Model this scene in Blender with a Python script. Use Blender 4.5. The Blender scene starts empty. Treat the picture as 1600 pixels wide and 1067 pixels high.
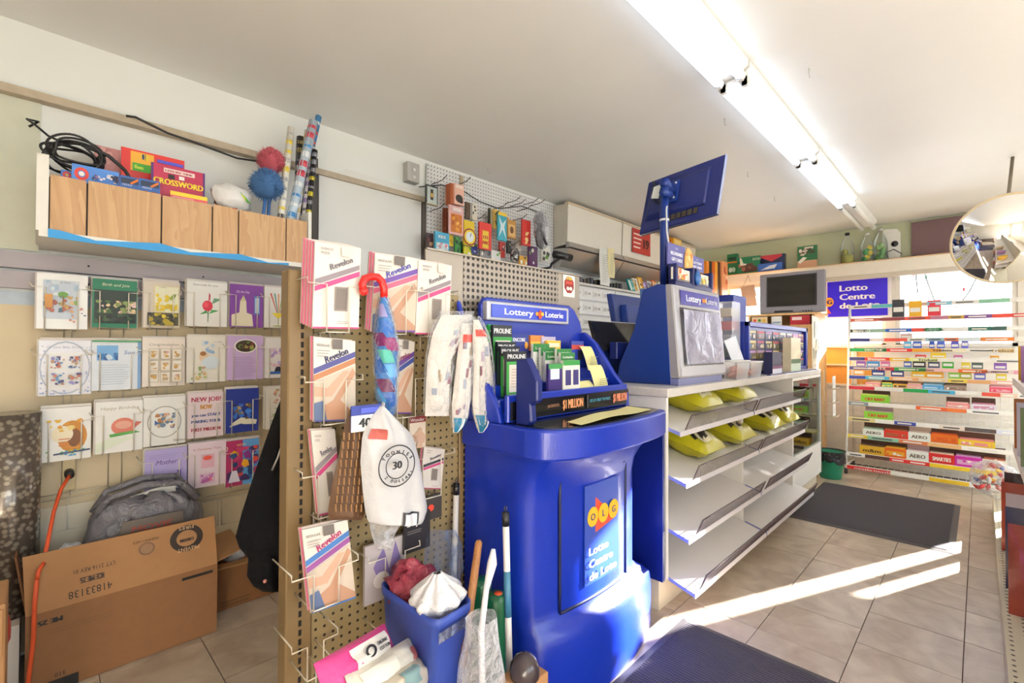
import bpy, bmesh, math, random
from mathutils import Vector, Matrix, noise
random.seed(7)
SC = bpy.context.scene
COL = SC.collection
PI = math.pi

# ---------------------------------------------------------------- camera
FPX = 735.83                      # focal length in pixels of the 1600 px wide frame
YAW, PITCH, ROLL = math.radians(44.797), math.radians(.693), math.radians(.2)
CAM = Vector((0, 0, 1.25))
_f = Vector((math.cos(YAW)*math.cos(PITCH), math.sin(YAW)*math.cos(PITCH), math.sin(PITCH)))
_r = Vector((math.sin(YAW), -math.cos(YAW), 0)); _u = _r.cross(_f)
RT = _r*math.cos(ROLL)+_u*math.sin(ROLL); UP = -_r*math.sin(ROLL)+_u*math.cos(ROLL); FW = _f
cam = bpy.data.cameras.new('camera'); cam.sensor_width = 36; cam.lens = FPX/1600*36
cam.clip_start = .02; cam.clip_end = 100
camo = bpy.data.objects.new('camera', cam); COL.objects.link(camo)
camo.matrix_world = Matrix(((RT.x, UP.x, -FW.x, CAM.x), (RT.y, UP.y, -FW.y, CAM.y), (RT.z, UP.z, -FW.z, CAM.z), (0, 0, 0, 1)))
SC.camera = camo

# ---------------------------------------------------------------- world, sun, exposure
SC.view_settings.view_transform = 'Standard'; SC.view_settings.look = 'None'
SC.view_settings.gamma = 1; SC.view_settings.use_curve_mapping = False
SC.view_settings.exposure = 0.0
w = bpy.data.worlds.new('sky'); SC.world = w; w.use_nodes = True
_bg = w.node_tree.nodes['Background']; _bg.inputs[0].default_value = (.84, .935, 1, 1); _bg.inputs[1].default_value = 7.0
_sun = bpy.data.lights.new('sun', 'SUN'); _sun.energy = 100; _sun.angle = math.radians(.6); _sun.color = (1, .96, .9)
SUNDIR = Vector((-.918, .396, -math.tan(math.radians(19)))).normalized()   # the way the sunlight travels
_so = bpy.data.objects.new('sun', _sun); COL.objects.link(_so); _so.location = (8, -3, 4)
_so.rotation_euler = SUNDIR.to_track_quat('-Z', 'Y').to_euler()
try:
    SC.cycles.max_bounces = 8; SC.cycles.diffuse_bounces = 4; SC.cycles.transparent_max_bounces = 16
    SC.cycles.sample_clamp_indirect = 6; SC.cycles.caustics_reflective = False; SC.cycles.caustics_refractive = False
except Exception: pass

# ---------------------------------------------------------------- survey: a sighted direction met with a known plane
def ray(x, y): return FW+RT*((x-800)/FPX)-UP*((y-533.5)/FPX)
def at(x, y, axis, v):
    d = ray(x, y); k = 'XYZ'.index(axis); return CAM+d*((v-CAM[k])/d[k])
def rY(x0, y0, x1, y1, Y):        # a rectangle facing the aisle, on the plane Y: X0, X1, Z0, Z1
    xm = (x0+x1)/2
    return at(x0, (y0+y1)/2, 'Y', Y).x, at(x1, (y0+y1)/2, 'Y', Y).x, at(xm, y1, 'Y', Y).z, at(xm, y0, 'Y', Y).z
def rX(x0, y0, x1, y1, X):        # a rectangle on the plane X: Y of its near side, Y of its far side, Z0, Z1
    xm = (x0+x1)/2
    return at(x0, (y0+y1)/2, 'X', X).y, at(x1, (y0+y1)/2, 'X', X).y, at(xm, y1, 'X', X).z, at(xm, y0, 'X', X).z

# ---------------------------------------------------------------- materials
def lin(c): return c/12.92 if c <= .04045 else ((c+.055)/1.055)**2.4
def hexc(h):
    h = h.lstrip('#'); return tuple(lin(int(h[i:i+2], 16)/255) for i in (0, 2, 4))
MATS = {}
def mat(col, rough=.5, metal=0, var=.06, scale=18, bump=0, bscale=60, emit=0, alpha=1, spec=.5, trans=0, coat=0):
    """A node material: a colour broken up by noise, with an optional fine relief."""
    key = (col, rough, metal, var, scale, bump, bscale, emit, alpha, spec, trans, coat)
    if key in MATS: return MATS[key]
    m = bpy.data.materials.new('m_'+col.strip('#')); m.use_nodes = True
    n = m.node_tree.nodes; l = m.node_tree.links; b = n['Principled BSDF']
    c = hexc(col)
    b.inputs['Roughness'].default_value = rough; b.inputs['Metallic'].default_value = metal
    b.inputs['Specular IOR Level'].default_value = spec
    if var > 0:
        tc = n.new('ShaderNodeTexCoord'); nz = n.new('ShaderNodeTexNoise'); nz.inputs['Scale'].default_value = scale; nz.inputs['Detail'].default_value = 4
        l.new(tc.outputs['Object'], nz.inputs['Vector'])
        mx = n.new('ShaderNodeMix'); mx.data_type = 'RGBA'
        mx.inputs[6].default_value = tuple(max(0, x*(1-var)) for x in c)+(1,)
        mx.inputs[7].default_value = tuple(min(1, x*(1+var)) for x in c)+(1,)
        l.new(nz.outputs['Fac'], mx.inputs[0]); l.new(mx.outputs[2], b.inputs['Base Color'])
    else: b.inputs['Base Color'].default_value = c+(1,)
    if bump:
        tc2 = n.new('ShaderNodeTexCoord'); nb = n.new('ShaderNodeTexNoise'); nb.inputs['Scale'].default_value = bscale; nb.inputs['Detail'].default_value = 3
        l.new(tc2.outputs['Object'], nb.inputs['Vector'])
        bp = n.new('ShaderNodeBump'); bp.inputs['Strength'].default_value = bump; bp.inputs['Distance'].default_value = .01
        l.new(nb.outputs['Fac'], bp.inputs['Height']); l.new(bp.outputs['Normal'], b.inputs['Normal'])
    if emit:
        b.inputs['Emission Color'].default_value = c+(1,); b.inputs['Emission Strength'].default_value = emit
    if alpha < 1: b.inputs['Alpha'].default_value = alpha
    if trans: b.inputs['Transmission Weight'].default_value = trans
    if coat: b.inputs['Coat Weight'].default_value = coat; b.inputs['Coat Roughness'].default_value = .08
    MATS[key] = m; return m
def nodes_of(name):
    m = bpy.data.materials.new(name); m.use_nodes = True
    return m, m.node_tree.nodes, m.node_tree.links, m.node_tree.nodes['Principled BSDF']
def glass_mat(name, col=(1, 1, 1), alpha=.12, rough=.03, milky=False):
    m, n, l, b = nodes_of(name)
    if milky: b.inputs['Base Color'].default_value = col+(1,); b.inputs['Roughness'].default_value = rough
    else: b = n.new('ShaderNodeBsdfGlossy'); b.inputs['Color'].default_value = col+(1,); b.inputs['Roughness'].default_value = rough
    t = n.new('ShaderNodeBsdfTransparent'); mx = n.new('ShaderNodeMixShader')
    fr = n.new('ShaderNodeFresnel'); fr.inputs[0].default_value = 1.45
    ad = n.new('ShaderNodeMath'); ad.inputs[1].default_value = alpha; ad.use_clamp = True
    l.new(fr.outputs[0], ad.inputs[0]); l.new(ad.outputs[0], mx.inputs[0])
    l.new(t.outputs[0], mx.inputs[1]); l.new(b.outputs[0], mx.inputs[2])
    l.new(mx.outputs[0], n['Material Output'].inputs[0]); return m
def crinkle_mat(name, col, alpha, scale=30, strength=.9, rough=.12):
    """Thin crumpled film: partly see-through, glossy, creased by its relief."""
    m, n, l, b = nodes_of(name)
    b.inputs['Base Color'].default_value = hexc(col)+(1,); b.inputs['Roughness'].default_value = rough
    tc = n.new('ShaderNodeTexCoord'); nb = n.new('ShaderNodeTexNoise'); nb.inputs['Scale'].default_value = scale; nb.inputs['Detail'].default_value = 4; nb.inputs['Distortion'].default_value = 1.2
    l.new(tc.outputs['Object'], nb.inputs['Vector'])
    bp = n.new('ShaderNodeBump'); bp.inputs['Strength'].default_value = strength; bp.inputs['Distance'].default_value = .02
    l.new(nb.outputs['Fac'], bp.inputs['Height']); l.new(bp.outputs['Normal'], b.inputs['Normal'])
    if alpha < 1:
        t = n.new('ShaderNodeBsdfTransparent'); mx = n.new('ShaderNodeMixShader')
        fr = n.new('ShaderNodeLayerWeight'); fr.inputs[0].default_value = .35; l.new(bp.outputs['Normal'], fr.inputs['Normal'])
        ad = n.new('ShaderNodeMath'); ad.inputs[1].default_value = alpha; ad.use_clamp = True
        l.new(fr.outputs['Facing'], ad.inputs[0]); l.new(ad.outputs[0], mx.inputs[0])
        l.new(t.outputs[0], mx.inputs[1]); l.new(b.outputs[0], mx.inputs[2]); l.new(mx.outputs[0], n['Material Output'].inputs[0])
    return m
def math_node(n, l, op, a, b=None):
    k = n.new('ShaderNodeMath'); k.operation = op
    for i, v in enumerate((a, b)):
        if v is None: continue
        if hasattr(v, 'is_linked') or hasattr(v, 'links'): l.new(v, k.inputs[i])
        else: k.inputs[i].default_value = v
    return k.outputs[0]
def hole_mat(name, col, pitch, rad, axes, hole='#1c1612', rough=.55, metal=0):
    """A sheet punched with a square grid of small round holes."""
    m, n, l, b = nodes_of(name)
    tc = n.new('ShaderNodeTexCoord'); sp = n.new('ShaderNodeSeparateXYZ'); l.new(tc.outputs['Object'], sp.inputs[0])
    d = []
    for ax in axes:
        v = math_node(n, l, 'DIVIDE', sp.outputs['XYZ'.index(ax)], pitch)
        v = math_node(n, l, 'SUBTRACT', math_node(n, l, 'FRACT', v), .5)
        d.append(math_node(n, l, 'MULTIPLY', v, v))
    r = math_node(n, l, 'SQRT', math_node(n, l, 'ADD', d[0], d[1]))
    inside = math_node(n, l, 'LESS_THAN', r, rad/pitch)
    nz = n.new('ShaderNodeTexNoise'); nz.inputs['Scale'].default_value = 6; l.new(tc.outputs['Object'], nz.inputs['Vector'])
    c = hexc(col)
    m0 = n.new('ShaderNodeMix'); m0.data_type = 'RGBA'; l.new(nz.outputs['Fac'], m0.inputs[0])
    m0.inputs[6].default_value = tuple(x*.86 for x in c)+(1,); m0.inputs[7].default_value = tuple(min(1, x*1.1) for x in c)+(1,)
    m1 = n.new('ShaderNodeMix'); m1.data_type = 'RGBA'; l.new(inside, m1.inputs[0]); l.new(m0.outputs[2], m1.inputs[6]); m1.inputs[7].default_value = hexc(hole)+(1,)
    l.new(m1.outputs[2], b.inputs['Base Color']); b.inputs['Roughness'].default_value = rough; b.inputs['Metallic'].default_value = metal
    return m
def wood_mat(name, c0, c1, axis='Z', scale=9):
    m, n, l, b = nodes_of(name)
    tc = n.new('ShaderNodeTexCoord'); mp = n.new('ShaderNodeMapping'); s = [1.0, 1.0, 1.0]; s['XYZ'.index(axis)] = .18
    mp.inputs['Scale'].default_value = s
    oi = n.new('ShaderNodeObjectInfo'); va = n.new('ShaderNodeVectorMath'); va.operation = 'ADD'
    l.new(tc.outputs['Object'], va.inputs[0]); l.new(oi.outputs['Random'], va.inputs[1]); l.new(va.outputs[0], mp.inputs[0])
    nz = n.new('ShaderNodeTexNoise'); nz.inputs['Scale'].default_value = scale; nz.inputs['Detail'].default_value = 6; nz.inputs['Distortion'].default_value = 1.5
    l.new(mp.outputs[0], nz.inputs['Vector'])
    wv = n.new('ShaderNodeMath'); wv.operation = 'MULTIPLY'; l.new(nz.outputs['Fac'], wv.inputs[0]); wv.inputs[1].default_value = 9
    fr = math_node(n, l, 'FRACT', wv.outputs[0])
    rp = n.new('ShaderNodeMix'); rp.data_type = 'RGBA'; l.new(fr, rp.inputs[0]); rp.inputs[6].default_value = hexc(c0)+(1,); rp.inputs[7].default_value = hexc(c1)+(1,)
    l.new(rp.outputs[2], b.inputs['Base Color']); b.inputs['Roughness'].default_value = .45
    return m

# ---------------------------------------------------------------- mesh building
OFF = {}
TEXT = {}
def text_geo(s):
    """Outline of a word in the built-in face: 2D points, faces, width (cap height about .7)."""
    if s in TEXT: return TEXT[s]
    cu = bpy.data.curves.new('t', 'FONT'); cu.body = s; cu.resolution_u = 2; cu.fill_mode = 'FRONT'
    ob = bpy.data.objects.new('t', cu); me = bpy.data.meshes.new_from_object(ob)
    v = [(p.co.x, p.co.y) for p in me.vertices]; f = [tuple(p.vertices) for p in me.polygons]
    bpy.data.objects.remove(ob); bpy.data.curves.remove(cu); bpy.data.meshes.remove(me)
    xs = [p[0] for p in v] or [0]; x0 = min(xs)
    TEXT[s] = ([(p[0]-x0, p[1]) for p in v], f, max(xs)-x0); return TEXT[s]
class MB:
    def __init__(s, m=None): s.v = []; s.f = []; s.mi = []; s.sm = []; s.ms = []; s.cur = m; s.T = None
    def _m(s, m):
        m = m or s.cur
        if isinstance(m, str): m = mat(m)
        if m not in s.ms: s.ms.append(m)
        return s.ms.index(m)
    def add(s, vs, fs, m=None, smooth=False):
        o = len(s.v); k = s._m(m)
        if s.T: vs = [s.T @ Vector(p) for p in vs]
        s.v += [tuple(p) for p in vs]
        for f in fs: s.f.append(tuple(i+o for i in f)); s.mi.append(k); s.sm.append(smooth)
        return s
    def box(s, x0, y0, z0, x1, y1, z1, m=None):
        if x0 > x1: x0, x1 = x1, x0
        if y0 > y1: y0, y1 = y1, y0
        if z0 > z1: z0, z1 = z1, z0
        v = [(x0, y0, z0), (x1, y0, z0), (x1, y1, z0), (x0, y1, z0), (x0, y0, z1), (x1, y0, z1), (x1, y1, z1), (x0, y1, z1)]
        return s.add(v, [(0, 3, 2, 1), (4, 5, 6, 7), (0, 1, 5, 4), (1, 2, 6, 5), (2, 3, 7, 6), (3, 0, 4, 7)], m)
    def hexa(s, p, m=None):       # eight corners: bottom loop, top loop
        return s.add(p, [(0, 3, 2, 1), (4, 5, 6, 7), (0, 1, 5, 4), (1, 2, 6, 5), (2, 3, 7, 6), (3, 0, 4, 7)], m)
    def prism(s, poly, a0, a1, axis='Y', m=None):   # polygon in the other two axes, swept along axis
        def P(u, w, a): return {'X': (a, u, w), 'Y': (u, a, w), 'Z': (u, w, a)}[axis]
        n = len(poly); v = [P(u, w, a0) for u, w in poly]+[P(u, w, a1) for u, w in poly]
        f = [tuple(range(n))[::-1], tuple(range(n, 2*n))]+[(i, (i+1) % n, n+(i+1) % n, n+i) for i in range(n)]
        return s.add(v, f, m)
    def tube(s, pts, r, n=6, m=None, smooth=True, closed=False):
        pts = [Vector(p) for p in pts]; N = len(pts); v = []; f = []
        rs = r if isinstance(r, (list, tuple)) else [r]*N
        up = None
        for i, p in enumerate(pts):
            a = pts[i-1] if i else (pts[-1] if closed else p); b = pts[(i+1) % N] if (i < N-1 or closed) else p
            t = (b-a)
            t = t.normalized() if t.length > 1e-9 else Vector((0, 0, 1))
            if up is None: up = Vector((0, 0, 1)) if abs(t.z) < .9 else Vector((1, 0, 0))
            x = t.cross(up)
            x = x.normalized() if x.length > 1e-6 else Vector((1, 0, 0))
            y = x.cross(t).normalized(); up = y
            for k in range(n):
                q = 2*PI*k/n; v.append(p+x*(math.cos(q)*rs[i])+y*(math.sin(q)*rs[i]))
        M = N if closed else N-1
        for i in range(M):
            j = (i+1) % N
            for k in range(n): f.append((i*n+k, i*n+(k+1) % n, j*n+(k+1) % n, j*n+k))
        if not closed: f += [tuple(range(n))[::-1], tuple((N-1)*n+k for k in range(n))]
        return s.add(v, f, m, smooth)
    def lathe(s, prof, c=(0, 0, 0), n=16, m=None, smooth=True, sx=1, sy=1):
        v = []; f = []
        for r, z in prof:
            for k in range(n): q = 2*PI*k/n; v.append((c[0]+r*sx*math.cos(q), c[1]+r*sy*math.sin(q), c[2]+z))
        for i in range(len(prof)-1):
            for k in range(n): f.append((i*n+k, i*n+(k+1) % n, (i+1)*n+(k+1) % n, (i+1)*n+k))
        f += [tuple(range(n))[::-1], tuple((len(prof)-1)*n+k for k in range(n))]
        return s.add(v, f, m, smooth)
    def ball(s, c, r, n=10, k=6, m=None, wob=0, seed=0):
        rx, ry, rz = r if isinstance(r, (list, tuple)) else (r, r, r); v = []; f = []
        for i in range(k+1):
            a = PI*i/k
            for j in range(n):
                q = 2*PI*j/n; d = Vector((math.sin(a)*math.cos(q), math.sin(a)*math.sin(q), math.cos(a)))
                e = 1+(wob*noise.noise(d*2.3+Vector((seed, seed*.7, 0))) if wob else 0)
                v.append((c[0]+d.x*rx*e, c[1]+d.y*ry*e, c[2]+d.z*rz*e))
        for i in range(k):
            for j in range(n): f.append((i*n+j, (i+1)*n+j, (i+1)*n+(j+1) % n, i*n+(j+1) % n))
        return s.add(v, f, m, True)
    def grid(s, fn, nu, nv, m=None, smooth=True, wrap=False):
        v = [fn(i/nu, j/nv) for i in range(nu+(0 if wrap else 1)) for j in range(nv+1)]; f = []; R = nu if wrap else nu+1
        for i in range(nu):
            for j in range(nv): a = i*(nv+1)+j; b = ((i+1) % R)*(nv+1)+j; f.append((a, b, b+1, a+1))
        return s.add(v, f, m, smooth)
    # ---- flat print on a face: O origin, U to the right, V up, lifted off by e
    def face(s, O, U, V, e=.0006):
        s.O, s.U, s.V = Vector(O), Vector(U), Vector(V); s.N = s.U.cross(s.V).normalized(); s.e = e; s.k = 0; return s
    def _p(s, x, y, k): return s.O+s.U*x+s.V*y+s.N*(s.e*k)
    def poly(s, pts, m):
        s.k += 1; return s.add([s._p(x, y, s.k) for x, y in pts], [tuple(range(len(pts)))], m)
    def rect(s, x0, y0, x1, y1, m): return s.poly([(x0, y0), (x1, y0), (x1, y1), (x0, y1)], m)
    def disc(s, x, y, rx, ry, m, n=14): return s.poly([(x+rx*math.cos(2*PI*i/n), y+ry*math.sin(2*PI*i/n)) for i in range(n)], m)
    def ring(s, x, y, r0, r1, m, asp=1, n=20):
        s.k += 1; v = []
        for i in range(n):
            c, d = math.cos(2*PI*i/n), math.sin(2*PI*i/n); v += [s._p(x+r0*c, y+r0*d*asp, s.k), s._p(x+r1*c, y+r1*d*asp, s.k)]
        return s.add(v, [(2*i, 2*i+1, (2*i+3) % (2*n), (2*i+2) % (2*n)) for i in range(n)], m)
    def words(s, t, x, y, h, m, w=None, align='l', slant=0, rot=0, bold=0):
        """Lettering: cap height h in face units of V; w squeezes it to a width in units of U."""
        v, f, W = text_geo(t); s.k += 1
        lu, lv = s.U.length, s.V.length; sy = h/.7; sx = sy*lv/lu
        if w: sx = w/max(W, 1e-6)
        x0 = x-(W*sx/2 if align == 'c' else W*sx if align == 'r' else 0); cr, sr = math.cos(rot), math.sin(rot)
        for dx in ((0,) if not bold else (-bold, 0, bold)):
            q = []
            for a, b in v:
                X, Y = a*sx+b*sx*slant, b*sy; X, Y = X*cr-Y*sr*lv/lu, X*sr*lu/lv+Y*cr
                q.append(s._p(x0+X+dx, y+Y, s.k+abs(dx)*0))
            s.add(q, f, m)
            s.k += .2 if bold else 0
        return s
    def blots(s, x0, y0, x1, y1, cols, n, r, seed=0):    # loose dabs of colour, as in a printed picture
        R = random.Random(seed)
        for i in range(n):
            x, y = R.uniform(x0, x1), R.uniform(y0, y1); a = R.uniform(.5, 1.1)*r; k = R.randint(5, 7); o = R.random()*6
            s.poly([(min(x1, max(x0, x+a*R.uniform(.6, 1.2)*math.cos(o+2*PI*j/k))), min(y1, max(y0, y+a*R.uniform(.6, 1.2)*math.sin(o+2*PI*j/k)*s.U.length/s.V.length))) for j in range(k)], R.choice(cols))
        return s
    def lines(s, x0, y0, x1, y1, n, m, th=.25, seed=0, ragged=.3):  # rows of print too small to read
        R = random.Random(seed); d = (y1-y0)/n
        for i in range(n): s.rect(x0, y0+i*d, x1-(x1-x0)*ragged*R.random(), y0+i*d+d*th, m)
        return s
    def build(s, name, parent=None, bevel=0, local=False, sub=0, seg=1):
        if parent is not None and not local: o = OFF.get(parent.name, Vector())
        else: o = Vector()
        me = bpy.data.meshes.new(name); me.from_pydata([(p[0]-o.x, p[1]-o.y, p[2]-o.z) for p in s.v], [], s.f)
        for m in s.ms: me.materials.append(m)
        me.polygons.foreach_set('material_index', s.mi); me.polygons.foreach_set('use_smooth', s.sm); me.validate(); me.update()
        ob = bpy.data.objects.new(name, me); COL.objects.link(ob)
        if parent is not None: ob.parent = parent; OFF[ob.name] = o
        if bevel:
            b = ob.modifiers.new('b', 'BEVEL'); b.width = bevel; b.segments = seg; b.limit_method = 'ANGLE'; b.angle_limit = .7
        if sub: b = ob.modifiers.new('s', 'SUBSURF'); b.levels = sub; b.render_levels = sub
        return ob
def tag(o, label=None, cat=None, group=None, kind=None):
    if label: o['label'] = label
    if cat: o['category'] = cat
    if group: o['group'] = group
    if kind: o['kind'] = kind
    return o
def thing(name, label, cat, loc=(0, 0, 0), group=None, rz=0):
    o = bpy.data.objects.new(name, None); o.empty_display_size = .05; COL.objects.link(o); o.location = loc; o.rotation_euler = (0, 0, rz)
    OFF[o.name] = Vector(loc); return tag(o, label, cat, group)
def struct(mb, name, parent=None, bevel=0):
    o = mb.build(name, parent, bevel)
    if parent is None: o['kind'] = 'structure'
    return o
def dup(o, loc=None, rz=None, label=None, parent=None, matrix=None):
    c = o.copy(); COL.objects.link(c); c.parent = parent
    if loc is not None: c.location = loc
    if rz is not None: c.rotation_euler = (0, 0, rz)
    if matrix is not None: c.matrix_world = matrix
    if label: c['label'] = label
    for ch in list(o.children): dup(ch, parent=c)
    return c
def pillow(mb, w, h, t, m, O=(0, 0, 0), U=(1, 0, 0), V=(0, 0, 1), nu=10, nv=12, wr=.15, seed=0, seal=.05, mb_back=True, ex=.45):
    """A filled soft bag: two bulging sheets with a flat seal at the ends."""
    O, U, V = Vector(O), Vector(U).normalized(), Vector(V).normalized(); N = U.cross(V)
    for sgn in ((1, -1) if mb_back else (1,)):
        def fn(a, b):
            e = max(0, math.sin(PI*a))**ex*max(0, math.sin(PI*min(1, max(0, (b-seal)/(1-2*seal)))))**(ex+.1)
            q = noise.noise(Vector((a*4+seed, b*5, sgn*3+seed)))*wr
            pinch = 1-.06*math.sin(PI*b)**2*0
            return O+U*((a-.5)*w*(1-.05*e)*pinch)+V*(b*h)+N*(sgn*t/2*(e*(1+q*1.6)+.01))
        mb.grid(fn, nu, nv, m)
    return mb
WHITE = lambda: mat('#f2efe8', .5)
# ================================================================ THE SETTING
YL, XE, CEIL, YR, XB = 2.75, 6.3, 2.56, -2.6, -1.6
# ---- floor: a screed and vinyl tiles laid on it
struct(MB(mat('#5b4a3e', .8)).box(XB, YR, -.06, XE, YL, -.006), 'floor')
def tile_mat():
    m, n, l, b = nodes_of('floor_tile')
    tc = n.new('ShaderNodeTexCoord'); oi = n.new('ShaderNodeObjectInfo'); va = n.new('ShaderNodeVectorMath'); va.operation = 'MULTIPLY_ADD'
    l.new(oi.outputs['Random'], va.inputs[0]); va.inputs[1].default_value = (9, 9, 9); l.new(tc.outputs['Object'], va.inputs[2])
    nz = n.new('ShaderNodeTexNoise'); nz.inputs['Scale'].default_value = 7; nz.inputs['Detail'].default_value = 7; nz.inputs['Distortion'].default_value = .8; l.new(va.outputs[0], nz.inputs['Vector'])
    r = n.new('ShaderNodeValToRGB'); e = r.color_ramp.elements
    e[0].position = .25; e[0].color = hexc('#a68f78')+(1,); e[1].position = .72; e[1].color = hexc('#cdbca5')+(1,); l.new(nz.outputs['Fac'], r.inputs[0])
    hs = n.new('ShaderNodeHueSaturation'); hs.inputs['Saturation'].default_value = .85; l.new(r.outputs[0], hs.inputs['Color'])
    v = math_node(n, l, 'MULTIPLY_ADD', oi.outputs['Random'], .12); v.node.inputs[2].default_value = .94; l.new(v, hs.inputs['Value'])
    l.new(hs.outputs[0], b.inputs['Base Color']); b.inputs['Roughness'].default_value = .3
    n2 = n.new('ShaderNodeTexNoise'); n2.inputs['Scale'].default_value = 4; l.new(va.outputs[0], n2.inputs['Vector'])
    bp = n.new('ShaderNodeBump'); bp.inputs['Strength'].default_value = .12; bp.inputs['Distance'].default_value = .02; l.new(n2.outputs['Fac'], bp.inputs['Height']); l.new(bp.outputs[0], b.inputs['Normal'])
    return m
TILE = .3275
_fl = bpy.data.objects['floor']
_t = MB(tile_mat()); _h = TILE/2-.0016
_t.box(-_h, -_h, -.006, _h, _h, 0)
_tm = _t.build('floor_tile', _fl, local=True); _first = True
_cnt = 0
for j in range(-3, 9):
    yy = .054+TILE*(j+.5)
    if yy-TILE/2 > YL-.05: continue
    sh = .13 if j in (1, 2) else 0
    for i in range(-2, 20):
        xx = .506+sh+TILE*(i-1+.5)
        if xx > XE-.1: continue
        p = camo.matrix_world.inverted() @ Vector((xx, yy, 0))
        if p.z > -.3 or abs(p.x/p.z) > 1.5: continue
        if yy < -.5: continue
        if _first: o = _tm; _first = False
        else: o = _tm.copy(); COL.objects.link(o); o.parent = _fl
        o.location = (xx, yy, random.uniform(-.0006, .0006)); o.rotation_euler = (random.uniform(-.002, .002), random.uniform(-.002, .002), 0)
        _cnt += 1
struct(MB(mat('#b5a794', .35, scale=5)).box(XB, YR, -.006, XE, -.5, -.001), 'floor')
# ---- ceiling and walls
struct(MB(mat('#7d7c78', .9, scale=2)).box(-30, -30, -.2, 40, 30, -.1), 'floor')      # unseen pavement outside, added to cut sky light from below
CEILM = mat('#f2f2f0', .45, var=.03, scale=3, bump=.05, bscale=4)
struct(MB(CEILM).box(XB-.1, YR-.1, CEIL, XE+.1, YL+.1, CEIL+.1), 'ceiling')
WALLU = mat('#eceeea', .5, var=.03, scale=3); GREEN = mat('#cdd3b4', .55, var=.05, scale=4)
struct(MB(WALLU).box(XB, YL, -.06, XE+.1, YL+.1, CEIL), 'wall_left')
wb = MB(mat('#e6e1d6', .6)); wb.box(XB-.1, YR, -.06, XB, YL, CEIL); struct(wb, 'wall_back')
# the street side behind the viewer: a plain wall with two shop windows
wr = MB(mat('#e9e4d8', .6))
wr.box(XB, YR-.1, -.06, XE, YR, .75); wr.box(XB, YR-.1, 2.2, XE, YR, CEIL)
for a, b_ in ((XB, -.9), (1.1, 1.5), (3.5, 3.9), (5.9, XE)): wr.box(a, YR-.1, .75, b_, YR, 2.2)
struct(wr, 'wall_right')
# ---- end wall: window band under a boxed ledge, unseen slits added further along to shape the sunlight
we = MB(GREEN)
T = XE+.12
we.box(XE, 2.32, -.06, T, YL, CEIL)                      # corner pier
we.box(XE, -.35, 2.05, T, 2.32, CEIL)                 # above the windows
ORANGE = mat('#e2a54e', .5); CREAM = mat('#f6f1e6', .5)
we.box(XE, .8, .86, T, 2.32, 1.27, ORANGE); we.box(XE, -.35, .86, T, .8, 1.27, CREAM); we.box(XE, -.35, -.06, T, 2.32, .86, CREAM)
for a, b_ in ((-.35, -.25), (.62, .70), (1.27, 1.33)): we.box(XE, a, 1.27, T, b_, 2.05, mat('#d8d2c6', .5))
# beyond the frame: unseen piers, their openings invented to cut the sun into bands
we.box(XE, -.8, -.06, T, -.35, CEIL, CREAM); we.box(XE, -.985, -.06, T, -.945, 1.75, CREAM)
we.box(XE, YR, -.06, T, -1.1, CEIL, CREAM)
we.box(XE, -.945, -.06, T, -.8, .25, CREAM); we.box(XE, -1.1, 2.35, T, -.8, CEIL, CREAM)
we.box(XE, -1.1, -.06, T, -.985, .85, CREAM); we.box(XE, -1.1, 1.3, T, -.985, 1.75, CREAM)
struct(we, 'wall_end')
tb = MB(mat('#f4efe4', .45)); tb.box(6.27, .9, .835, 6.3, 2.3, .86); tb.box(6.27, .95, .84, 6.3, 1.0, 1.27); tb.box(6.27, .2, 1.255, 6.3, 2.3, 1.29); tb.box(6.275, .2, 1.06, 6.3, 1.35, 1.075)
struct(tb, 'trim_1')
PANE = glass_mat('window_pane', alpha=.03)
SASH = mat('#e8e4da', .4)
for k, (a, b_) in enumerate(((-.25, .62), (.70, 1.27), (1.33, 2.32))):
    f = MB(SASH)
    f.box(6.32, a, 1.27, 6.37, a+.035, 2.05); f.box(6.32, b_-.035, 1.27, 6.37, b_, 2.05)
    f.box(6.32, a, 1.27, 6.37, b_, 1.305); f.box(6.32, a, 2.015, 6.37, b_, 2.05)
    if k == 2: f.box(6.32, 1.8, 1.27, 6.37, 1.84, 2.05)
    wo = struct(f, 'window_%d' % (k+1)); MB(PANE).box(6.34, a+.03, 1.3, 6.345, b_-.03, 2.02).build('pane', wo)
    MB(mat('#d9d5cc', .5)).box(6.2, a, 1.262, 6.32, b_, 1.275).build('sill', wo)
# pale roller shutter behind the right-hand window, punched with rows of slots
sh = hole_mat('shutter_punched', '#f1f1f4', .045, .009, 'YZ', '#8f93a2')
_n, _l = sh.node_tree.nodes, sh.node_tree.links; _tr = _n.new('ShaderNodeBsdfTranslucent'); _mx = _n.new('ShaderNodeMixShader'); _mx.inputs[0].default_value = .75   # thin pale plastic lets daylight through
_l.new(_n['Principled BSDF'].inputs['Base Color'].links[0].from_socket, _tr.inputs[0]); _l.new(_n['Principled BSDF'].outputs[0], _mx.inputs[1]); _l.new(_tr.outputs[0], _mx.inputs[2]); _l.new(_mx.outputs[0], _n['Material Output'].inputs[0])
s = bpy.data.objects['window_1']
for i in range(8): MB(sh).box(6.39, -.25, 1.2705+i*.0965, 6.396, .62, 1.2705+i*.0965+.093).build('shutter_slat', s)
# boxed ledge over the windows
lg = MB(mat('#efe9dc', .45)); lg.box(6.1, -.4, 2.03, 6.299, 2.74, 2.155)
lo = struct(lg, 'trim_2'); MB(mat('#d9b98c', .5)).box(6.085, -.4, 2.155, 6.299, 2.74, 2.163).build('ledge_board', lo)
MB(mat('#cfc6b6', .5)).box(6.11, -.4, 1.985, 6.2, 2.74, 2.03).build('valance', lo)
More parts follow.
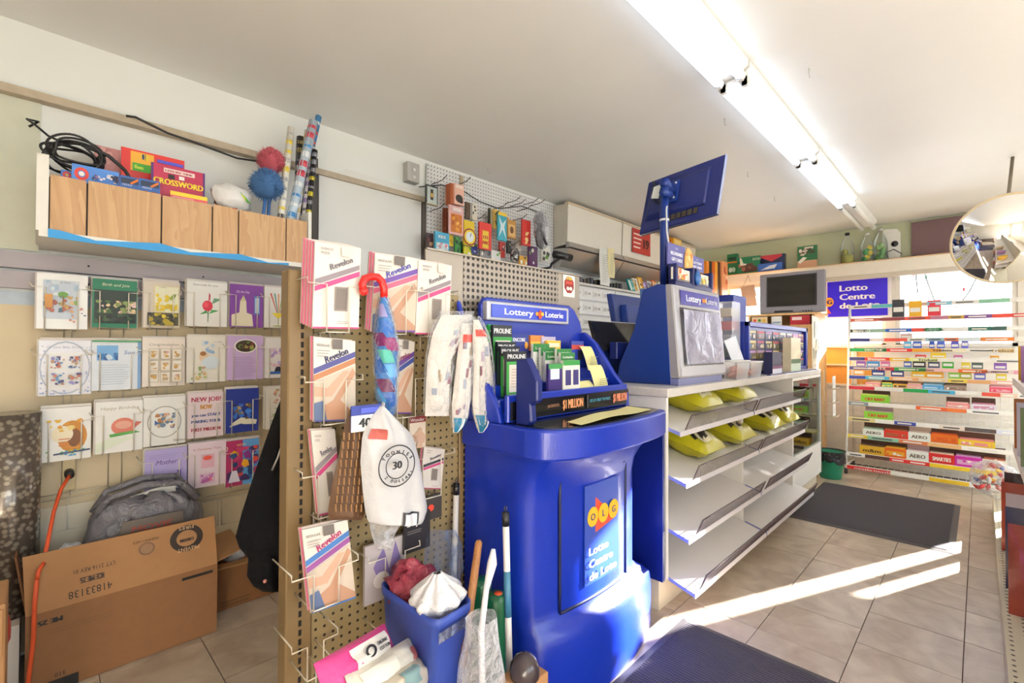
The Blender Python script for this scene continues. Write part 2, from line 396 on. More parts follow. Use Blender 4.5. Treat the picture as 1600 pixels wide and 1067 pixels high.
# ---- left wall: upper moulding, boards, cladding
tr = MB(mat('#b6a893', .6, var=.2, scale=30))
a = at(0, 168, 'Y', 2.72); b_ = at(660, 292, 'Y', 2.72)
zt = (a.z+b_.z)/2
tr.box(-1.2, 2.70, zt-.02, b_.x+.02, 2.75, zt+.012); tr.box(b_.x, 2.72, 1.5, b_.x+.03, 2.75, zt, mat('#5a534c', .6))
struct(tr, 'trim_3')
q = at(0, 453, 'Y', 2.74).z
cl = MB(mat('#d6c3a0', .55, var=.1, scale=5)); cl.box(-1.5, 2.735, .02, 1.9, 2.7495, q-.055)
struct(cl, 'wall_left')
cl2 = MB(mat('#cfd0bd', .55)); cl2.box(-1.5, 2.74, at(0, 388, 'Y', 2.74).z+.002, -.001, 2.7495, zt-.021); struct(cl2, 'wall_left')
ch = MB(mat('#b9c4cf', .6, var=.25, scale=14)); ch.box(-1.5, 2.738, q-.055, 1.9, 2.7495, q-.002); struct(ch, 'trim_4')
for y0, y1 in ((390, 416), (421, 448)):
    z1, z0 = at(0, y0, 'Y', 2.71).z, at(0, y1, 'Y', 2.71).z
    b = MB(mat('#aaa2a6', .55, var=.12, scale=8)); b.box(-1.5, 2.71, z0, 1.9, 2.745, z1)
    for k in range(3): b.tube([(.15+k*.42, 2.712, (z0+z1)/2), (.15+k*.42, 2.706, (z0+z1)/2)], .004, 6, mat('#2a2624'))
    struct(b, 'trim_5')
# ---- fluorescent strip lights in a row on the ceiling
HOUS = mat('#f3f3f1', .4); TUBE = mat('#e3f0ff', .5, var=0, emit=4.2); TUBE_OFF = mat('#f4f4f2', .3)
def strip_light(x0, x1, yc, lit, label, group='strip lights on the ceiling'):
    t = thing('strip_light', label, 'ceiling light', (x0, yc, CEIL-.09), group)
    MB(HOUS).prism([(yc-.075, CEIL-.001), (yc+.075, CEIL-.001), (yc+.075, CEIL-.03), (yc+.03, CEIL-.062), (yc-.03, CEIL-.062), (yc-.075, CEIL-.03)], x0, x1, 'X').build('housing', t)
    for d in (-.048, .048):
        MB(TUBE if lit else TUBE_OFF).tube([(x0+.03, yc+d, CEIL-.077), (x1-.03, yc+d, CEIL-.077)], .019, 10).build('tube', t)
        for xx in (x0+.012, x1-.03):
            e = MB(HOUS); e.box(xx, yc+d-.012, CEIL-.1, xx+.018, yc+d+.012, CEIL-.04); e.tube([(xx, yc+d, CEIL-.078), (xx+.018, yc+d, CEIL-.078)], .022, 10); e.build('lamp_holder', t)
    return t
YC = .81
strip_light(.93, 2.25, YC, True, 'lit fluorescent strip light nearest the viewer, cut by the frame edge')
strip_light(2.27, 3.56, YC, True, 'lit fluorescent strip light second in the ceiling row')
strip_light(3.58, 4.92, YC, True, 'lit fluorescent strip light third in the ceiling row')
strip_light(4.94, 6.0, YC, False, 'unlit strip light at the far end of the ceiling row')
strip_light(-.4, .91, YC, True, 'lit fluorescent strip light overhead out of view')
# ---- small hooks left in the ceiling
for px, py, hl in ((762, 262, 'above the white pegboard'), (1132, 185, 'nearest the lit tubes'), (1168, 268, 'just past the pole monitor'), (1210, 307, 'furthest along the aisle'), (1264, 107, 'on the far side of the lights')):
    p = at(px, py, 'Z', CEIL)
    tag(MB(mat('#c9c6c0', .4, .6)).tube([(p.x, p.y, CEIL), (p.x, p.y, CEIL-.025), (p.x+.012, p.y, CEIL-.038), (p.x+.022, p.y, CEIL-.028)], .0022, 6).build('ceiling_hook'), 'tiny metal cup hook in the ceiling '+hl, 'hook', 'hooks in the ceiling')
# ---- door mats
def door_mat(x0, x1, y0, y1, label):
    t = thing('floor_mat', label, 'mat', ((x0+x1)/2, (y0+y1)/2, 0), 'dark mats on the tiles')
    m, n, l, b = nodes_of('mat_pile'); tc = n.new('ShaderNodeTexCoord'); wv = n.new('ShaderNodeTexWave'); wv.inputs['Scale'].default_value = 22; wv.inputs['Distortion'].default_value = 1.5; l.new(tc.outputs['Object'], wv.inputs[0])
    nz = n.new('ShaderNodeTexNoise'); nz.inputs['Scale'].default_value = 260; l.new(tc.outputs['Object'], nz.inputs[0])
    ad = math_node(n, l, 'MULTIPLY', wv.outputs[1], nz.outputs['Fac']); rp = n.new('ShaderNodeValToRGB'); l.new(ad, rp.inputs[0])
    rp.color_ramp.elements[0].color = hexc('#35313a')+(1,); rp.color_ramp.elements[1].color = hexc('#6f6970')+(1,); l.new(rp.outputs[0], b.inputs['Base Color']); b.inputs['Roughness'].default_value = .95
    bp = n.new('ShaderNodeBump'); bp.inputs['Distance'].default_value = .01; bp.inputs['Strength'].default_value = .8; l.new(ad, bp.inputs['Height']); l.new(bp.outputs[0], b.inputs['Normal'])
    MB(m).box(x0+.035, y0+.035, .003, x1-.035, y1-.035, .011).build('pile', t)
    r = MB(mat('#4c474b', .6)); r.hexa([(x0, y0, .001), (x1, y0, .001), (x1, y1, .001), (x0, y1, .001), (x0+.03, y0+.03, .009), (x1-.03, y0+.03, .009), (x1-.03, y1-.03, .009), (x0+.03, y1-.03, .009)]); r.build('rubber_border', t)
door_mat(3.93, 5.19, .115, 1.04, 'charcoal mat running from the counter towards the candy rack')
door_mat(1.0, 2.12, -.35, .98, 'charcoal mat in front of the blue lottery stand')
# ================================================================ BLUE LOTTERY STAND
BLUE = mat('#0c2b9e', .34, var=.08, scale=30, bump=.08, bscale=220, coat=.15); BLUE_D = mat('#081b66', .4, bump=.1, bscale=160); BLUE_L = mat('#2a50c8', .35)
GREY = mat('#b9b9c2', .35, .3); NAVY = mat('#1d2b8c', .3); INK = mat('#121214', .4); PAPER = mat('#f0ede4', .55, var=.03); YELP = mat('#e7df9e', .55, var=.04)
K = thing('lottery_stand', 'blue moulded lottery play stand with curved desk and lit header', 'lottery stand', (1.53, 1.2, 0))
def kf(x, z):                    # front of the moulded body: y for a given x and height
    u = (x-1.54)/.42
    pr = [(0, .985), (.05, .985), (.2, .985), (.26, 1.0), (.29, 1.035), (.33, 1.045), (.72, 1.045), (.80, 1.03), (.86, .985), (.89, .955)]
    for (a, p), (b, q) in zip(pr, pr[1:]):
        if a <= z <= b: y = p+(q-p)*(z-a)/(b-a); break
    else: y = pr[-1][1]
    return y+(.075 if z < .27 else .06)*u*u
def kx(z):                       # left and right extent by height
    if z <= .24: return 1.16, 2.0
    if z <= .32: t = (z-.24)/.08; return 1.165, 2.0-.15*t
    if z <= .78: return 1.165, 1.85
    t = min(1, (z-.78)/.1); return 1.165, 1.85+.04*t
zs = [0, .03, .1, .18, .23, .25, .265, .28, .3, .33, .55, .72, .78, .82, .86, .885]
def kbody(a, b):                 # a round the front, b up
    z = zs[min(len(zs)-1, int(round(b*(len(zs)-1))))]; x0, x1 = kx(z)
    s = a*1.4-.2
    if s < 0: return Vector((x0, 1.41+(kf(x0, z)+.05-1.41)*(1+s/.2), z))
    if s > 1: return Vector((x1, kf(x1, z)+.05+(1.41-kf(x1, z)-.05)*((s-1)/.2), z))
    r = .03; x = x0+(x1-x0)*s; e = min(s, 1-s)*(x1-x0)
    y = kf(x, z)+.035*(max(0, 1-e/r))**2
    return Vector((x, y, z))
kb = MB(BLUE); kb.grid(kbody, 42, len(zs)-1); kb.build('body', K)
# recessed door with its poster
dx0, dx1, dz0, dz1 = 1.31, 1.735, .31, .79
d = MB(BLUE)
def dpt(a, b): x = dx0+(dx1-dx0)*a; return Vector((x, kf(x, .5)-.004, dz0+(dz1-dz0)*b))
d.grid(dpt, 12, 2, BLUE)
dob = d.build('door', K)
g = MB(mat('#050f3c', .5))
def edge(p0, p1, r=.006): g.tube([p0+(p1-p0)*(i/6) for i in range(7)], r, 6)
P = lambda x, z: Vector((x, kf(x, .5)-.004, z))
for (xa, za), (xb, zb) in (((dx0, dz0), (dx0, dz1)), ((dx1, dz0), (dx1, dz1)), ((dx0, dz0), (dx1, dz0)), ((dx0, dz1), (dx1, dz1))): g.tube([P(xa+(xb-xa)*i/8, za+(zb-za)*i/8) for i in range(9)], .0065, 6)
g.box(dx1-.05, kf(dx1-.03, .5)-.012, dz1-.012, dx1-.02, kf(dx1-.03, .5)-.004, dz1+.022)
g.build('door_seam', dob)
ps = MB(mat('#2b46a6', .3)); px0, px1, pz0, pz1 = 1.43, 1.655, .365, .735; py = kf(1.52, .5)-.0075
ps.box(px0, py, pz0, px1, py+.004, pz1)
ps.face((px0, py, pz0), (px1-px0, 0, 0), (0, 0, pz1-pz0), .0007)
ps.poly([(.3, .5), (.3, .86), (.92, .57)], '#e2452c')
for i, (xx, ch) in enumerate(((.22, 'O'), (.52, 'L'), (.82, 'G'))):
    ps.disc(xx, .67, .155, .1, '#f2b41e', 20); ps.words(ch, xx, .635, .07, '#2a2a66', align='c', bold=.006)
for i, t in enumerate(('Lotto', 'Centre', 'de Loto')): ps.words(t, .08, .30-.125*i, .08, '#f5f5fa', w=(.56, .68, .8)[i], bold=.008)
tag(ps.build('poster', dob), 'blue poster with three yellow balls over a red triangle')
# desk
DZ0, DZ1 = .885, .985
def rim(a):
    pts = [(1.125, 1.16), (1.117, 1.06), (1.122, 1.02), (1.137, .985), (1.175, .95), (1.23, .925), (1.31, .909), (1.4, .902), (1.5, .9), (1.645, .907), (1.75, .918), (1.83, .932), (1.885, .95), (1.903, .985), (1.905, 1.03), (1.9, 1.16)]
    t = a*(len(pts)-1); i = min(len(pts)-2, int(t)); k = t-i
    q = [pts[max(0, i-1)], pts[i], pts[i+1], pts[min(len(pts)-1, i+2)]]
    return tuple(.5*(2*q[1][c]+(q[2][c]-q[0][c])*k+(2*q[0][c]-5*q[1][c]+4*q[2][c]-q[3][c])*k*k+(3*q[1][c]-q[0][c]-3*q[2][c]+q[3][c])*k**3) for c in (0, 1))
N = 75; poly = [rim(i/N) for i in range(N+1)]
dk = MB(BLUE); dk.prism(poly+[(1.9, 1.39), (1.13, 1.39)], DZ0, DZ1, 'Z'); dko = dk.build('desk', K, bevel=.008, seg=2)
cxm, cym = 1.52, 1.15
MB(mat('#15181f', .12, var=.03)).prism([(cxm+(x-cxm)*.93, cym+(y-cym)*.9) for x, y in poly], DZ1, DZ1+.004, 'Z').build('writing_surface', dko)
sp = MB(BLUE_D); sp.box(2.055, 1.05, .16, 2.075, 1.42, .9); sp.build('side_panel', K)
# tiered tray for play slips, its cheeks and back
ty = 1.14
tray = MB(BLUE)
tray.box(1.13, ty, .99, 1.895, ty+.02, 1.085); 
for i in range(5): tray.box(1.15, ty+.02+.045*i, .99, 1.885, ty+.065+.045*i, 1.02+.045*i)
tro = tray.build('slip_tray', K, bevel=.004)
TX0, TX1 = 1.14, 1.893
bd = MB(mat('#101118', .2)); bd.box(TX0, ty-.006, .998, TX1, ty, 1.062)
bd.face((TX0, ty-.006, .998), (TX1-TX0, 0, 0), (0, 0, .064))
bd.words('FEEL LET', .035, .42, .22, '#4fb6d8'); bd.words('JACKPOTS', .25, .45, .16, '#c58a66'); bd.words('$1 MILLION', .37, .25, .55, '#f0a06c', w=.17, bold=.002)
bd.words('LESS LUV, ENJOY THE MAGIC', .6, .45, .18, '#58b7d6', w=.2); bd.words('$1 MILLION', .83, .25, .55, '#f0926c', w=.145, bold=.002)
bd.rect(.57, .1, .585, .9, '#303038'); bd.build('advert_strip', tro)
bk = MB(BLUE); bk.prism([(1.235, .99), (1.9, .99), (1.9, 1.33), (1.885, 1.375), (1.84, 1.43), (1.8, 1.45), (1.26, 1.45), (1.235, 1.42)], 1.395, 1.425, 'Y'); bk.build('back_panel', K, bevel=.006)
ck = MB(BLUE); ck.prism([(1.42, .985), (1.42, 1.31), (1.37, 1.325), (1.3, 1.27), (1.2, 1.13), (1.135, 1.06), (1.13, .985)], 1.875, 1.9, 'X'); ck.build('cheek', K, bevel=.005)
ck = MB(BLUE); ck.prism([(1.42, .985), (1.42, 1.43), (1.36, 1.3), (1.29, 1.17), (1.19, 1.04), (1.17, .985)], 1.125, 1.15, 'X'); ck.build('cheek', K, bevel=.005)
fn = MB(BLUE_D); fn.prism([(1.13, .985), (1.13, 1.205), (1.075, 1.215), (1.03, 1.14), (1.03, 1.07), (1.06, 1.06), (1.055, 1.0), (1.075, .985)], 1.155, 1.185, 'X'); fn.build('divider_fin', K, bevel=.005)
X0, X1, Z0, Z1 = rY(761, 475.5, 889, 503.5, 1.37)
sg = MB(GREY); sg.prism([(X0, Z0), (X1, Z0), (X1, Z1), (X0, Z1)], 1.37, 1.4, 'Y')
sgo = sg.build('header_sign', K, bevel=.006, seg=2)
f = MB(mat('#1733b8', .2)); f.box(X0+.022, 1.366, Z0+.012, X1-.022, 1.371, Z1-.012)
f.face((X0+.022, 1.366, Z0+.012), (X1-X0-.044, 0, 0), (0, 0, Z1-Z0-.024))
f.words('Lottery', .15, .28, .48, '#fbfbff', w=.36, bold=.003); f.words('Loterie', .68, .28, .48, '#fbfbff', w=.26, bold=.003)
for i, c in enumerate(('#f0a12a', '#e2562b', '#f0b52a')): f.disc(.56+.035*i, .5, .022, .17, c)
f.poly([(.565, .4), (.63, .4), (.61, .1), (.585, .1)], '#e0402c'); f.poly([(.575, .6), (.62, .6), (.598, .85)], '#e0402c')
f.build('header_panel', sgo)
# slips standing in the tray: each stack is a thing
def slip(px, Y, cols, label, name='play_slips', lean=.0):
    X0, X1, Z0, Z1 = rY(*px, Y); h = Z1-Z0; w_ = X1-X0
    t = MB(mat(cols[0], .35)); t.box(X0, Y, Z0, X1, Y+.012, Z1); t.face((X0, Y, Z0), (w_, 0, 0), (0, 0, h))
    for k, a in enumerate(cols[1:]):
        if a[0] == 'r': t.rect(*a[1:])
        elif a[0] == 'w': t.words(a[1], a[2], a[3], a[4], a[5], w=a[6] if len(a) > 6 else None, bold=.006)
        elif a[0] == 'l': t.lines(*a[1:])
        elif a[0] == 'd': t.disc(*a[1:])
    return tag(t.build(name), label, 'play slips', 'play slips in the lottery tray')
PRO = lambda k: [['#23242a', ('w', 'PROLINE', .06, .86, .085, '#f2f2f2', .88), ('r', 0, .0, 1, .8, '#3b9a46'), ('r', .12, .2, .9, .74, '#ece4da'), ('l', .2, .3, .8, .7, 7, '#c9a9a0'), ('w', 'SCAN', .1, .11, .05, '#f4e04a'), ('w', 'HERE', .1, .03, .05, '#f4e04a')]][0]
slip((770, 508, 800, 600, ), 1.33, PRO(0), 'dark and green sports slip at the back of the tray, furthest of four')
slip((777, 534, 806, 610), 1.29, PRO(1), 'dark and green sports slip, second from the back of four')
slip((782, 541, 812, 618), 1.25, PRO(2), 'dark and green sports slip, third from the back of four')
slip((791, 549, 823, 628), 1.2, PRO(3), 'green sports slip with large white panel beside the blue fin, front of four')
slip((763, 507, 778, 536), 1.36, ['#39b25a', ('r', .1, .6, .9, .7, '#e8f4ea')], 'bright green plastic tab behind the sports slips', 'green_tab')
slip((799, 522, 826, 551), 1.36, ['#26368c', ('w', 'ENCORE', .1, .6, .2, '#f4f4fa', .7), ('d', .85, .4, .1, .2, '#e8a43a')], 'navy slip headed in white at the back of the tray')
slip((829, 524, 850, 548), 1.355, ['#e7873c', ('r', 0, .25, 1, .6, '#f2c24a')], 'orange and yellow slip at the back of the tray')
slip((846, 526, 868, 552), 1.35, ['#b9b3d2', ('r', .1, .4, .9, .8, '#efe9f6')], 'lilac slip at the back of the tray beside the orange one')
slip((855, 532, 876, 552), 1.33, ['#efbf3c', ('r', .1, .5, .9, .8, '#fff4d0')], 'golden yellow slip behind the green ones')
for k, (a, b, c, d_) in enumerate(((833, 537, 858, 600), (845, 543, 868, 606), (852, 550, 876, 612), (870, 545, 893, 600), (876, 551, 898, 612))):
    slip((a, b, c, d_), 1.31-.025*k, ['#f0efe6', ('r', 0, .8, 1, 1, '#2e7a3c'), ('w', 'Lottario', .15, .86, .06, '#f4f4ec', .7), ('l', .15, .1, .85, .7, 9, '#a9b6a0')], ['white slip with green head at the back of the middle stack', 'white slip with green head, second of the middle stack', 'white slip with green head, front of the middle stack', 'white slip with green head beside the purple cards, rear', 'white slip with green head beside the purple cards, front'][k])
slip((857, 568, 885, 622), 1.17, ['#35256a', ('r', .1, .55, .6, .9, '#cfd8ea'), ('r', 0, .85, 1, 1, '#3c8a4a')], 'dark purple slip holder in front of the green headed slips')
slip((880, 563, 906, 622), 1.165, ['#ece6d8', ('r', 0, .87, 1, 1, '#2f8a40'), ('r', .12, .35, .45, .75, '#3a3272'), ('r', .58, .35, .9, .75, '#3a3272'), ('r', 0, 0, 1, .12, '#f0a878')], 'white and green slip with two violet blocks at the tray front')
def curled(px, Y, label):        # a sheet of yellow paper bowed over in its holder
    X0, X1, Z0, Z1 = rY(*px, Y); t = MB(YELP)
    def fn(a, b): return Vector((X0+(X1-X0)*a, Y+.03*math.sin(b*1.5)+.02*b*b, Z0+(Z1-Z0)*math.sin(b*1.45)/math.sin(1.45)))
    t.grid(fn, 3, 8); t.face((X0, Y-.001, Z0), (X1-X0, 0, 0), (0, 0, Z1-Z0))
    t.lines(.15, .12, .85, .6, 8, '#8d8764', .3)
    return tag(t.build('yellow_slips'), label, 'play slips', 'yellow play slips')
curled((912, 596, 935, 618), 1.165, 'curled yellow slip lying low at the tray front'); curled((919, 541, 936, 578), 1.27, 'tall yellow slip with a black crown mark at the tray back')
curled((932, 571, 953, 617), 1.17, 'yellow slip in the clear end holder beside the blue cheek')
slip((893, 533, 912, 562), 1.33, ['#2b3a9a', ('r', 0, .55, 1, .8, '#b9443a'), ('r', .5, 0, .9, .5, '#22222a')], 'small red and navy card at the tray end')
# paper strip lying on the desk
ps = MB(YELP); pp = [at(886, 660, 'Z', .992), at(908, 665, 'Z', .992), at(1018, 640, 'Z', .992), at(980, 635, 'Z', .992)]
ps.grid(lambda a, b: (pp[0].lerp(pp[3], a)).lerp(pp[1].lerp(pp[2], a), b)+Vector((0, 0, .006*math.sin(a*5)*math.sin(a*3.1)+.002)), 12, 3)
tag(ps.build('paper_strip'), 'long cream printed strip lying on the curved blue desk', 'paper')
# ================================================================ PEGBOARD DISPLAY BESIDE THE STAND
GY = 1.43
BEIGE = mat('#7b6442', .5, var=.12, scale=10); GX0, GX1 = .555, 1.165; GZ = 1.475
G = thing('pegboard_display', 'beige slotted pegboard display stand hung with hosiery packets', 'display stand', (.86, 1.5, 0))
PEG = hole_mat('peg_beige', '#93805b', .0272, .0045, 'XZ', '#241a10')
MB(PEG).box(GX0+.03, GY, .04, GX1-.02, GY+.012, GZ-.02).build('peg_panel', G)
for xx in (GX0-.045, GX1-.02):
    u_ = MB(BEIGE); u_.box(xx, GY-.012, 0, xx+.075 if xx < .8 else xx+.04, GY+.05, GZ if xx < .8 else GZ-.2)
    uo = u_.build('upright', G, bevel=.004)
    sl = MB(mat('#171210', .8)); x_ = xx+.036 if xx < .8 else xx+.018
    for i in range(51): sl.box(x_, GY-.0135, .05+i*.0272, x_+.008, GY-.0115, .067+i*.0272)
    so = sl.build('slot_row', uo); so['kind'] = 'stuff'
b_ = MB(BEIGE); b_.box(GX0-.04, GY-.01, 0, GX1, GY+.1, .1); b_.build('base', G, bevel=.004)
# upper punched metal sheet
X0, X1, Z0, Z1 = 1.02, 1.975, 1.18, 1.622
M = thing('metal_sheet', 'grey punched metal sheet standing above the lottery stand', 'panel', (1.5, 1.48, Z0))
SHEET = mat('#a79c90', .45, .35, var=.08, scale=7)
sh = MB(SHEET); sh.box(X0, 1.47, .9, X1, 1.478, Z1); sh.box(X0, 1.46, Z1-.006, X1, 1.478, Z1); sh.build('sheet', M)
ph = MB(hole_mat('punched_metal', '#9c9186', .0262, .0078, 'XZ', '#2b2522', .4, .3)); q0 = rY(724, 415, 872, 515, 1.468); ph.box(q0[0], 1.4675, 1.1, q0[1], 1.47, at(800, 420, 'Y', 1.468).z+.02); ph.build('punched_area', M)
for (xx, zz) in ((X0+.3, Z1-.03), (X0+.6, Z1-.03), (X1-.1, Z1-.03), (X1-.01, 1.45)): MB(mat('#8c8680', .3, .8)).tube([(xx, 1.471, zz), (xx, 1.464, zz)], .005, 8).build('screw', M)
q = rY(880, 430, 898, 464, 1.466)
st = MB('#f3efe8'); st.box(q[0], 1.466, q[2], q[1], 1.4672, q[3]); st.face((q[0], 1.466, q[2]), (q[1]-q[0], 0, 0), (0, 0, q[3]-q[2]))
oc = [(.5+.44*math.cos(PI/8+i*PI/4), .55+.4*math.sin(PI/8+i*PI/4)) for i in range(8)]
st.poly(oc, '#8e2a22'); st.poly([(.25, .78), (.75, .78), (.66, .9), (.34, .9)], '#e8b33a'); st.rect(.2, .58, .8, .72, '#c8503c'); st.disc(.38, .38, .13, .09, '#f0e2dc'); st.disc(.62, .38, .13, .09, '#f0e2dc')
tag(st.build('octagon_sticker'), 'dark red octagon sticker on the grey punched sheet', 'sticker')
# white wire pockets
WIRE = mat('#e6ddcc', .35, .2); WIRE_D = mat('#c7bda9', .4, .3)
def wire_pocket(X0, X1, Z0, Z1, Y, label, group, d=.05):
    t = thing('wire_pocket', label, 'wire pocket', ((X0+X1)/2, Y, Z0), group)
    w_ = X1-X0; yb = GY-.003
    a = MB(WIRE); zt = Z0+(Z1-Z0)*.72
    for s, x in ((-1, X0), (1, X1)):
        xi = x-s*w_*.28
        a.tube([(x-s*-.012, yb, zt+.015), (x+s*.012, Y-.003, zt+.015), (x+s*.012, Y-.006, zt), (xi, Y-.006, zt), (xi, Y-.006, Z0-.004), (xi, yb, Z0-.004)], .0022, 6)
    a.build('side_wire', t); b = MB(WIRE); b.tube([(X0+w_*.28, yb, Z0-.004), (X0+w_*.28, Y-.006, Z0-.004), (X1-w_*.28, Y-.006, Z0-.004), (X1-w_*.28, yb, Z0-.004)], .0022, 6)
    b.tube([(X0+w_*.4, yb, Z0-.05), (X0+w_*.4, yb, Z0-.004)], .0022, 6); b.tube([(X1-w_*.4, yb, Z0-.05), (X1-w_*.4, yb, Z0-.004)], .0022, 6); b.build('bottom_wire', t)
    return t
FILM = glass_mat('cellophane', alpha=.02, rough=.08)
def hosiery(quad, Y, style, label, n_back=2, name='hosiery_packet'):
    """quad: px of TL, TR, BR, BL corners of the front packet on plane Y."""
    P4 = [at(x, y, 'Y', Y) for x, y in quad]; TL, TR, BR, BL = P4
    U = ((TR-TL)+(BR-BL))/2; V = ((TL-BL)+(TR-BR))/2; U.y = V.y = 0; O = BL.copy(); th = .008
    t = MB(mat('#dcd4cb', .3, var=.03)); N_ = Vector((0, 1, 0))*th
    t.hexa([O, O+U, O+U+N_, O+N_, O+V, O+U+V, O+U+V+N_, O+V+N_]); t.face(O, U, V, .0005)
    if style[0] == 'window':
        t.rect(0, .0, 1, .02, style[1]); t.poly([(.02, .5), (.98, .73), (.98, .79), (.02, .57)], style[2]); t.poly([(.02, .43), (.98, .65), (.98, .71), (.02, .49)], style[1])
        t.words('Revelon', .34, .69, .07, style[3], w=.52, slant=.25, rot=.42, bold=.008); t.rect(.44, .21, .72, .5, '#8c8078'); t.rect(.47, .23, .69, .48, '#776c66'); t.words('FASHION', .12, .92, .03, '#7a6f70', w=.25); t.words('MODE', .12, .87, .03, '#7a6f70', w=.18); t.lines(.5, .06, .85, .1, 2, '#8a7d7c'); t.rect(.55, .87, .8, .98, '#d9cfc8')
    else:
        t.poly([(0, .56), (1, .8), (1, .87), (0, .63)], style[1]); t.poly([(0, .48), (1, .72), (1, .79), (0, .55)], style[2])
        t.words('Revelon', .28, .7, .08, style[3], w=.6, slant=.25, rot=.45, bold=.008)
        t.poly([(0, 0), (1, 0), (1, .7), (0, .47)], '#cbbba9'); t.poly([(.0, .12), (.45, .26), (.92, .66), (1, .6), (.62, .26), (1, .08), (1, 0), (0, 0)], '#b58a70'); t.poly([(0, .3), (.4, .3), (.85, .62), (.7, .62), (.3, .4), (0, .42)], '#caa088')
        t.poly([(0, .02), (.3, .02), (.2, .25), (0, .22)], '#5a6a8c'); t.rect(0, 0, 1, .02, style[1]); t.words('REGULAR', .06, .9, .03, '#55504e', w=.3); t.lines(.06, .78, .4, .88, 3, '#9a908c'); t.rect(.42, .88, .66, 1, '#6a625e')
    ob = t.build(name); tag(ob, label, 'hosiery', 'hosiery packets on the pegboard')
    for k in range(n_back):
        c = MB(mat('#d9c7bd', .35)); o2 = O+Vector((-.004*(k+1), .011*(k+1), .004*(k+1))); c.hexa([o2, o2+U, o2+U+N_, o2+N_, o2+V, o2+U+V, o2+U+V+N_, o2+V+N_]); c.face(o2, U, V); c.rect(0, 0, .05, 1, '#c8607e')
        tag(c.build(name), ('first', 'second', 'third', 'fourth')[k]+' packet filed behind the '+' '.join(label.split(',')[0].split()[:9]), 'hosiery', 'hosiery packets filed behind')
    return ob
HP = ('window', '#c2447c', '#8a7f86', '#6f6a70'); HQ = ('leg', '#4a4a86', '#b0764f', '#2c2c52')
PK = [
 ([(493, 378), (564, 388), (561, 514), (488, 513)], 1.35, HP, 'pink striped hosiery packet in the top pocket next to the slotted upright', 4),
 ([(586, 397), (653, 405), (647, 520), (580, 518)], 1.365, ('leg', '#6a4a9c', '#c4607c', '#4a4a9a'), 'hosiery packet with orange price dot behind the wrapped umbrella handle', 2),
 ([(657, 408), (706, 415), (704, 524), (649, 522)], 1.36, HP, 'pink striped hosiery packet in the top pocket nearest the lottery stand', 3),
 ([(489, 530), (555, 533), (554, 660), (490, 659)], 1.375, HQ, 'hosiery packet with blue and brown bands in the second row by the upright', 1),
 ([(617, 532), (648, 534), (643, 649), (609, 646)], 1.395, ('leg', '#5c3a86', '#3a4a8c', '#7a2c50'), 'purple banded hosiery packet half hidden beside the wrapped umbrella', 1),
 ([(481, 674), (523, 670), (531, 800), (499, 806)], 1.37, HP, 'narrow pink banded packet in the third row under the comb bag', 1),
 ([(468, 826), (543, 812), (552, 931), (486, 958)], 1.30, ('leg', '#3f6fae', '#8a4a8c', '#a03060'), 'blue framed hosiery packet tilted in the lowest pocket', 1),
 ([(665, 700), (695, 702), (692, 765), (657, 763)], 1.40, ('window', '#c2447c', '#3c3a40', '#6f6a70'), 'hosiery packet with black and pink band under the glove bags', 1)]
for a in PK: hosiery(*a)
for k, (a, b, c, d_, Y) in enumerate(((486, 418, 565, 517, 1.345), (572, 425, 655, 520, 1.355), (650, 432, 712, 524, 1.352), (482, 570, 560, 660, 1.37), (600, 570, 665, 650, 1.385), (478, 714, 540, 805, 1.365), (462, 870, 552, 945, 1.29), (580, 850, 650, 905, 1.36), (640, 690, 705, 775, 1.39), (520, 1000, 585, 1040, 1.33), (462, 985, 520, 1055, 1.3))):
    X0, X1, Z0, Z1 = rY(a, b, c, d_, Y); wire_pocket(X0, X1, Z0, Z1, Y, ['top row pocket by the upright', 'top row pocket holding the umbrella', 'top row pocket nearest the lottery stand', 'second row pocket by the upright', 'second row pocket beside the wrapped umbrella', 'third row pocket by the upright', 'lowest filled pocket with the tilted packet', 'pocket behind the blue bin', 'pocket under the glove bags', 'empty pocket low beside the bin', 'empty pocket at the foot of the upright'][k].join(('cream wire pocket, ', '')), 'wire pockets on the pegboard')
# ================================================================ SALES COUNTER
CX0, CX1, CF, CBK, CT = 2.09, 5.16, 1.05, 1.42, 1.057
LAM = mat('#cfc9c4', .35, var=.12, scale=60); PANEL = mat('#ece8e2', .4, var=.03); CPEG = hole_mat('peg_counter', '#c9bda4', .026, .004, 'XZ', '#4a3d30')
Cn = thing('sales_counter', 'white shop counter with slanted snack shelves and grey laminate top', 'counter', (3.6, 1.3, 0))
MB(LAM).prism([(CX0-.01, 1.035), (CX1-.1, 1.035), (CX1, 1.09), (CX1+.03, 1.2), (CX1+.03, 1.85), (CX0-.01, 1.85)], CT-.042, CT, 'Z').build('worktop', Cn, bevel=.004)
MB(PANEL).box(CX0, CF, .16, CX0+.022, 1.84, CT-.042).build('end_panel', Cn)
MB(PANEL).box(3.118, CF+.01, .12, 3.138, CBK, CT-.042).build('divider', Cn)
MB(PANEL).box(4.2, CF, .1, 4.225, CBK, CT-.042).build('divider', Cn)
MB(CPEG).box(CX0+.022, CBK, .1, 3.13, CBK+.012, CT-.042).build('peg_back', Cn); MB(PANEL).box(3.13, CBK, .1, 4.22, CBK+.012, CT-.042).build('back_panel', Cn)
MB(mat('#d8cdb8', .5)).box(CX0+.005, 1.09, 0, 4.4, 1.8, .14).build('plinth', Cn)
CHROME = mat('#5f5256', .35, .4); SHELFM = mat('#e9e5e4', .32, var=.02); LIP = mat('#d6d1d6', .35)
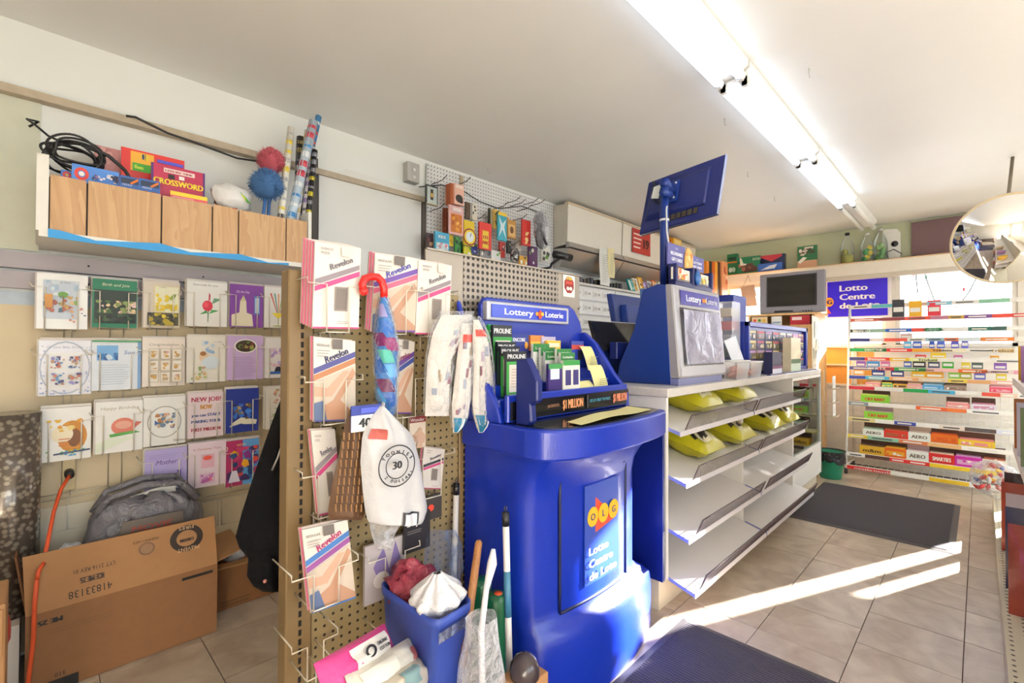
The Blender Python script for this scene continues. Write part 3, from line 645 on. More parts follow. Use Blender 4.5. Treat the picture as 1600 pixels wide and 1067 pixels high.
def shelf(x0, x1, yf, zf, fx0, fx1):
    s = thing_shelf = MB(SHELFM); zb = zf+.28*(CBK-yf)
    s.prism([(yf, zf), (CBK-.001, zb), (CBK-.001, zb-.016), (yf, zf-.016)], x0, x1, 'X'); so = s.build('shelf', Cn)
    e = MB(LIP); e.box(x0, yf-.004, zf-.022, x1, yf, zf+.003); e.build('shelf_edge', so); c_ = MB(mat('#7f86c2', .35)); c_.prism([(yf, zf), (1.05, zf+.28*(1.05-yf)), (1.05, zf+.28*(1.05-yf)-.017), (yf, zf-.017)], x0-.0015, x0, 'X'); c_.build('end_strip', so)
    f = MB(CHROME); n = int((fx1-fx0)/.019)
    def P(x, k): return Vector((x, yf-.002-.03*k, zf+.004+.072*k))
    for i in range(n+1): x = fx0+(fx1-fx0)*i/n; f.tube([P(x, 0), P(x, 1)], .0014, 4)
    fo = f.build('fence_wires', so); fo['kind'] = 'stuff'
    r = MB(CHROME); r.tube([P(fx0, 0), P(fx0, 1), P(fx1, 1), P(fx1, 0)], .0032, 6); r.build('fence_frame', so)
    return so
for i, (yf, zf) in enumerate(((.995, .856), (.967, .622), (.955, .368), (.926, .132))):
    shelf(CX0+.025, 3.117, yf, zf, (2.17, 2.19, 2.2, 2.17)[i], 3.11)
    shelf(3.14, 4.199 if i < 3 else 4.27, yf, zf, 3.2 if i == 2 else 3.15, (4.24, 4.18, 4.23, 4.26)[i])
# glass fronted end of the counter
S = MB(PANEL); S.box(4.225, CF+.005, .1, CX1, CF+.02, .36); S.box(4.225, CF, .36, CX1, CF+.03, .385); S.box(CX1-.03, CF, .1, CX1, CF+.03, CT-.042); S.box(4.225, CF, CT-.07, CX1, CF+.03, CT-.042); S.box(4.225, 1.4, .1, CX1, 1.42, CT-.05); S.box(CX1-.02, CF, .1, CX1, 1.42, CT-.05)
S.box(4.3, 1.09, 0, CX1-.02, 1.4, .1, mat('#d8cdb8', .5)); S.build('case_frame', Cn)
MB(SHELFM).box(4.23, CF+.04, .62, CX1-.03, 1.39, .63).build('case_shelf', Cn); MB(SHELFM).box(4.23, CF+.04, .38, CX1-.03, 1.39, .39).build('case_shelf', Cn)
gp = MB(glass_mat('case_glass', (.9, 1, .97), .06)); gp.box(4.23, CF+.012, .385, CX1-.03, CF+.016, CT-.07); gp.build('case_glass', Cn)
# tickets taped inside the glass
for k, (a, b, c, d_, col, col2, lab) in enumerate(((1241, 592, 1255, 625, '#b2303a', '#e8d8d0', 'red ticket poster behind the counter glass, upper near end'), (1256, 588, 1268, 618, '#e8c83c', '#3a3a3a', 'yellow ticket poster behind the counter glass, upper far end'), (1241, 628, 1255, 655, '#d9c9d6', '#8a4a7a', 'pale pink ticket poster behind the counter glass'), (1256, 620, 1266, 642, '#7a3a6c', '#e6d2e0', 'plum ticket poster behind the counter glass'), (1257, 645, 1268, 660, '#e6b23a', '#8c2f2a', 'small amber ticket poster low behind the counter glass'))):
    X0, X1, Z0, Z1 = rY(a, b, c, d_, CF+.05); t = MB(mat(col, .4)); t.box(X0, CF+.05, Z0, X1, CF+.054, Z1); t.face((X0, CF+.05, Z0), (X1-X0, 0, 0), (0, 0, Z1-Z0)); t.rect(.12, .08, .88, .4, col2); t.blots(.1, .45, .9, .92, [col2, '#f0e6da', col], 8, .14, k)
    tag(t.build('ticket_poster'), lab, 'poster', 'tickets behind the counter glass')
for k, x in enumerate((4.4, 4.62, 4.9)):
    t = MB(mat(('#1f6a70', '#2a8a90', '#30505c')[k], .4)); t.box(x, 1.12, .39, x+.16, 1.3, .56+.02*k); t.face((x, 1.12, .39), (.16, 0, 0), (0, 0, .17+.02*k)); t.rect(.1, .2, .9, .5, '#e3e9e4'); t.rect(.1, .6, .7, .75, '#c9a03a')
    tag(t.build('carton'), ('dark teal carton in the glass case, nearest the shelves', 'bright teal carton in the middle of the glass case', 'slate carton at the far end of the glass case')[k], 'carton', 'cartons in the glass case')
# bags of chips lying on the slanted shelves
YEL = mat('#aba41a', .28, var=.1, scale=12, bump=.25, bscale=25)
def chips(px, py, si, label, w_=.3, rz=0, k=0):
    yf, zf = ((.995, .856), (.967, .622))[si]; y0 = yf+.03; X = at(px, py, 'Y', yf+.15).x
    sl = Vector((0, 1, .28)).normalized(); zz = zf+.28*(y0-yf)+.004; Ux = Vector((1, 0, 0))
    t = MB(YEL); h = .33; O = Vector((X, y0, zz+.068)); n_ = Ux.cross(sl)
    pillow(t, w_, h, .15, YEL, O, Ux, sl, 12, 14, .22, seed=k*3.1, seal=.04, ex=.32)
    def top(a, b, lift): 
        e = max(0, math.sin(PI*a))**.32*max(0, math.sin(PI*min(1, max(0, (b-.04)/.92))))**.42; q = noise.noise(Vector((a*4+k*3.1, b*5, 3+k*3.1)))*.22
        return O+Ux*((a-.5)*w_*(1-.05*e))+sl*(b*h)+n_*(.075*(e*(1+q*1.6)+.01)+lift)
    def band(a0, a1, b0, b1, sk, m, lift): t.grid(lambda u, v: top(a0+(a1-a0)*u+sk*(v-.5), b0+(b1-b0)*v, lift), 6, 6, m)
    band(.26, .72, .12, .86, .14, mat('#d8d2b4', .3), .002); band(.34, .5, .18, .8, .14, mat('#2a2524', .35), .0035); band(.56, .66, .25, .75, .14, mat('#8a2f22', .35), .0035); band(.7, .84, .3, .7, .1, mat('#3a2f1c' if k % 2 else '#3f8fb0', .3), .002)
    band(.14, .26, .25, .6, .1, mat('#232018', .4), .002)
    t.T = None
    return tag(t.build('chips_bag'), label, 'chips', 'bags of chips on the counter shelves')
chips(1083, 640, 0, 'yellow chips bag on the top shelf nearest the lottery stand', k=1); chips(1143, 632, 0, 'yellow chips bag on the top shelf beside the middle divider', k=2)
chips(1086, 710, 1, 'yellow chips bag on the second shelf nearest the lottery stand', k=3); chips(1140, 692, 1, 'yellow chips bag with blue band on the second shelf before the divider', k=4)
chips(1190, 676, 1, 'yellow chips bag on the second shelf just past the divider', k=5); chips(1216, 666, 1, 'yellow chips bag on the second shelf furthest along', k=6)

# ---------------------------------------------------------------- lottery terminal with customer display
TB = mat('#12307e', .38, var=.07, bump=.08, bscale=150); TM = thing('lottery_terminal', 'blue lottery terminal with grey framed screen under clear plastic', 'terminal', (2.6, 1.3, CT))
# housing: side profile swept along X
tx0, tx1 = 2.29, 2.87
MB(TB).prism([(1.12, CT), (1.15, 1.575), (1.2, 1.585), (1.29, 1.56), (1.34, 1.35), (1.43, 1.16), (1.45, CT)], tx0, tx1, 'X').build('housing', TM, bevel=.006)
fr = MB(mat('#a9a7ae', .3, .4)); fr.hexa([(tx0+.002, 1.072, CT+.035), (tx1+.03, 1.072, CT+.035), (tx1+.03, 1.14, CT+.035), (tx0+.002, 1.14, CT+.035), (tx0+.002, 1.115, 1.578), (tx1+.03, 1.115, 1.578), (tx1+.03, 1.165, 1.582), (tx0+.002, 1.165, 1.582)]); fro = fr.build('front_frame', TM, bevel=.012, seg=2)
MB(mat('#6f74a4', .35)).box(tx0+.002, 1.085, CT, tx1-.01, 1.2, CT+.035).build('foot', TM)
def fp(a, b, e=0):               # a point on the leaning front
    z = CT+.035+(1.578-CT-.035)*b; return Vector((tx0+.002+(tx1+.028-tx0)*a, 1.072+.043*b-e, z))
scn = MB(mat('#3c3a44', .15)); scn.add([fp(.09, .13, .003), fp(.94, .13, .003), fp(.94, .76, .003), fp(.09, .76, .003)], [(0, 1, 2, 3)]); scn.build('screen', fro)
hd = MB(mat('#3a3794', .25)); hd.add([fp(.11, .79, .003), fp(.95, .79, .003), fp(.95, .95, .003), fp(.11, .95, .003)], [(0, 1, 2, 3)])
hd.face(fp(.11, .79, .003), fp(.95, .79, .003)-fp(.11, .79, .003), fp(.11, .95, .003)-fp(.11, .79, .003)); hd.words('Lottery', .14, .3, .45, '#f6f6fb', w=.36, bold=.003); hd.words('Loterie', .64, .3, .45, '#d6d6e6', w=.3, bold=.003)
for i, c in enumerate(('#e08a2a', '#d2502b', '#e0a52a')): hd.disc(.545+.03*i, .5, .02, .16, c)
hd.build('header_panel', fro)
cv = MB(crinkle_mat('loose_plastic', '#a29eb6', .3, 9, .7, .06)); cv.grid(lambda a, b: fp(.11+.81*a, .15+.59*b, .012+.008*noise.noise(Vector((a*5, b*1.5, 2)))), 20, 10); cv.build('plastic_cover', TM)
# pole and monitor
pz = lambda px, py, d: CAM+ray(px, py)*d
pb = at(1038, 455, 'Y', 1.27); 
PO = MB(TB); PO.tube([(pb.x, 1.27, 1.56), (pb.x, 1.27, 2.16)], .024, 14); 
D0, D1 = 3.02, 2.72
TL, TR_, BR, BL = pz(1013, 285, D0), pz(1134, 240, D1), pz(1120, 333, D1), pz(998, 367, D0)
MO = thing('pole_monitor', 'flat monitor seen from behind on a blue pole above the terminal', 'monitor', (pb.x, 1.27, 1.57))
PO.build('pole', MO)
nrm = (TR_-TL).cross(BL-TL).normalized()
if nrm.dot(CAM-TL) < 0: nrm = -nrm
back = -nrm*.035; NV = mat('#1c2766', .32, var=.05); 
s = MB(NV); s.hexa([BL, BR, BR+back, BL+back, TL, TR_, TR_+back, TL+back]); so = s.build('back_cover', MO, bevel=.006)
Q = lambda a, b, e: (BL.lerp(BR, a)).lerp(TL.lerp(TR_, a), b)+nrm*e
h_ = MB(NV); h_.hexa([Q(.05, .2, 0), Q(.86, .2, 0), Q(.86, .88, 0), Q(.05, .88, 0), Q(.12, .3, .035), Q(.84, .24, .02), Q(.84, .8, .02), Q(.12, .8, .035)]); h_.build('back_hump', so, bevel=.006)
e = MB(mat('#8d93b5', .3, .5)); e.hexa([BR+nrm*.002, BR-nrm*.003+(BR-BL)*.004, BR+back, BR+back, TR_+nrm*.002, TR_+(TR_-TL)*.004, TR_+back, TR_+back]); e.build('bezel_edge', so)
MB(mat('#18181c', .15)).hexa([BL+back*1.0, BR+back*1.0, BR+back*1.06, BL+back*1.06, TL+back, TR_+back, TR_+back*1.06, TL+back*1.06]).build('screen', MO)
br = MB(TB); br.hexa([Q(.34, .38, .035), Q(.5, .38, .035), Q(.5, .38, .06), Q(.34, .38, .06), Q(.34, .74, .035), Q(.5, .74, .035), Q(.5, .74, .06), Q(.34, .74, .06)])
c0 = Q(.42, .56, .05); br.tube([c0, Vector((pb.x, 1.27, c0.z))], .03, 8); br.tube([(pb.x-.06, 1.25, 2.12), (pb.x+.03, 1.25, 2.12)], .022, 8); br.build('mount_bracket', MO)
for a, b in ((.37, .7), (.47, .7), (.47, .44)): MB(mat('#c9ccd6', .3, .8)).ball(Q(a, b, .062), .008, 8, 5).build('bolt', MO)
pt = MB(mat('#3c3528', .6)); 
for i in range(6): pt.hexa([Q(.36+.07*i, .1, .004), Q(.41+.07*i, .1, .004), Q(.41+.07*i, .1, .012), Q(.36+.07*i, .1, .012), Q(.36+.07*i, .2, .004), Q(.41+.07*i, .2, .004), Q(.41+.07*i, .2, .012), Q(.36+.07*i, .2, .012)])
po = pt.build('port_panel', so); po['kind'] = 'stuff'
cbm = mat('#16161a', .5)
cb = MB(cbm); p0 = Q(.12, .92, .03); cb.tube([p0, Q(.2, .7, .07), Q(.23, .5, .09), Q(.3, .35, .1), Q(.38, .55, .09), Q(.36, .72, .08), Q(.3, .8, .07)], .006, 6); cb.build('cable', MO)
cw = MB(mat('#cfd0d2', .4)); cw.tube([Q(.4, .72, .07), (pb.x-.035, 1.24, 2.02), (pb.x-.04, 1.235, 1.9), (pb.x+.01, 1.235, 1.75), (pb.x+.03, 1.24, 1.66), (pb.x+.035, 1.24, 1.58)], .005, 6); cw.build('cable', MO)
MB(mat('#f0f0ee', .4)).lathe([(.027, 0), (.027, .012)], (pb.x, 1.27, 1.97), 12).build('cable_tie', MO)
MB(mat('#e8eae4', .4)).hexa([Q(.2, .5, .09), Q(.3, .46, .09), Q(.3, .46, .1), Q(.2, .5, .1), Q(.2, .72, .08), Q(.3, .72, .08), Q(.3, .72, .09), Q(.2, .72, .09)]).build('hang_tag', MO)
# clerk's screen and keypad behind
CS = thing('clerk_screen', 'blue backed clerk screen on an arm behind the lottery stand', 'monitor', (2.35, 1.72, CT))
y0 = 1.72; q = rY(948, 462, 1010, 512, y0)
s = MB(mat('#13307c', .35)); s.hexa([(q[0]-.03, y0-.1, q[2]-.02), (q[1], y0-.1, q[2]-.02), (q[1], y0-.06, q[2]-.03), (q[0]-.03, y0-.06, q[2]-.03), (q[0]+.05, y0, q[3]), (q[1], y0, q[3]), (q[1], y0+.04, q[3]), (q[0]+.05, y0+.04, q[3])]); so = s.build('shell', CS, bevel=.006)
s = MB(mat('#1a3c92', .35)); s.hexa([(q[0]+.05, y0-.13, q[2]), (q[1], y0-.13, q[2]), (q[1], y0-.07, q[2]), (q[0]+.05, y0-.07, q[2]), (q[0]+.12, y0-.07, q[3]-.07), (q[1], y0-.07, q[3]-.07), (q[1], y0, q[3]-.07), (q[0]+.12, y0, q[3]-.07)]); s.build('hump', so, bevel=.005)
s = MB(mat('#13307c', .4)); s.box(q[0]+.1, y0-.05, CT, q[0]+.2, y0+.05, q[2]); s.box(q[0], y0-.1, CT, q[1], y0+.1, CT+.03); s.build('stand', CS)
for a, b in ((.2, .06), (.26, .12), (.32, .06)): MB(mat('#c9ccd6', .3, .8)).ball((q[0]+a, y0-.125, q[2]+b), .008, 8, 5).build('bolt', CS)
q = rY(932, 503, 1002, 548, 1.5)
KP = thing('dark_screen', 'glossy black flat screen tilted beside the clerk screen', 'screen', ((q[0]+q[1])/2, 1.5, CT))
s = MB(mat('#191a20', .08)); s.hexa([(q[0]+.02, 1.5, q[2]), (q[1], 1.5, q[2]), (q[1], 1.52, q[2]), (q[0]+.02, 1.52, q[2]), (q[0], 1.54, q[3]), (q[1], 1.54, q[3]), (q[1], 1.56, q[3]), (q[0], 1.56, q[3])]); s.build('glass', KP)
MB(mat('#d4d2d6', .3)).hexa([(q[0], 1.539, q[3]-.001), (q[1], 1.539, q[3]-.001), (q[1], 1.562, q[3]-.001), (q[0], 1.562, q[3]-.001), (q[0], 1.539, q[3]+.004), (q[1], 1.539, q[3]+.004), (q[1], 1.562, q[3]+.004), (q[0], 1.562, q[3]+.004)]).build('top_edge', KP)
MB(mat('#13307c', .4)).box(q[0]+.05, 1.53, CT, q[1]-.05, 1.6, q[2]+.02).build('foot', KP)
q = rY(985, 535, 1008, 560, 1.44); q2 = rY(1005, 452, 1020, 492, 1.35)
t = thing('card_reader', 'small blue card reader clipped on the terminal side', 'card reader', (q[0], 1.46, CT)); MB(BLUE_D).box(q[0], 1.4405, q[2], min(q[1], tx0-.005), 1.49, q[3]).build('body', t, bevel=.004); MB(BLUE_D).box(q[0]+.02, 1.45, CT, q[0]+.05, 1.48, q[2]).build('stem', t)
t = thing('leaflet_holder', 'clear blue leaflet holder with white card on the terminal corner', 'holder', (q2[0], 1.33, q2[2]))
MB(glass_mat('blue_clear', (.2, .45, .9), .5, .05, True)).box(q2[0], 1.34, q2[2], q2[1], 1.37, q2[3]).build('holder', t); MB(PAPER).box(q2[0]+.01, 1.336, q2[2]+.03, q2[1]-.015, 1.339, q2[3]-.03).build('card', t)
# scratch card racks on top of the terminal
zt = 1.586
t = thing('ticket_rack', 'dark blue ticket rack with two signs on top of the terminal', 'rack', (2.6, 1.2, zt))
b_ = MB(mat('#141c58', .3)); b_.box(2.41, 1.155, zt, 2.9, 1.21, zt+.03); b_.box(2.41, 1.195, zt, 2.9, 1.21, zt+.11); 
for x in (2.41, 2.62, 2.66, 2.88): b_.box(x, 1.15, zt+.02, x+.02, 1.21, zt+.12)
b_.build('rack', t, bevel=.003); MB(mat('#2a62a8', .25)).ball((2.665, 1.145, zt+.065), (.03, .014, .042), 14, 8).build('round_lens', t)
for x0, x1, cs, sd in ((2.405, 2.615, ['#f2d8b0', '#efe9dc', '#e06a3a', '#e9b23a'], 1), (2.685, 2.875, ['#e8c33a', '#dfe6c2', '#c9d6a0', '#e08a3a'], 2)):
    k = MB(mat('#efe7d6', .4)); k.box(x0, 1.17, zt+.035, x1, 1.18, zt+.1); k.face((x0, 1.17, zt+.035), (x1-x0, 0, 0), (0, 0, .065)); k.blots(.02, .1, .98, .95, cs, 18, .09, sd); k.rect(0, 0, 1, .06, '#2a2a5a'); k.build('ticket_strip', t)
def sign(x0, x1, z0, z1, Y, l1, l2, label):
    k = MB(mat('#5a5a9c', .35)); k.box(x0, Y, z0, x1, Y+.008, z1); k.face((x0, Y, z0), (x1-x0, 0, 0), (0, 0, z1-z0)); k.words('NEW', .5, .75, .1, '#d9d9ee', align='c'); k.words(l1, .5, .48, .16, '#f4f4fa', align='c', w=.7, bold=.006); k.words(l2, .5, .2, .16, '#f4f4fa', align='c', w=.62, bold=.006)
    tag(k.build('counter_sign'), label, 'sign', 'signs on the terminal')
sign(2.41, 2.62, zt+.122, zt+.24, 1.2, 'RELOADABLE', 'GIFT CARDS', 'violet sign leaning at the pole on the terminal rack'); sign(2.69, 2.88, zt+.122, zt+.21, 1.2, 'LOTTERY', 'GIFT CARDS', 'violet sign at the far end of the terminal rack')
k = MB(mat('#e9b464', .5)); k.prism([(2.6, zt+.122), (2.7, zt+.122), (2.705, zt+.2), (2.67, zt+.235), (2.63, zt+.24), (2.605, zt+.19)], 1.19, 1.197, 'Y'); k.face((2.6, 1.19, zt+.122), (.1, 0, 0), (0, 0, .11)); k.blots(.1, .1, .9, .8, ['#f6dc9a', '#d98a4a', '#f2f0e0'], 7, .2, 4); tag(k.build('cutout_sign'), 'orange cut-out sign between the two violet signs', 'sign')

# ---------------------------------------------------------------- things on the counter beyond the terminal
CLEAR = glass_mat('clear_tub', (.95, .95, .97), .22, .15, True)
def tub(x0, x1, y0, y1, h, label, fill):
    t = thing('plastic_tub', label, 'plastic tub', ((x0+x1)/2, (y0+y1)/2, CT), 'clear tubs on the counter'); z = CT+.001
    b_ = MB(CLEAR); i = .012
    b_.add([(x0+i, y0+i, z), (x1-i, y0+i, z), (x1-i, y1-i, z), (x0+i, y1-i, z), (x0, y0, z+h), (x1, y0, z+h), (x1, y1, z+h), (x0, y1, z+h)], [(0, 3, 2, 1), (0, 1, 5, 4), (1, 2, 6, 5), (2, 3, 7, 6), (3, 0, 4, 7)]); b_.build('tub_wall', t)
    MB(mat('#e4e2e0', .3)).tube([(x0, y0, z+h), (x1, y0, z+h), (x1, y1, z+h), (x0, y1, z+h)], .006, 6, closed=True).build('rim', t)
    for k in range(26):
        R = random.Random(k+int(x0*100)); c = (R.uniform(x0+.04, x1-.04), R.uniform(y0+.04, y1-.04), z+R.uniform(.02, fill))
        tag(MB(mat(R.choice(['#b4553c', '#8f3a30', '#c9765a', '#d99a86']), .4)).ball(c, (.028, .022, .018), 7, 5, wob=.3, seed=k).build('candy'), 'reddish wrapped sweet heaped in the '+('tub beside the terminal' if x0 < 3.2 else 'second tub along the counter'), 'candy', 'sweets in the clear tubs')
tub(3.0, 3.22, 1.045, 1.14, .11, 'clear plastic tub of reddish sweets beside the terminal', .07); tub(3.25, 3.47, 1.045, 1.135, .1, 'clear plastic tub with few sweets, further along the counter', .035)
P = at(1178, 566, 'Y', 1.2); 
ld = MB(glass_mat('tub_lid', (.9, .9, .93), .45, .2, True)); ld.hexa([(3.29, 1.14, CT+.001), (3.5, 1.14, CT+.001), (3.5, 1.146, CT+.001), (3.29, 1.146, CT+.001), (3.2, 1.2, CT+.24), (3.41, 1.2, CT+.28), (3.41, 1.206, CT+.28), (3.2, 1.206, CT+.24)]); tag(ld.build('tub_lid', bevel=.003), 'frosted plastic lid propped behind the clear tubs', 'lid')
# scratch ticket dispenser: blue case with columns of tickets
q = (3.52, 5.12); y0 = 1.15; zt1 = at(1255, 512, 'Y', y0).z
TC = thing('ticket_case', 'blue scratch ticket case with columns of tickets on the counter', 'ticket case', (4.3, 1.2, CT))
c = MB(mat('#20308c', .3)); c.box(q[0], y0+.03, CT, q[1], y0+.16, zt1); c.box(q[0], y0, CT, q[0]+.03, y0+.03, zt1); c.box(q[1]-.05, y0, CT, q[1], y0+.03, zt1); c.box(q[0], y0, zt1-.035, q[1], y0+.03, zt1); c.box(q[0], y0, CT, q[1], y0+.03, CT+.03); c.build('case', TC, bevel=.003)
R = random.Random(5); n = 8
for i in range(n):
    xa = q[0]+.04+(q[1]-q[0]-.1)*i/n; xb = xa+(q[1]-q[0]-.1)/n-.015
    for j in range(4):
        za = CT+.04+(zt1-CT-.09)*j/4; zb = za+(zt1-CT-.09)/4-.008
        k = MB(mat(R.choice(['#6a5a4c', '#4a3560', '#2b2f52', '#8c7a4a', '#a05a86', '#57606c', '#9a8a86', '#3a3a44']), .35)); k.box(xa, y0+.018, za, xb, y0+.03, zb); k.face((xa, y0+.018, za), (xb-xa, 0, 0), (0, 0, zb-za)); k.rect(.08, .7, .92, .92, R.choice(['#d9c890', '#c9506a', '#efe9e0', '#b98ac0'])); k.blots(.08, .1, .92, .62, ['#c9b98a', '#8a7aa0', '#e6dccb', '#5a7a8c'], 4, .16, i*7+j); k.build('ticket', TC)
def bottle_box(px, Y, cols, label, name, cat):
    X0, X1, Z0, Z1 = rY(*px, Y); t = MB(mat(cols[0], .4)); t.box(X0, Y, CT+.001, X1, Y+.06, Z1); t.face((X0, Y, CT), (X1-X0, 0, 0), (0, 0, Z1-CT)); t.rect(0, 0, 1, .25, cols[1]); t.rect(0, .25, 1, .38, cols[2]); tag(t.build(name), label, cat)
bottle_box((1236, 528, 1251, 574), 1.07, ('#d9cdb0', '#c2cfbe', '#4e6a4c'), 'tall cream carton with green base before the ticket case', 'tall_carton', 'carton'); bottle_box((1207, 550, 1222, 573), 1.07, ('#22264c', '#d4d4e2', '#7c4a6c'), 'small dark card box before the ticket case', 'card_box', 'box')
nt = MB(mat('#3f4178', .35)); nt.box(3.62, 1.04, CT, 4.95, 1.066, CT+.006); nt.face((3.62, 1.04, CT+.006), (1.33, 0, 0), (0, .026, 0)); 
for i in range(4): nt.rect(.04+.24*i, .15, .24+.24*i, .85, '#efeef4')
tag(nt.build('counter_strip'), 'flat blue edged price strip lying along the counter top', 'strip')
# tall blue panel and printer between terminal and window
q = rY(1146, 462, 1166, 545, 1.45); t = MB(mat('#27388f', .35)); t.box(q[0], 1.45, CT, q[1], 1.6, q[3]); tag(t.build('blue_screen_back', bevel=.004), 'narrow blue upright screen back standing behind the terminal', 'screen')
q = rY(1139, 472, 1152, 590, 1.22); t = thing('card_dispenser', 'clear stacked card dispenser at the far side of the terminal', 'dispenser', (q[0], 1.25, CT))
MB(CLEAR).box(q[0], 1.2, CT, q[1], 1.32, q[3]).build('tower', t)
for i, c in enumerate(('#e6d6d6', '#8aa08c', '#d9d9e6', '#c94a5a', '#e9dcc8')): z = CT+.04+i*(q[3]-CT-.05)/5; MB(mat(c, .4)).box(q[0]+.01, 1.21, z, q[1]-.01, 1.3, z+.06).build('card_stack', t)
q = rY(1139, 440, 1145, 472, 1.3); tag(MB(mat('#b8323a', .35)).box(2.835, 1.23, zt+.0, 2.866, 1.27, zt+.14).build('red_box'), 'slim red carton standing at the terminal end', 'carton')
# ================================================================ GREETING CARD WALL
CY = 2.655; CB = 2.729
CRK = thing('card_rack', 'cream wire greeting card rack fixed to the beige wall', 'card rack', (.4, 2.72, .6))
def card_pocket(X0, X1, Z0, Z1, Y=CY, yb=CB):
    a = MB(WIRE); w_ = X1-X0; zt = Z0+(Z1-Z0)*.74; pts = []
    a.tube([(X0-.02, yb, zt+.02), (X0-.02, Y-.008, zt+.015), (X0-.012, Y-.01, zt), (X0+w_*.16, Y-.01, zt), (X0+w_*.16, Y-.01, Z0-.006), (X0+w_*.16, yb, Z0-.006), (X1-w_*.2, yb, Z0-.006), (X1-w_*.2, Y-.01, Z0-.006), (X1-w_*.2, Y-.01, zt), (X1+.004, Y-.01, zt), (X1+.004, Y-.008, zt+.015), (X1+.004, yb, zt+.02)], .0024, 6)
    a.build('wire_pocket', CRK)
W = '#f3f0ea'
def gcard(px, base, art, label, n=3, tint='#e6ded2'):
    X0, X1, Z0, Z1 = rY(*px, CY); w_, h = X1-X0, Z1-Z0
    for k in range(n, 0, -1):
        c = MB(mat(('#e9e2d6', '#dcd0c8', '#efe9de')[k % 3], .5)); dx = random.uniform(-.006, .006); dz = random.uniform(0, .012); c.box(X0+dx, CY+.009*k, Z0, X1+dx, CY+.009*k+.005, Z1+dz)
        tag(c.build('greeting_card'), ('first', 'second', 'third')[k-1]+' card filed behind the '+' '.join(label.split(',')[0].split()[:9]), 'card', 'cards filed behind')
    c = MB(mat(base, .28)); c.box(X0, CY, Z0, X1, CY+.005, Z1); c.face((X0, CY, Z0), (w_, 0, 0), (0, 0, h), .0004)
    art(c); tag(c.build('greeting_card'), label, 'card', 'greeting cards in the wire rack'); card_pocket(X0, X1, Z0, Z1)
def a1(c): c.rect(.12, .18, .82, .88, '#cfd8e4'); c.blots(.13, .3, .81, .6, ['#7a9a5a', '#c9a26a', '#b06a5a', '#e0c89a', '#5a7a8c'], 34, .07, 1); c.blots(.15, .6, .8, .86, ['#dbe6ee', '#a9c0d4', '#e9ecec'], 10, .1, 2); c.rect(.15, .38, .3, .62, '#c98f4a'); c.disc(.5, .62, .1, .05, '#6a9a4a'); c.rect(.49, .42, .515, .6, '#8a6a4a'); c.blots(.6, .06, .98, .4, ['#d8a06a', '#6a7aa0', '#c07a6a'], 14, .035, 3); c.words('In Time', .45, .82, .03, '#6a6a7a')
def a2(c): c.rect(0, 0, 1, 1, '#1f7a5a'); c.rect(.04, .09, .98, .78, '#22332c'); c.blots(.05, .3, .97, .56, ['#e6d0a0', '#c9a48a', '#8a9a5a', '#e9c9c0', '#4a6a3a'], 40, .08, 4); c.blots(.05, .1, .97, .3, ['#2a3c30', '#405a3a', '#1a241e'], 18, .1, 5); c.words('Birth and Joie', .2, .85, .06, '#e9e6c9', w=.6, slant=.2)
def a3(c): c.rect(.26, .03, .98, .92, '#d9c8a0'); c.rect(.3, .34, .95, .9, '#f2efd0'); c.blots(.32, .36, .93, .75, ['#e6c832', '#d2b41e', '#8a9a2a'], 22, .1, 6); c.rect(.1, .05, .95, .32, '#4a4630'); c.blots(.12, .05, .94, .32, ['#e6cc3c', '#b09a2a', '#2a281c'], 18, .11, 7); c.words('Toasting', .4, .86, .025, '#5a5a5a')
def a4(c): c.words('Especially for you', .15, .9, .04, '#8a6a70', w=.6, slant=.25); c.poly([(.5, .1), (.52, .1), (.54, .5), (.5, .5)], '#3a7a4a'); c.disc(.5, .46, .13, .12, '#c92840'); c.disc(.46, .48, .06, .06, '#e04a5a'); c.poly([(.52, .58), (.56, .58), (.57, .7), (.53, .76)], '#b83246'); c.poly([(.3, .26), (.5, .3), (.46, .36)], '#3f8a4a'); c.poly([(.54, .28), (.78, .36), (.6, .38)], '#4a9a55'); c.poly([(.6, .5), (.85, .62), (.66, .64)], '#6a9a7a')
def a5(c): c.rect(0, 0, 1, 1, '#7c3c9c'); c.words('On the Day', .18, .8, .06, '#f2e0f4', w=.4, slant=.2); c.poly([(.05, .02), (.7, .02), (.66, .3), (.5, .34), (.48, .62), (.3, .62), (.28, .34), (.05, .28)], '#e6dcc0'); c.poly([(.3, .6), (.4, .76), (.48, .6)], '#d9d0a0'); c.rect(.72, .3, .9, .75, '#5a78c0'); c.rect(.75, .34, .87, .7, '#cfe0f2')
def a6(c): c.poly([(.25, .36), (.75, .36), (.5, .22)], '#e9d43a'); c.rect(.485, .05, .515, .24, '#9aa05a'); c.disc(.5, .04, .2, .02, '#b9c08a')
def a6b(c):
    a6(c)
    for k, col in enumerate(('#c9483a', '#3a8a8a', '#e08a3a', '#7aa04a', '#c06a8a')): c.poly([(.44+.03*k, .36), (.46+.03*k, .36), (.24+.14*k, .85), (.2+.14*k, .83)], col)
def b1(c): 
    c.ring(.5, .5, .46, .49, '#b6bcc8', 1); c.words('On your Baby Shower', .5, .86, .04, '#8a92b0', w=.7, align='c', slant=.2); c.rect(.18, .1, .82, .78, '#f4f2f0'); 
    for k, (x, y) in enumerate(((.35, .6), (.68, .6), (.35, .3), (.68, .3))): c.blots(x-.13, y-.11, x+.13, y+.11, ['#8a86c0', '#c0705a', '#6a9ac0', '#b08a6a', '#4a4a7a'], 16, .05, 10+k)
    c.blots(.02, .02, .98, .1, ['#9aa8d0', '#b9c0dc'], 16, .03, 20); c.blots(.02, .12, .12, .9, ['#9aa8d0', '#b9c0dc'], 12, .03, 21); c.blots(.88, .12, .98, .9, ['#9aa8d0', '#b9c0dc'], 12, .03, 22)
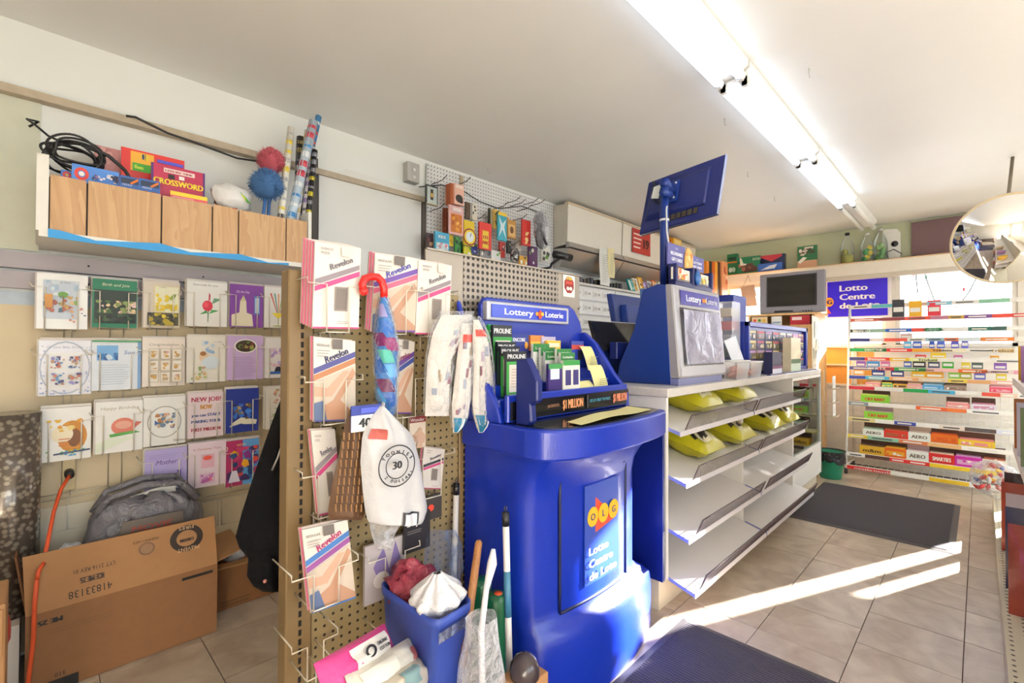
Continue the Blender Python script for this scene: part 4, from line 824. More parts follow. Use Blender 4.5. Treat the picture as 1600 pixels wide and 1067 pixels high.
def b2(c): c.rect(0, 0, .93, .97, '#e8eef6'); c.rect(.93, 0, 1, 1, '#7aa0cc'); c.rect(.1, .6, .52, .9, '#7ab0e2'); c.blots(.1, .6, .52, .75, ['#3a78b4', '#2a5a9a', '#d0e4f4'], 12, .08, 23); c.words('Son', .64, .72, .08, '#5a7ab0', slant=.2); c.lines(.14, .12, .82, .55, 9, '#a9b6c6', .14); c.rect(0, .97, 1, 1, '#3f9a5a')
def b3(c):
    c.words('Congratulations', .5, .84, .05, '#8a8070', w=.7, align='c', slant=.2)
    for i in range(3):
        for j in range(3):
            x, y = .14+.26*i, .08+.24*j; c.rect(x, y, x+.24, y+.22, '#c9bca4'); c.rect(x+.015, y+.012, x+.225, y+.208, '#efe6da'); c.blots(x+.05, y+.04, x+.19, y+.17, ['#c89a4a', '#d8a6a0', '#b8a07a', '#e0c49a'], 6, .06, i*3+j)
def b4(c): c.blots(.3, .62, .7, .9, ['#9ab8dc', '#c9d8e8', '#dfe6ea'], 14, .08, 30); c.disc(.42, .55, .12, .1, '#e8c8a6'); c.disc(.4, .62, .08, .05, '#a06a3a'); c.disc(.6, .42, .24, .14, '#dce8ee'); c.blots(.1, .06, .5, .34, ['#d0b26a', '#e0cc9a', '#c89a7a', '#8aa86a'], 16, .06, 31); c.words('It s a Boy', .68, .86, .03, '#9a8ab0')
def b5(c): c.rect(0, 0, 1, 1, '#cdb0dc'); c.disc(.5, .77, .32, .16, '#f4f0ea', 24); c.disc(.5, .77, .28, .135, '#3a2a22', 24); c.blots(.28, .67, .72, .87, ['#6a8a3a', '#7a2a2a', '#a09a4a', '#3a2018'], 16, .08, 33); c.lines(.14, .08, .86, .55, 11, '#9a80ac', .16)
def b6(c): c.blots(.2, .5, .95, .75, ['#d6a8c6', '#b49ad0', '#e6d0e0'], 12, .12, 34); c.rect(.2, .1, .95, .16, '#3a6ab4'); c.poly([(.36, .16), (.78, .16), (.72, .3), (.6, .26), (.66, .45), (.4, .24)], '#22242c'); c.blots(.2, .28, .95, .42, ['#e6c0cc', '#c6b0dc'], 8, .12, 35)
def c1(c): c.disc(.62, .45, .3, .3, '#c9852c', 20); c.disc(.66, .42, .14, .18, '#7a4a22', 14); c.disc(.42, .5, .22, .16, '#f4e8c8', 16); c.blots(.1, .55, .85, .78, ['#e6b23a', '#f0d88a', '#d8962c'], 10, .08, 36); c.lines(.35, .28, .6, .46, 3, '#c06a3a', .3); c.blots(.03, .08, .97, .2, ['#5a9ac0', '#7ab06a', '#d0c04a'], 14, .05, 37); c.poly([(.25, .12), (.98, .16), (.98, .19), (.25, .15)], '#3a4a6a')
def c2(c): c.words('Happy Birthday', .5, .84, .06, '#b0a890', w=.8, align='c', slant=.2); c.disc(.58, .5, .26, .17, '#d87a66', 18); c.disc(.58, .53, .18, .08, '#e6a890', 14); c.poly([(.82, .45), (.98, .56), (.84, .58)], '#c86a58'); c.poly([(.3, .3), (.95, .36), (.8, .4), (.28, .36)], '#4f9a3e'); c.poly([(0, 0), (.6, .2), (.9, .28), (.3, .28), (0, .2)], '#e6ecd6')
def c3(c): c.ring(.5, .48, .39, .41, '#8a8a86', .8, 28); c.disc(.5, .48, .36, .29, '#f6f4ee', 24); c.blots(.26, .34, .74, .66, ['#3a5a9c', '#b07a4a', '#c9b49a', '#6a7a8c', '#8aa0c8', '#d8a07a'], 30, .07, 38); c.words('Wishes', .7, .06, .05, '#6a5a4a')
def c4(c):
    for k, (t, y, col, h) in enumerate((('NEW JOB!', .8, '#a02a4a', .1), ('NOW', .63, '#c98a3a', .1), ('you can START', .47, '#4a5a8a', .065), ('MAKING YOUR', .33, '#4a5a8a', .065), ('FIRST MILLION', .15, '#a02a3a', .07))): c.words(t, .5, y, h, col, w=.32 if k == 1 else .82, align='c', bold=.008)
def c5(c): c.rect(0, 0, 1, 1, '#1c2f84'); c.poly([(.1, .14), (.45, .2), (.55, .18), (.92, .16), (.95, .26), (.6, .32), (.45, .34), (.22, .24)], '#efe6cc'); c.blots(.2, .3, .75, .65, ['#b08a3a', '#2a2418', '#c0a05a', '#3a6ac0', '#6a5a3a'], 24, .1, 40); c.disc(.66, .48, .1, .06, '#3a7ad0')
def c6(c): c.blots(.2, .6, .9, .95, ['#c87a6a', '#e0a890', '#b8a080'], 14, .1, 41); c.blots(.2, .1, .8, .5, ['#a8b88a', '#c9c0a0'], 10, .1, 42)
def d1(c): c.rect(0, 0, 1, 1, '#b7a9dc'); c.words('Mother', .5, .66, .1, '#5a3a8c', w=.5, align='c', slant=.3); c.blots(.3, .1, .85, .5, ['#efeaf8', '#8a78c8', '#d6ccf0', '#5a4aa0'], 18, .12, 43); c.lines(.1, .8, .9, .92, 3, '#9a88c4', .2)
def d2(c): c.words('A Christmas Toast', .12, .82, .05, '#c05a6a', w=.74, slant=.2); c.rect(.34, .42, .68, .72, '#e9b6c6'); c.disc(.5, .64, .12, .05, '#d8503c'); c.rect(.3, .08, .7, .3, '#e6c0d6'); c.blots(.32, .1, .68, .28, ['#b05aa0', '#e06a8a', '#c88ac0'], 12, .07, 44)
def d3(c): c.rect(0, 0, .5, 1, '#a8285c'); c.rect(.5, 0, 1, 1, '#5a9ad2'); c.blots(.02, .1, .98, .85, ['#d0483a', '#3a2a5a', '#7a2a7c', '#e0a02a', '#2a6ab0', '#c03a6a', '#1a3a6a'], 34, .15, 45); c.words('NOW', .3, .88, .05, '#f4e08a'); c.poly([(.05, .1), (.4, .1), (.3, .35), (.15, .35)], '#e8e0f0')
CARDS = [((57, 428, 137, 514), W, a1, 'garden chair and tree card, first of the top row'), ((144, 437, 214, 512), '#e8d8d2', a2, 'dark green flower bed card in the top row'), ((224, 440, 281, 512), '#d9cbb8', a3, 'yellow tulip photo card in the top row'), ((292, 440, 355, 510), W, a4, 'white card with a single red rosebud'), ((359, 445, 411, 511), '#8c5aa8', a5, 'purple card with a cream wedding cake'), ((413, 449, 456, 512), W, a6b, 'white card with a yellow cocktail glass and streamers'),
 ((60, 532, 142, 617), '#eceaf0', b1, 'pale baby shower card with four little pictures'), ((143, 532, 220, 609), '#dfe8f2', b2, 'light blue verse card for a son'), ((222, 528, 289, 603), '#efe2d4', b3, 'cream congratulations card divided into small squares'), ((292, 525, 352, 597), '#f2ece0', b4, 'cream baby card with a child in a blue bonnet'), ((355, 525, 411, 593), '#d6c0e0', b5, 'lilac verse card with a dark oval picture'), ((414, 528, 453, 590), '#f0ebe8', b6, 'card with a black boat under pink clouds'),
 ((63, 637, 142, 719), W, c1, 'white card with an orange cat, lowest on the near end'), ((149, 627, 223, 706), W, c2, 'white card with a pink teapot on a green leaf'), ((224, 620, 289, 695), W, c3, 'white card with a painted plate'), ((294, 613, 349, 683), '#ecd9dc', c4, 'pink card hand lettered about a new job'), ((353, 607, 404, 675), '#24368c', c5, 'navy card with an open book and candle'), ((415, 604, 452, 669), '#e9e2d6', c6, 'cream card half covered by the black jacket'),
 ((226, 701, 292, 772), '#b7a9dc', d1, 'violet card for a mother above the grey bag'), ((294, 690, 353, 760), '#f0dce4', d2, 'pale pink toast card in the bottom row'), ((353, 687, 404, 757), '#8a3a6c', d3, 'red and blue abstract card at the end of the bottom row')]
for px, b_, f_, lab in CARDS: gcard(px, b_, f_, lab)
for x in (100, 113, 172, 193, 245, 262, 305, 323, 370, 383, 425, 437):
    top = at(x, 500, 'Y', CB); MB(WIRE_D).tube([(top.x, CB, .62), (top.x, CB, 1.47)], .0024, 6).build('upright_wire', CRK)
for y0, x0, x1 in ((762, 50, 228), (765, 300, 440)):
    a = at(x0, y0, 'Y', CB); b_ = at(x1, y0, 'Y', CB); z = (a.z+b_.z)/2
    MB(WIRE_D).tube([(a.x, CB-.02, z), (b_.x, CB-.02, z)], .0026, 6).build('cross_wire', CRK); MB(WIRE_D).tube([(a.x, CB-.03, z-.02), (b_.x, CB-.03, z-.02)], .0026, 6).build('cross_wire', CRK)
    for k in range(4): xx = a.x+(b_.x-a.x)*(k+.15)/4; MB(WIRE_D).tube([(xx, CB-.03, z-.02), (xx, CB-.03, z-.15), (xx+.09, CB-.03, z-.15), (xx+.09, CB-.03, z-.02)], .002, 6).build('wire_pocket', CRK)
# socket and orange lead
q = rY(97, 716, 118, 765, CB-.002)
t = thing('wall_socket', 'beige wall socket plate with an orange lead plugged in', 'socket', ((q[0]+q[1])/2, CB, q[2])); MB(mat('#cdb98e', .5)).box(q[0], CB-.012, q[2], q[1], CB-.001, q[3]).build('plate', t, bevel=.002)
p = at(108, 738, 'Y', 2.71); MB(mat('#2a2624', .5)).tube([(p.x, 2.72, p.z), (p.x, 2.67, p.z-.005)], .016, 10).build('plug', t)
od = MB(mat('#d8552c', .45)); od.tube([(p.x, 2.67, p.z-.006)]+[at(*s[:2], 'Y', s[2]) for s in ((95, 765, 2.64), (84, 800, 2.58), (76, 840, 2.48), (68, 880, 2.4))], .0065, 8)
od.tube([at(*s[:2], 'Y', s[2]) for s in ((58, 905, 2.362), (54, 945, 2.362), (52, 1000, 2.362), (46, 1050, 2.362), (40, 1100, 2.35))], .0065, 8); od.tube([at(68, 880, 'Y', 2.4), at(60, 893, 'Y', 2.37), at(58, 905, 'Y', 2.362)], .0065, 8)
tag(od.build('extension_lead'), 'orange extension lead hanging from the socket into the carton', 'cable')
# ---------------------------------------------------------------- wooden shelf box above the cards
WOODM = wood_mat('shelf_wood', '#b98f62', '#cba477', 'Z', 5); WB = mat('#e9e4da', .45)
SB = thing('shelf_box', 'white shelf with a front of brown wood planks above the cards', 'shelf', (.47, 2.55, 1.643))
MB(WB).box(-.002, 2.385, 1.643, .955, 2.734, 1.664).build('shelf_board', SB); MB(WB).box(-.01, 2.39, 1.664, .022, 2.734, at(66, 185, 'Y', 2.4).z-.13).build('end_board', SB)
MB(WB).box(.955, 2.40, 1.643, .972, 2.734, 1.93).build('end_board', SB)
seam = [at(x, 330, 'Y', 2.405).x for x in (72, 136, 252.5, 332, 373, 447.5, 481)]; seam[0] = .023; seam[-1] = .954
for k, (a, b_) in enumerate(zip(seam, seam[1:])):
    MB(WOODM).box(a+.003, 2.405, 1.665, b_-.003, 2.415, 1.876+.003*(k % 2)).build('plank', SB)
MB(mat('#3a2a1c', .6)).box(.023, 2.4155, 1.665, .954, 2.42, 1.87).build('backing', SB); MB(WOODM).box(.023, 2.55, 1.665, .954, 2.56, 1.9).build('inner_board', SB)
tape = MB(mat('#1f8fd0', .4)); up = [(75, 357), (94, 360), (150, 376), (250, 380), (297, 394), (375, 397), (419, 410), (451, 411)]; lo_ = [(451, 414.5), (419, 411.5), (375, 406.5), (297, 398.5), (250, 393), (150, 381), (94, 373), (75, 370.5)]
pl = [at(x, y, 'Y', 2.382) for x, y in up+lo_]; tape.prism([(p.x, p.z) for p in pl], 2.380, 2.3845, 'Y'); tag(tape.build('blue_tape'), 'peeling blue tape along the front edge of the wooden shelf', 'tape')
def flat(px, Y, base, art, label, name, cat, th=.012, group=None, bottom=None):
    X0, X1, Z0, Z1 = rY(*px, Y)
    c = MB(mat(base, .35)); c.box(X0, Y, bottom or Z0, X1, Y+th, Z1); c.face((X0, Y, Z0), (X1-X0, 0, 0), (0, 0, Z1-Z0), .0006)
    if art: art(c)
    return tag(c.build(name), label, cat, group)
SHB = 1.666
flat((147, 230, 188, 275), 2.62, '#cf8f8c', lambda c: c.blots(.05, .3, .95, .98, ['#e0a8a2', '#c07c7a'], 8, .2, 50), 'dull pink board standing at the back of the wooden shelf', 'pink_board', 'board', bottom=SHB)
flat((189, 240, 288, 290), 2.58, '#d8352f', lambda c: (c.rect(.14, .35, .5, .94, '#f0b23a'), c.rect(.17, .35, .5, .6, '#4aa83c'), c.disc(.36, .82, .07, .1, '#e6c83a'), c.rect(.36, .72, .37, .92, '#2a2a4a'), c.disc(.33, .82, .02, .09, '#3a3a6a'), c.words('fun', .2, .42, .12, '#c8e04a', bold=.01), c.rect(.55, .75, .98, .85, '#5a5ad0')), 'red activity book with a hot air balloon on the wooden shelf', 'activity_book', 'book', bottom=SHB)
flat((236, 262, 320, 318), 2.5, '#b8284e', lambda c: (c.rect(0, 0, .04, 1, '#5a2a7a'), c.rect(.96, 0, 1, 1, '#5a2a7a'), c.rect(.22, .8, .8, .92, '#f0d8d0'), c.words('LEISURE TIME', .5, .83, .05, '#a02030', w=.5, align='c', bold=.004), c.rect(.3, .64, .42, .76, '#22181c'), c.rect(.5, .66, .6, .76, '#f4efe8'), c.words('CROSSWORD', .5, .46, .16, '#f4d83a', w=.92, align='c', bold=.008)), 'crimson puzzle book with yellow title on the wooden shelf', 'puzzle_book', 'book', bottom=SHB)
flat((266, 303, 324, 330), 2.43, '#e05a62', lambda c: (c.rect(0, .78, 1, 1, '#f0d23a'), c.lines(.06, .5, .7, .76, 3, '#f6e6e0', .3), c.disc(.85, .45, .12, .12, '#f2e0d6')), 'small pink and yellow booklet leaning on the planks', 'booklet', 'book', bottom=SHB)
flat((112, 262, 186, 298), 2.45, '#4a82d0', lambda c: (c.ring(.2, .62, .08, .15, '#d8402e', 1.8), c.disc(.2, .62, .06, .1, '#f0e6d8'), c.blots(.42, .45, .98, .8, ['#e6e0ea', '#4a4a7c', '#8a6a9a', '#2a2a4a'], 18, .06, 51)), 'blue toy pack with a red gear badge on the wooden shelf', 'toy_pack', 'toy', bottom=SHB)
flat((95, 266, 112, 290), 2.47, '#3f76c4', lambda c: (c.ring(.55, .7, .2, .4, '#c83a2e', .6), c.disc(.55, .7, .15, .09, '#e6b04a')), 'end of a blue toy pack beside the black cable', 'toy_pack', 'toy', bottom=SHB)
for k, (a, b_) in enumerate(((187, 218), (218, 250))):
    flat((a, 276+5*k, b_, 306+5*k), 2.44, '#2f5fa8', lambda c: (c.rect(.05, .62, .95, .9, '#22304a'), c.words('MOTO', .14, .5, .09, '#e6e6ea'), c.disc(.3, .3, .16, .1, '#7a2a2a'), c.disc(.72, .3, .16, .1, '#7a2a2a'), c.poly([(.5, .66), (.9, .95), (.95, .85), (.6, .6)], '#d8742a')), ('blue motor toy card beside the long toy pack', 'blue motor toy card nearer the puzzle book')[k], 'toy_card', 'toy', bottom=SHB)
# coil of black cable
cc = MB(mat('#17161a', .45)); c0 = at(112, 240, 'Y', 2.5); R = random.Random(3); pts = []
for i in range(360):
    a = i*.16; r = .062+.018*math.sin(i*.171); pts.append((c0.x+r*1.2*math.cos(a)+.008*math.sin(i*.4), 2.5+.05*math.sin(i*.1), c0.z-.005+r*.8*math.sin(a)+.008*math.cos(i*.23)))
cc.tube(pts, .0045, 5)
e = pts[-1]; cc.tube([e, (e[0]+.08, 2.48, e[2]-.01), (e[0]+.13, 2.46, e[2]-.06), (e[0]+.16, 2.45, e[2]-.12)], .007, 6)
cc.tube([pts[0], at(75, 212, 'Y', 2.55), at(55, 195, 'Y', 2.6), at(42, 186, 'Y', 2.65), at(60, 190, 'Y', 2.68), at(45, 198, 'Y', 2.69)], .0045, 5)
tag(cc.build('cable_coil'), 'tangled coil of black cable on the wooden shelf', 'cable')
wc = MB(mat('#1c1a1c', .5)); wc.tube([at(x, y, 'Y', 2.693) for x, y in ((197, 181), (212, 183), (230, 192), (262, 208), (300, 221), (340, 236), (370, 247), (402, 252))], .005, 6); tag(wc.build('wall_wire'), 'thin black wire drooping across the upper white wall', 'cable')
# white bag with a green leaf print
wbag = MB(mat('#e4e1de', .35, bump=.5, bscale=30)); p = at(362, 305, 'Y', 2.47); wbag.ball((p.x, 2.47, p.z-.01), (.085, .04, .06), 16, 10, wob=.35, seed=3); wbag.face((p.x+.02, 2.435, p.z-.04), (.06, 0, 0), (0, 0, .06)); wbag.poly([(.1, .9), (.45, .6), (.9, .1), (.55, .2), (.3, .5)], '#4f9a2e'); wbag.poly([(.2, .8), (.45, .5), (.5, .25), (.25, .5)], '#d8d23a')
wbag.box(p.x-.03, 2.46, SHB, p.x+.04, 2.49, p.z-.04); tag(wbag.build('white_bag'), 'crumpled white bag with a green leaf print on the wooden shelf', 'bag')
pn = MB(mat('#f0ece6', .35)); a, b_ = at(326, 321, 'Y', 2.41), at(362, 326, 'Y', 2.41); pn.tube([a, b_], .004, 8); pn.tube([b_, b_+(b_-a)*.25], .0055, 8, mat('#b02a2e')); tag(pn.build('paint_brush'), 'slim white brush with red end lying on the plank edge', 'brush')
# dusters: a stick and a ball of fluffy strands
def duster(c, r, col, col2, foot, label):
    t = thing('feather_duster', label, 'duster', foot, 'fluffy dusters'); R = random.Random(int(r*1000)); f = MB(); ms = [mat(col, .9), mat(col2, .9)]
    for i in range(1500):
        a, b_ = R.uniform(0, 2*PI), math.acos(R.uniform(-1, 1)); d = Vector((math.sin(b_)*math.cos(a), math.sin(b_)*math.sin(a), math.cos(b_)))
        p0 = Vector(c)+d*r*.6; p1 = Vector(c)+d*r*R.uniform(.85, 1.12)+Vector((R.uniform(-1, 1), R.uniform(-1, 1), R.uniform(-1, 1)))*r*.12; s = d.cross(Vector((.3, .5, .8))).normalized()*r*.05
        f.add([p0-s, p0+s, p1], [(0, 1, 2)], R.choice(ms))
    fo = f.build('fluff', t); fo['kind'] = 'stuff'; MB(mat(col2, .9)).ball(c, r*.9, 14, 9, wob=.3).build('core', t); MB(mat('#3f6fb0', .4)).tube([c, foot], .008, 8).build('handle', t)
pk, bl = at(424, 252, 'Y', 2.52), at(417, 289, 'Y', 2.46); f0 = at(404, 335, 'Y', 2.48); f0.z = SHB
duster(tuple(bl), .078, '#5b86b8', '#3d6596', tuple(f0), 'fluffy blue duster standing on the wooden shelf'); f1 = f0+Vector((.05, .05, 0)); duster(tuple(pk), .066, '#d0707c', '#b0505e', tuple(f1), 'fluffy pink duster behind the blue one')
# rolls of gift wrap
RL = [(440, 340, 490, 190, .016, '#b9c9d8', ['#3a86c8', '#e9eef2', '#c03a4a']), (452, 345, 482, 205, .013, '#e4e2e0', ['#8a8f9c', '#c9b040', '#3a4a6a']), (462, 348, 470, 215, .015, '#2a2a30', ['#5a5a66', '#8a7a4a', '#d0d0d0']), (432, 338, 455, 200, .012, '#e8e4d8', ['#e0c832', '#4a4a4a', '#b0b0b0']), (470, 350, 487, 230, .012, '#d9d4d8', ['#2a2a30', '#7a5aa0', '#e0d040']), (447, 343, 498, 182, .011, '#4a90c8', ['#e6eef4', '#d04a3a', '#2a5a9a']), (475, 350, 492, 235, .01, '#1e1e24', ['#d8c83a', '#8a8a92'])]
for k, (x0, y0, x1, y1, r, c, cs) in enumerate(RL):
    Y = 2.46+.03*(k % 3); a, b_ = at(x0, y0, 'Y', Y), at(x1, y1, 'Y', Y+.06); a.z = SHB+.01; t = MB(mat(c, .25)); r *= 1.45; t.tube([a, b_], r, 10); R = random.Random(k)
    n_ = 14; d = (b_-a)/n_
    for i in range(n_): p0 = a+d*(i+.1); t.tube([p0, p0+d*R.uniform(.2, .6)], r*1.04, 8, mat(R.choice(cs), .3))
    tag(t.build('gift_wrap_roll'), ['pale blue gift wrap roll with red bands, tallest but one', 'grey and white gift wrap roll in the bundle', 'black gift wrap roll in the middle of the bundle', 'cream and yellow gift wrap roll next to the dusters', 'mauve gift wrap roll with black bands', 'bright blue gift wrap roll reaching highest', 'thin black and yellow gift wrap roll at the shelf end'][k], 'gift wrap', 'gift wrap rolls on the shelf')
# ---------------------------------------------------------------- cartons and floor things on the near end
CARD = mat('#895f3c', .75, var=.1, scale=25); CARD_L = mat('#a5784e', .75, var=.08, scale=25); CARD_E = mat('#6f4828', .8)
BX0, BX1, BY0, BY1, BH = -.02, .567, 2.382, 2.705, .296
B1 = thing('open_carton', 'open brown cardboard carton with its front flap standing up', 'carton', (.27, 2.5, 0))
s = MB(CARD); s.box(BX0, BY0, .002, BX1, BY0+.007, BH); s.face((BX0, BY0, 0), (BX1-BX0, 0, 0), (0, 0, BH)); s.words('ME 25', .16, .9, .06, '#1c1814', rot=PI, bold=.004); s.rect(.78, .89, .97, .93, '#1c1814'); s.rect(.08, .0, .24, .14, '#1c1814'); s.words('310', .18, .22, .05, '#2a201a', rot=PI); s.lines(.1, .72, .5, .8, 2, '#7a5434', .2); s.build('front_wall', B1)
MB(CARD).box(BX0, BY0+.007, .002, BX0+.007, BY1, BH).build('side_wall', B1); MB(CARD).box(BX1-.007, BY0+.007, .002, BX1, BY1, BH).build('side_wall', B1); MB(CARD_E).box(BX0+.007, BY1-.007, .002, BX1-.007, BY1, BH).build('back_wall', B1); MB(CARD_E).box(BX0+.007, BY0+.007, .002, BX1-.007, BY1-.007, .009).build('bottom', B1)
fl = MB(CARD_L); FO, FU, FV = Vector((BX0, BY0, BH)), Vector((BX1-BX0, 0, 0)), Vector((-.01, .02, .205)); n_ = Vector((0, .006, 0)); fl.hexa([FO, FO+FU, FO+FU+n_, FO+n_, FO+FV, FO+FU+FV, FO+FU+FV+n_, FO+FV+n_]); fl.face(FO, FU, FV)
D = '#2e2018'
fl.words('41833138', .4, .22, .13, D, w=.21, rot=PI); fl.words('ICE ME 25', .36, .42, .1, D, w=.11, rot=PI, bold=.004); fl.words('LYT 2116 REV 01', .42, .58, .07, D, w=.2, rot=PI); fl.words('06840011603', .66, .84, .05, D, w=.14, rot=PI); fl.ring(.59, .66, .035, .045, '#7a5a44', 2.7); fl.disc(.59, .66, .032, .085, '#96714f')
fl.disc(.82, .68, .1, .26, D, 28); fl.disc(.82, .68, .062, .16, '#a5784e', 24); fl.words('PREVENT', .89, .5, .07, '#d9b48c', w=.13, rot=PI); fl.words('FIRES', .865, .93, .07, '#d9b48c', w=.09, rot=PI); fl.words('CARTON', .86, .68, .06, D, w=.08, rot=PI, bold=.003)
fl.build('front_flap', B1)
lf = MB(CARD_E); p = [Vector((BX0, BY0+.01, BH)), Vector((BX0, BY1, BH)), Vector((BX0-.03, BY1, BH+.2)), Vector((BX0-.03, BY0+.05, BH+.2))]; o_ = Vector((.006, 0, 0)); lf.hexa([p[0], p[0]+o_, p[1]+o_, p[1], p[3], p[3]+o_, p[2]+o_, p[2]]); lf.build('side_flap', B1)
rf = MB(CARD_L); p = [Vector((BX1-.006, BY0+.01, BH)), Vector((BX1-.006, BY1, BH)), Vector((BX1+.13, BY1, BH+.02)), Vector((BX1+.13, BY0+.05, BH+.02))]; o_ = Vector((0, 0, .006)); rf.hexa([p[0], p[3], p[2], p[1], p[0]+o_, p[3]+o_, p[2]+o_, p[1]+o_]); rf.build('side_flap', B1)
# the grey carrier bag in it
GB = crinkle_mat('grey_film', '#6d6a70', 1, 16, 1.0, .22)
gb = MB(GB)
def gbag(a, b):
    th = 2*PI*a; r = math.sin(PI*min(1, .12+.88*b)*.98)**.6
    cl = 1 if b < .8 else max(.02, math.sqrt(max(0, 1-((b-.8)/.2)**2))); x = .335+.23*math.cos(th)*(.75+.25*r)*(1-.1*b*b)*cl; y = 2.57+.11*math.sin(th)*(.7+.3*r)*cl; z = .03+.57*min(1, b*1.06)
    q = noise.noise(Vector((math.cos(th)*1.6, math.sin(th)*1.6, b*3.2)))*.04
    return Vector((x+q, y+q*.7, z+.03*noise.noise(Vector((math.cos(th)*2, math.sin(th)*2, 7)))*b))
gb.grid(gbag, 40, 22, wrap=True); GBo = thing('carrier_bag', 'crumpled dark grey carrier bag bulging out of the carton', 'bag', (.3, 2.57, .01)); gb.build('bag_film', GBo)
hd = MB(GB); 
for k, (yy, zt) in enumerate(((2.54, .655), (2.61, .67))): hd.tube([(.17, yy, .56), (.21, yy-.01, zt-.03), (.33, yy-.01, zt), (.45, yy-.01, zt-.01), (.52, yy, .56)], [.016, .013, .016, .014, .018], 7)
hd.build('bag_handle', GBo); MB(PAPER).hexa([(.25, 2.57, .5), (.46, 2.57, .5), (.46, 2.58, .5), (.25, 2.58, .5), (.26, 2.57, .6), (.44, 2.57, .64), (.44, 2.58, .64), (.26, 2.58, .6)]).build('white_paper', GBo)
mg = MB(mat('#5a5048', .35)); mg.hexa([(.2, 2.435, .33), (.47, 2.435, .33), (.47, 2.441, .33), (.2, 2.441, .33), (.25, 2.45, .54), (.45, 2.45, .54), (.45, 2.456, .54), (.25, 2.456, .54)]); mg.face((.2, 2.434, .33), (.27, 0, 0), (.03, .015, .21)); mg.words('MOVIE', .2, .76, .12, '#8a3a2c', w=.5, bold=.006); mg.blots(.08, .3, .85, .7, ['#2a2a4a', '#1c1c22', '#3a3a5a'], 8, .15, 60); tag(mg.build('magazine'), 'dark magazine leaning between the carton flap and grey bag', 'magazine')
wb2 = MB(crinkle_mat('white_film', '#dfe2e8', .75, 22, .8)); wb2.ball((.1, 2.5, .38), (.09, .08, .09), 18, 10, wob=.5, seed=9); wb2.ball((.16, 2.46, .34), (.06, .05, .06), 12, 8, mat('#2c46b0', .3), wob=.4, seed=4); tag(wb2.build('plastic_wrap'), 'clear and blue plastic wrapping heaped in the carton', 'bag')
gs = MB(glass_mat('clear_sheet', (.9, .95, .95), .1, .05, True)); gs.box(-.03, 2.66, .2, .3, 2.664, at(100, 790, 'Y', 2.66).z); tag(gs.build('acrylic_sheet'), 'clear acrylic sheet standing at the back of the carton', 'sheet')
# second carton
B2 = thing('low_carton', 'low brown carton behind the open one under the jacket', 'carton', (.75, 2.62, 0)); s = MB(mat('#7c5230', .75, var=.1, scale=25)); s.box(.6, 2.545, 0, 1.06, 2.72, .2); s.face((.6, 2.545, 0), (.46, 0, 0), (0, 0, .2)); s.lines(.05, .08, .4, .25, 2, '#5a3c22', .3); s.build('body', B2, bevel=.002)
MB(CARD_L).hexa([(.58, 2.5, .215), (1.05, 2.5, .2), (1.05, 2.54, .2), (.58, 2.54, .22), (.58, 2.5, .221), (1.05, 2.5, .206), (1.05, 2.54, .206), (.58, 2.54, .226)]).build('flap', B2); MB(crinkle_mat('bit_film', '#e6e6ea', .6)).ball((.7, 2.62, .215), (.05, .04, .025), 12, 6, wob=.5, seed=2).build('wrapper', B2)
# plinth, foil roll, bits at the edge
MB(mat('#ded8d0', .4)).box(-1.2, 2.46, 0, -.035, 2.734, .245).build('trim_6')['kind'] = 'structure'
def foil():
    m, n, l, b = nodes_of('foil_print'); tc = n.new('ShaderNodeTexCoord'); vo = n.new('ShaderNodeTexVoronoi'); vo.inputs['Scale'].default_value = 55; l.new(tc.outputs['Object'], vo.inputs['Vector'])
    rp = n.new('ShaderNodeValToRGB'); l.new(vo.outputs['Distance'], rp.inputs[0]); rp.color_ramp.elements[0].color = hexc('#988d7e')+(1,); rp.color_ramp.elements[0].position = .3; rp.color_ramp.elements[1].color = hexc('#5e544b')+(1,); rp.color_ramp.elements[1].position = .55
    l.new(rp.outputs[0], b.inputs['Base Color']); b.inputs['Roughness'].default_value = .18; b.inputs['Metallic'].default_value = .35; return m
fr_ = MB(foil()); c = at(14, 700, 'Y', 2.6); z1 = at(14, 648, 'Y', 2.55).z; fr_.lathe([(.001, 0), (.088, 0), (.088, z1-.2465), (.07, z1-.2465), (.001, z1-.25)], (c.x, 2.6, .2465), 28); tag(fr_.build('foil_roll'), 'tall roll of patterned silver foil paper at the frame edge', 'gift wrap')
ec = MB(CARD_L); ec.box(-.3, 1.9, 0, at(8, 1000, 'Y', 1.9).x, 2.1, at(4, 945, 'Y', 1.9).z); ec.box(-.3, 1.895, at(4, 945, 'Y', 1.9).z-.14, at(5, 1000, 'Y', 1.9).x, 1.9, at(4, 945, 'Y', 1.9).z-.01); tag(ec.build('edge_carton', bevel=.003), 'corner of a brown carton cut off by the frame', 'carton')
rb_ = MB(mat('#b83a3c', .3)); p = at(10, 985, 'Y', 2.2); rb_.ball((p.x-.01, 2.2, p.z), (.02, .03, .07), 10, 8, wob=.3); rb_.box(p.x-.03, 2.19, 0, p.x-.02, 2.2, p.z); tag(rb_.build('red_wrapper'), 'sliver of red wrapper beside the cut-off carton', 'wrapper')
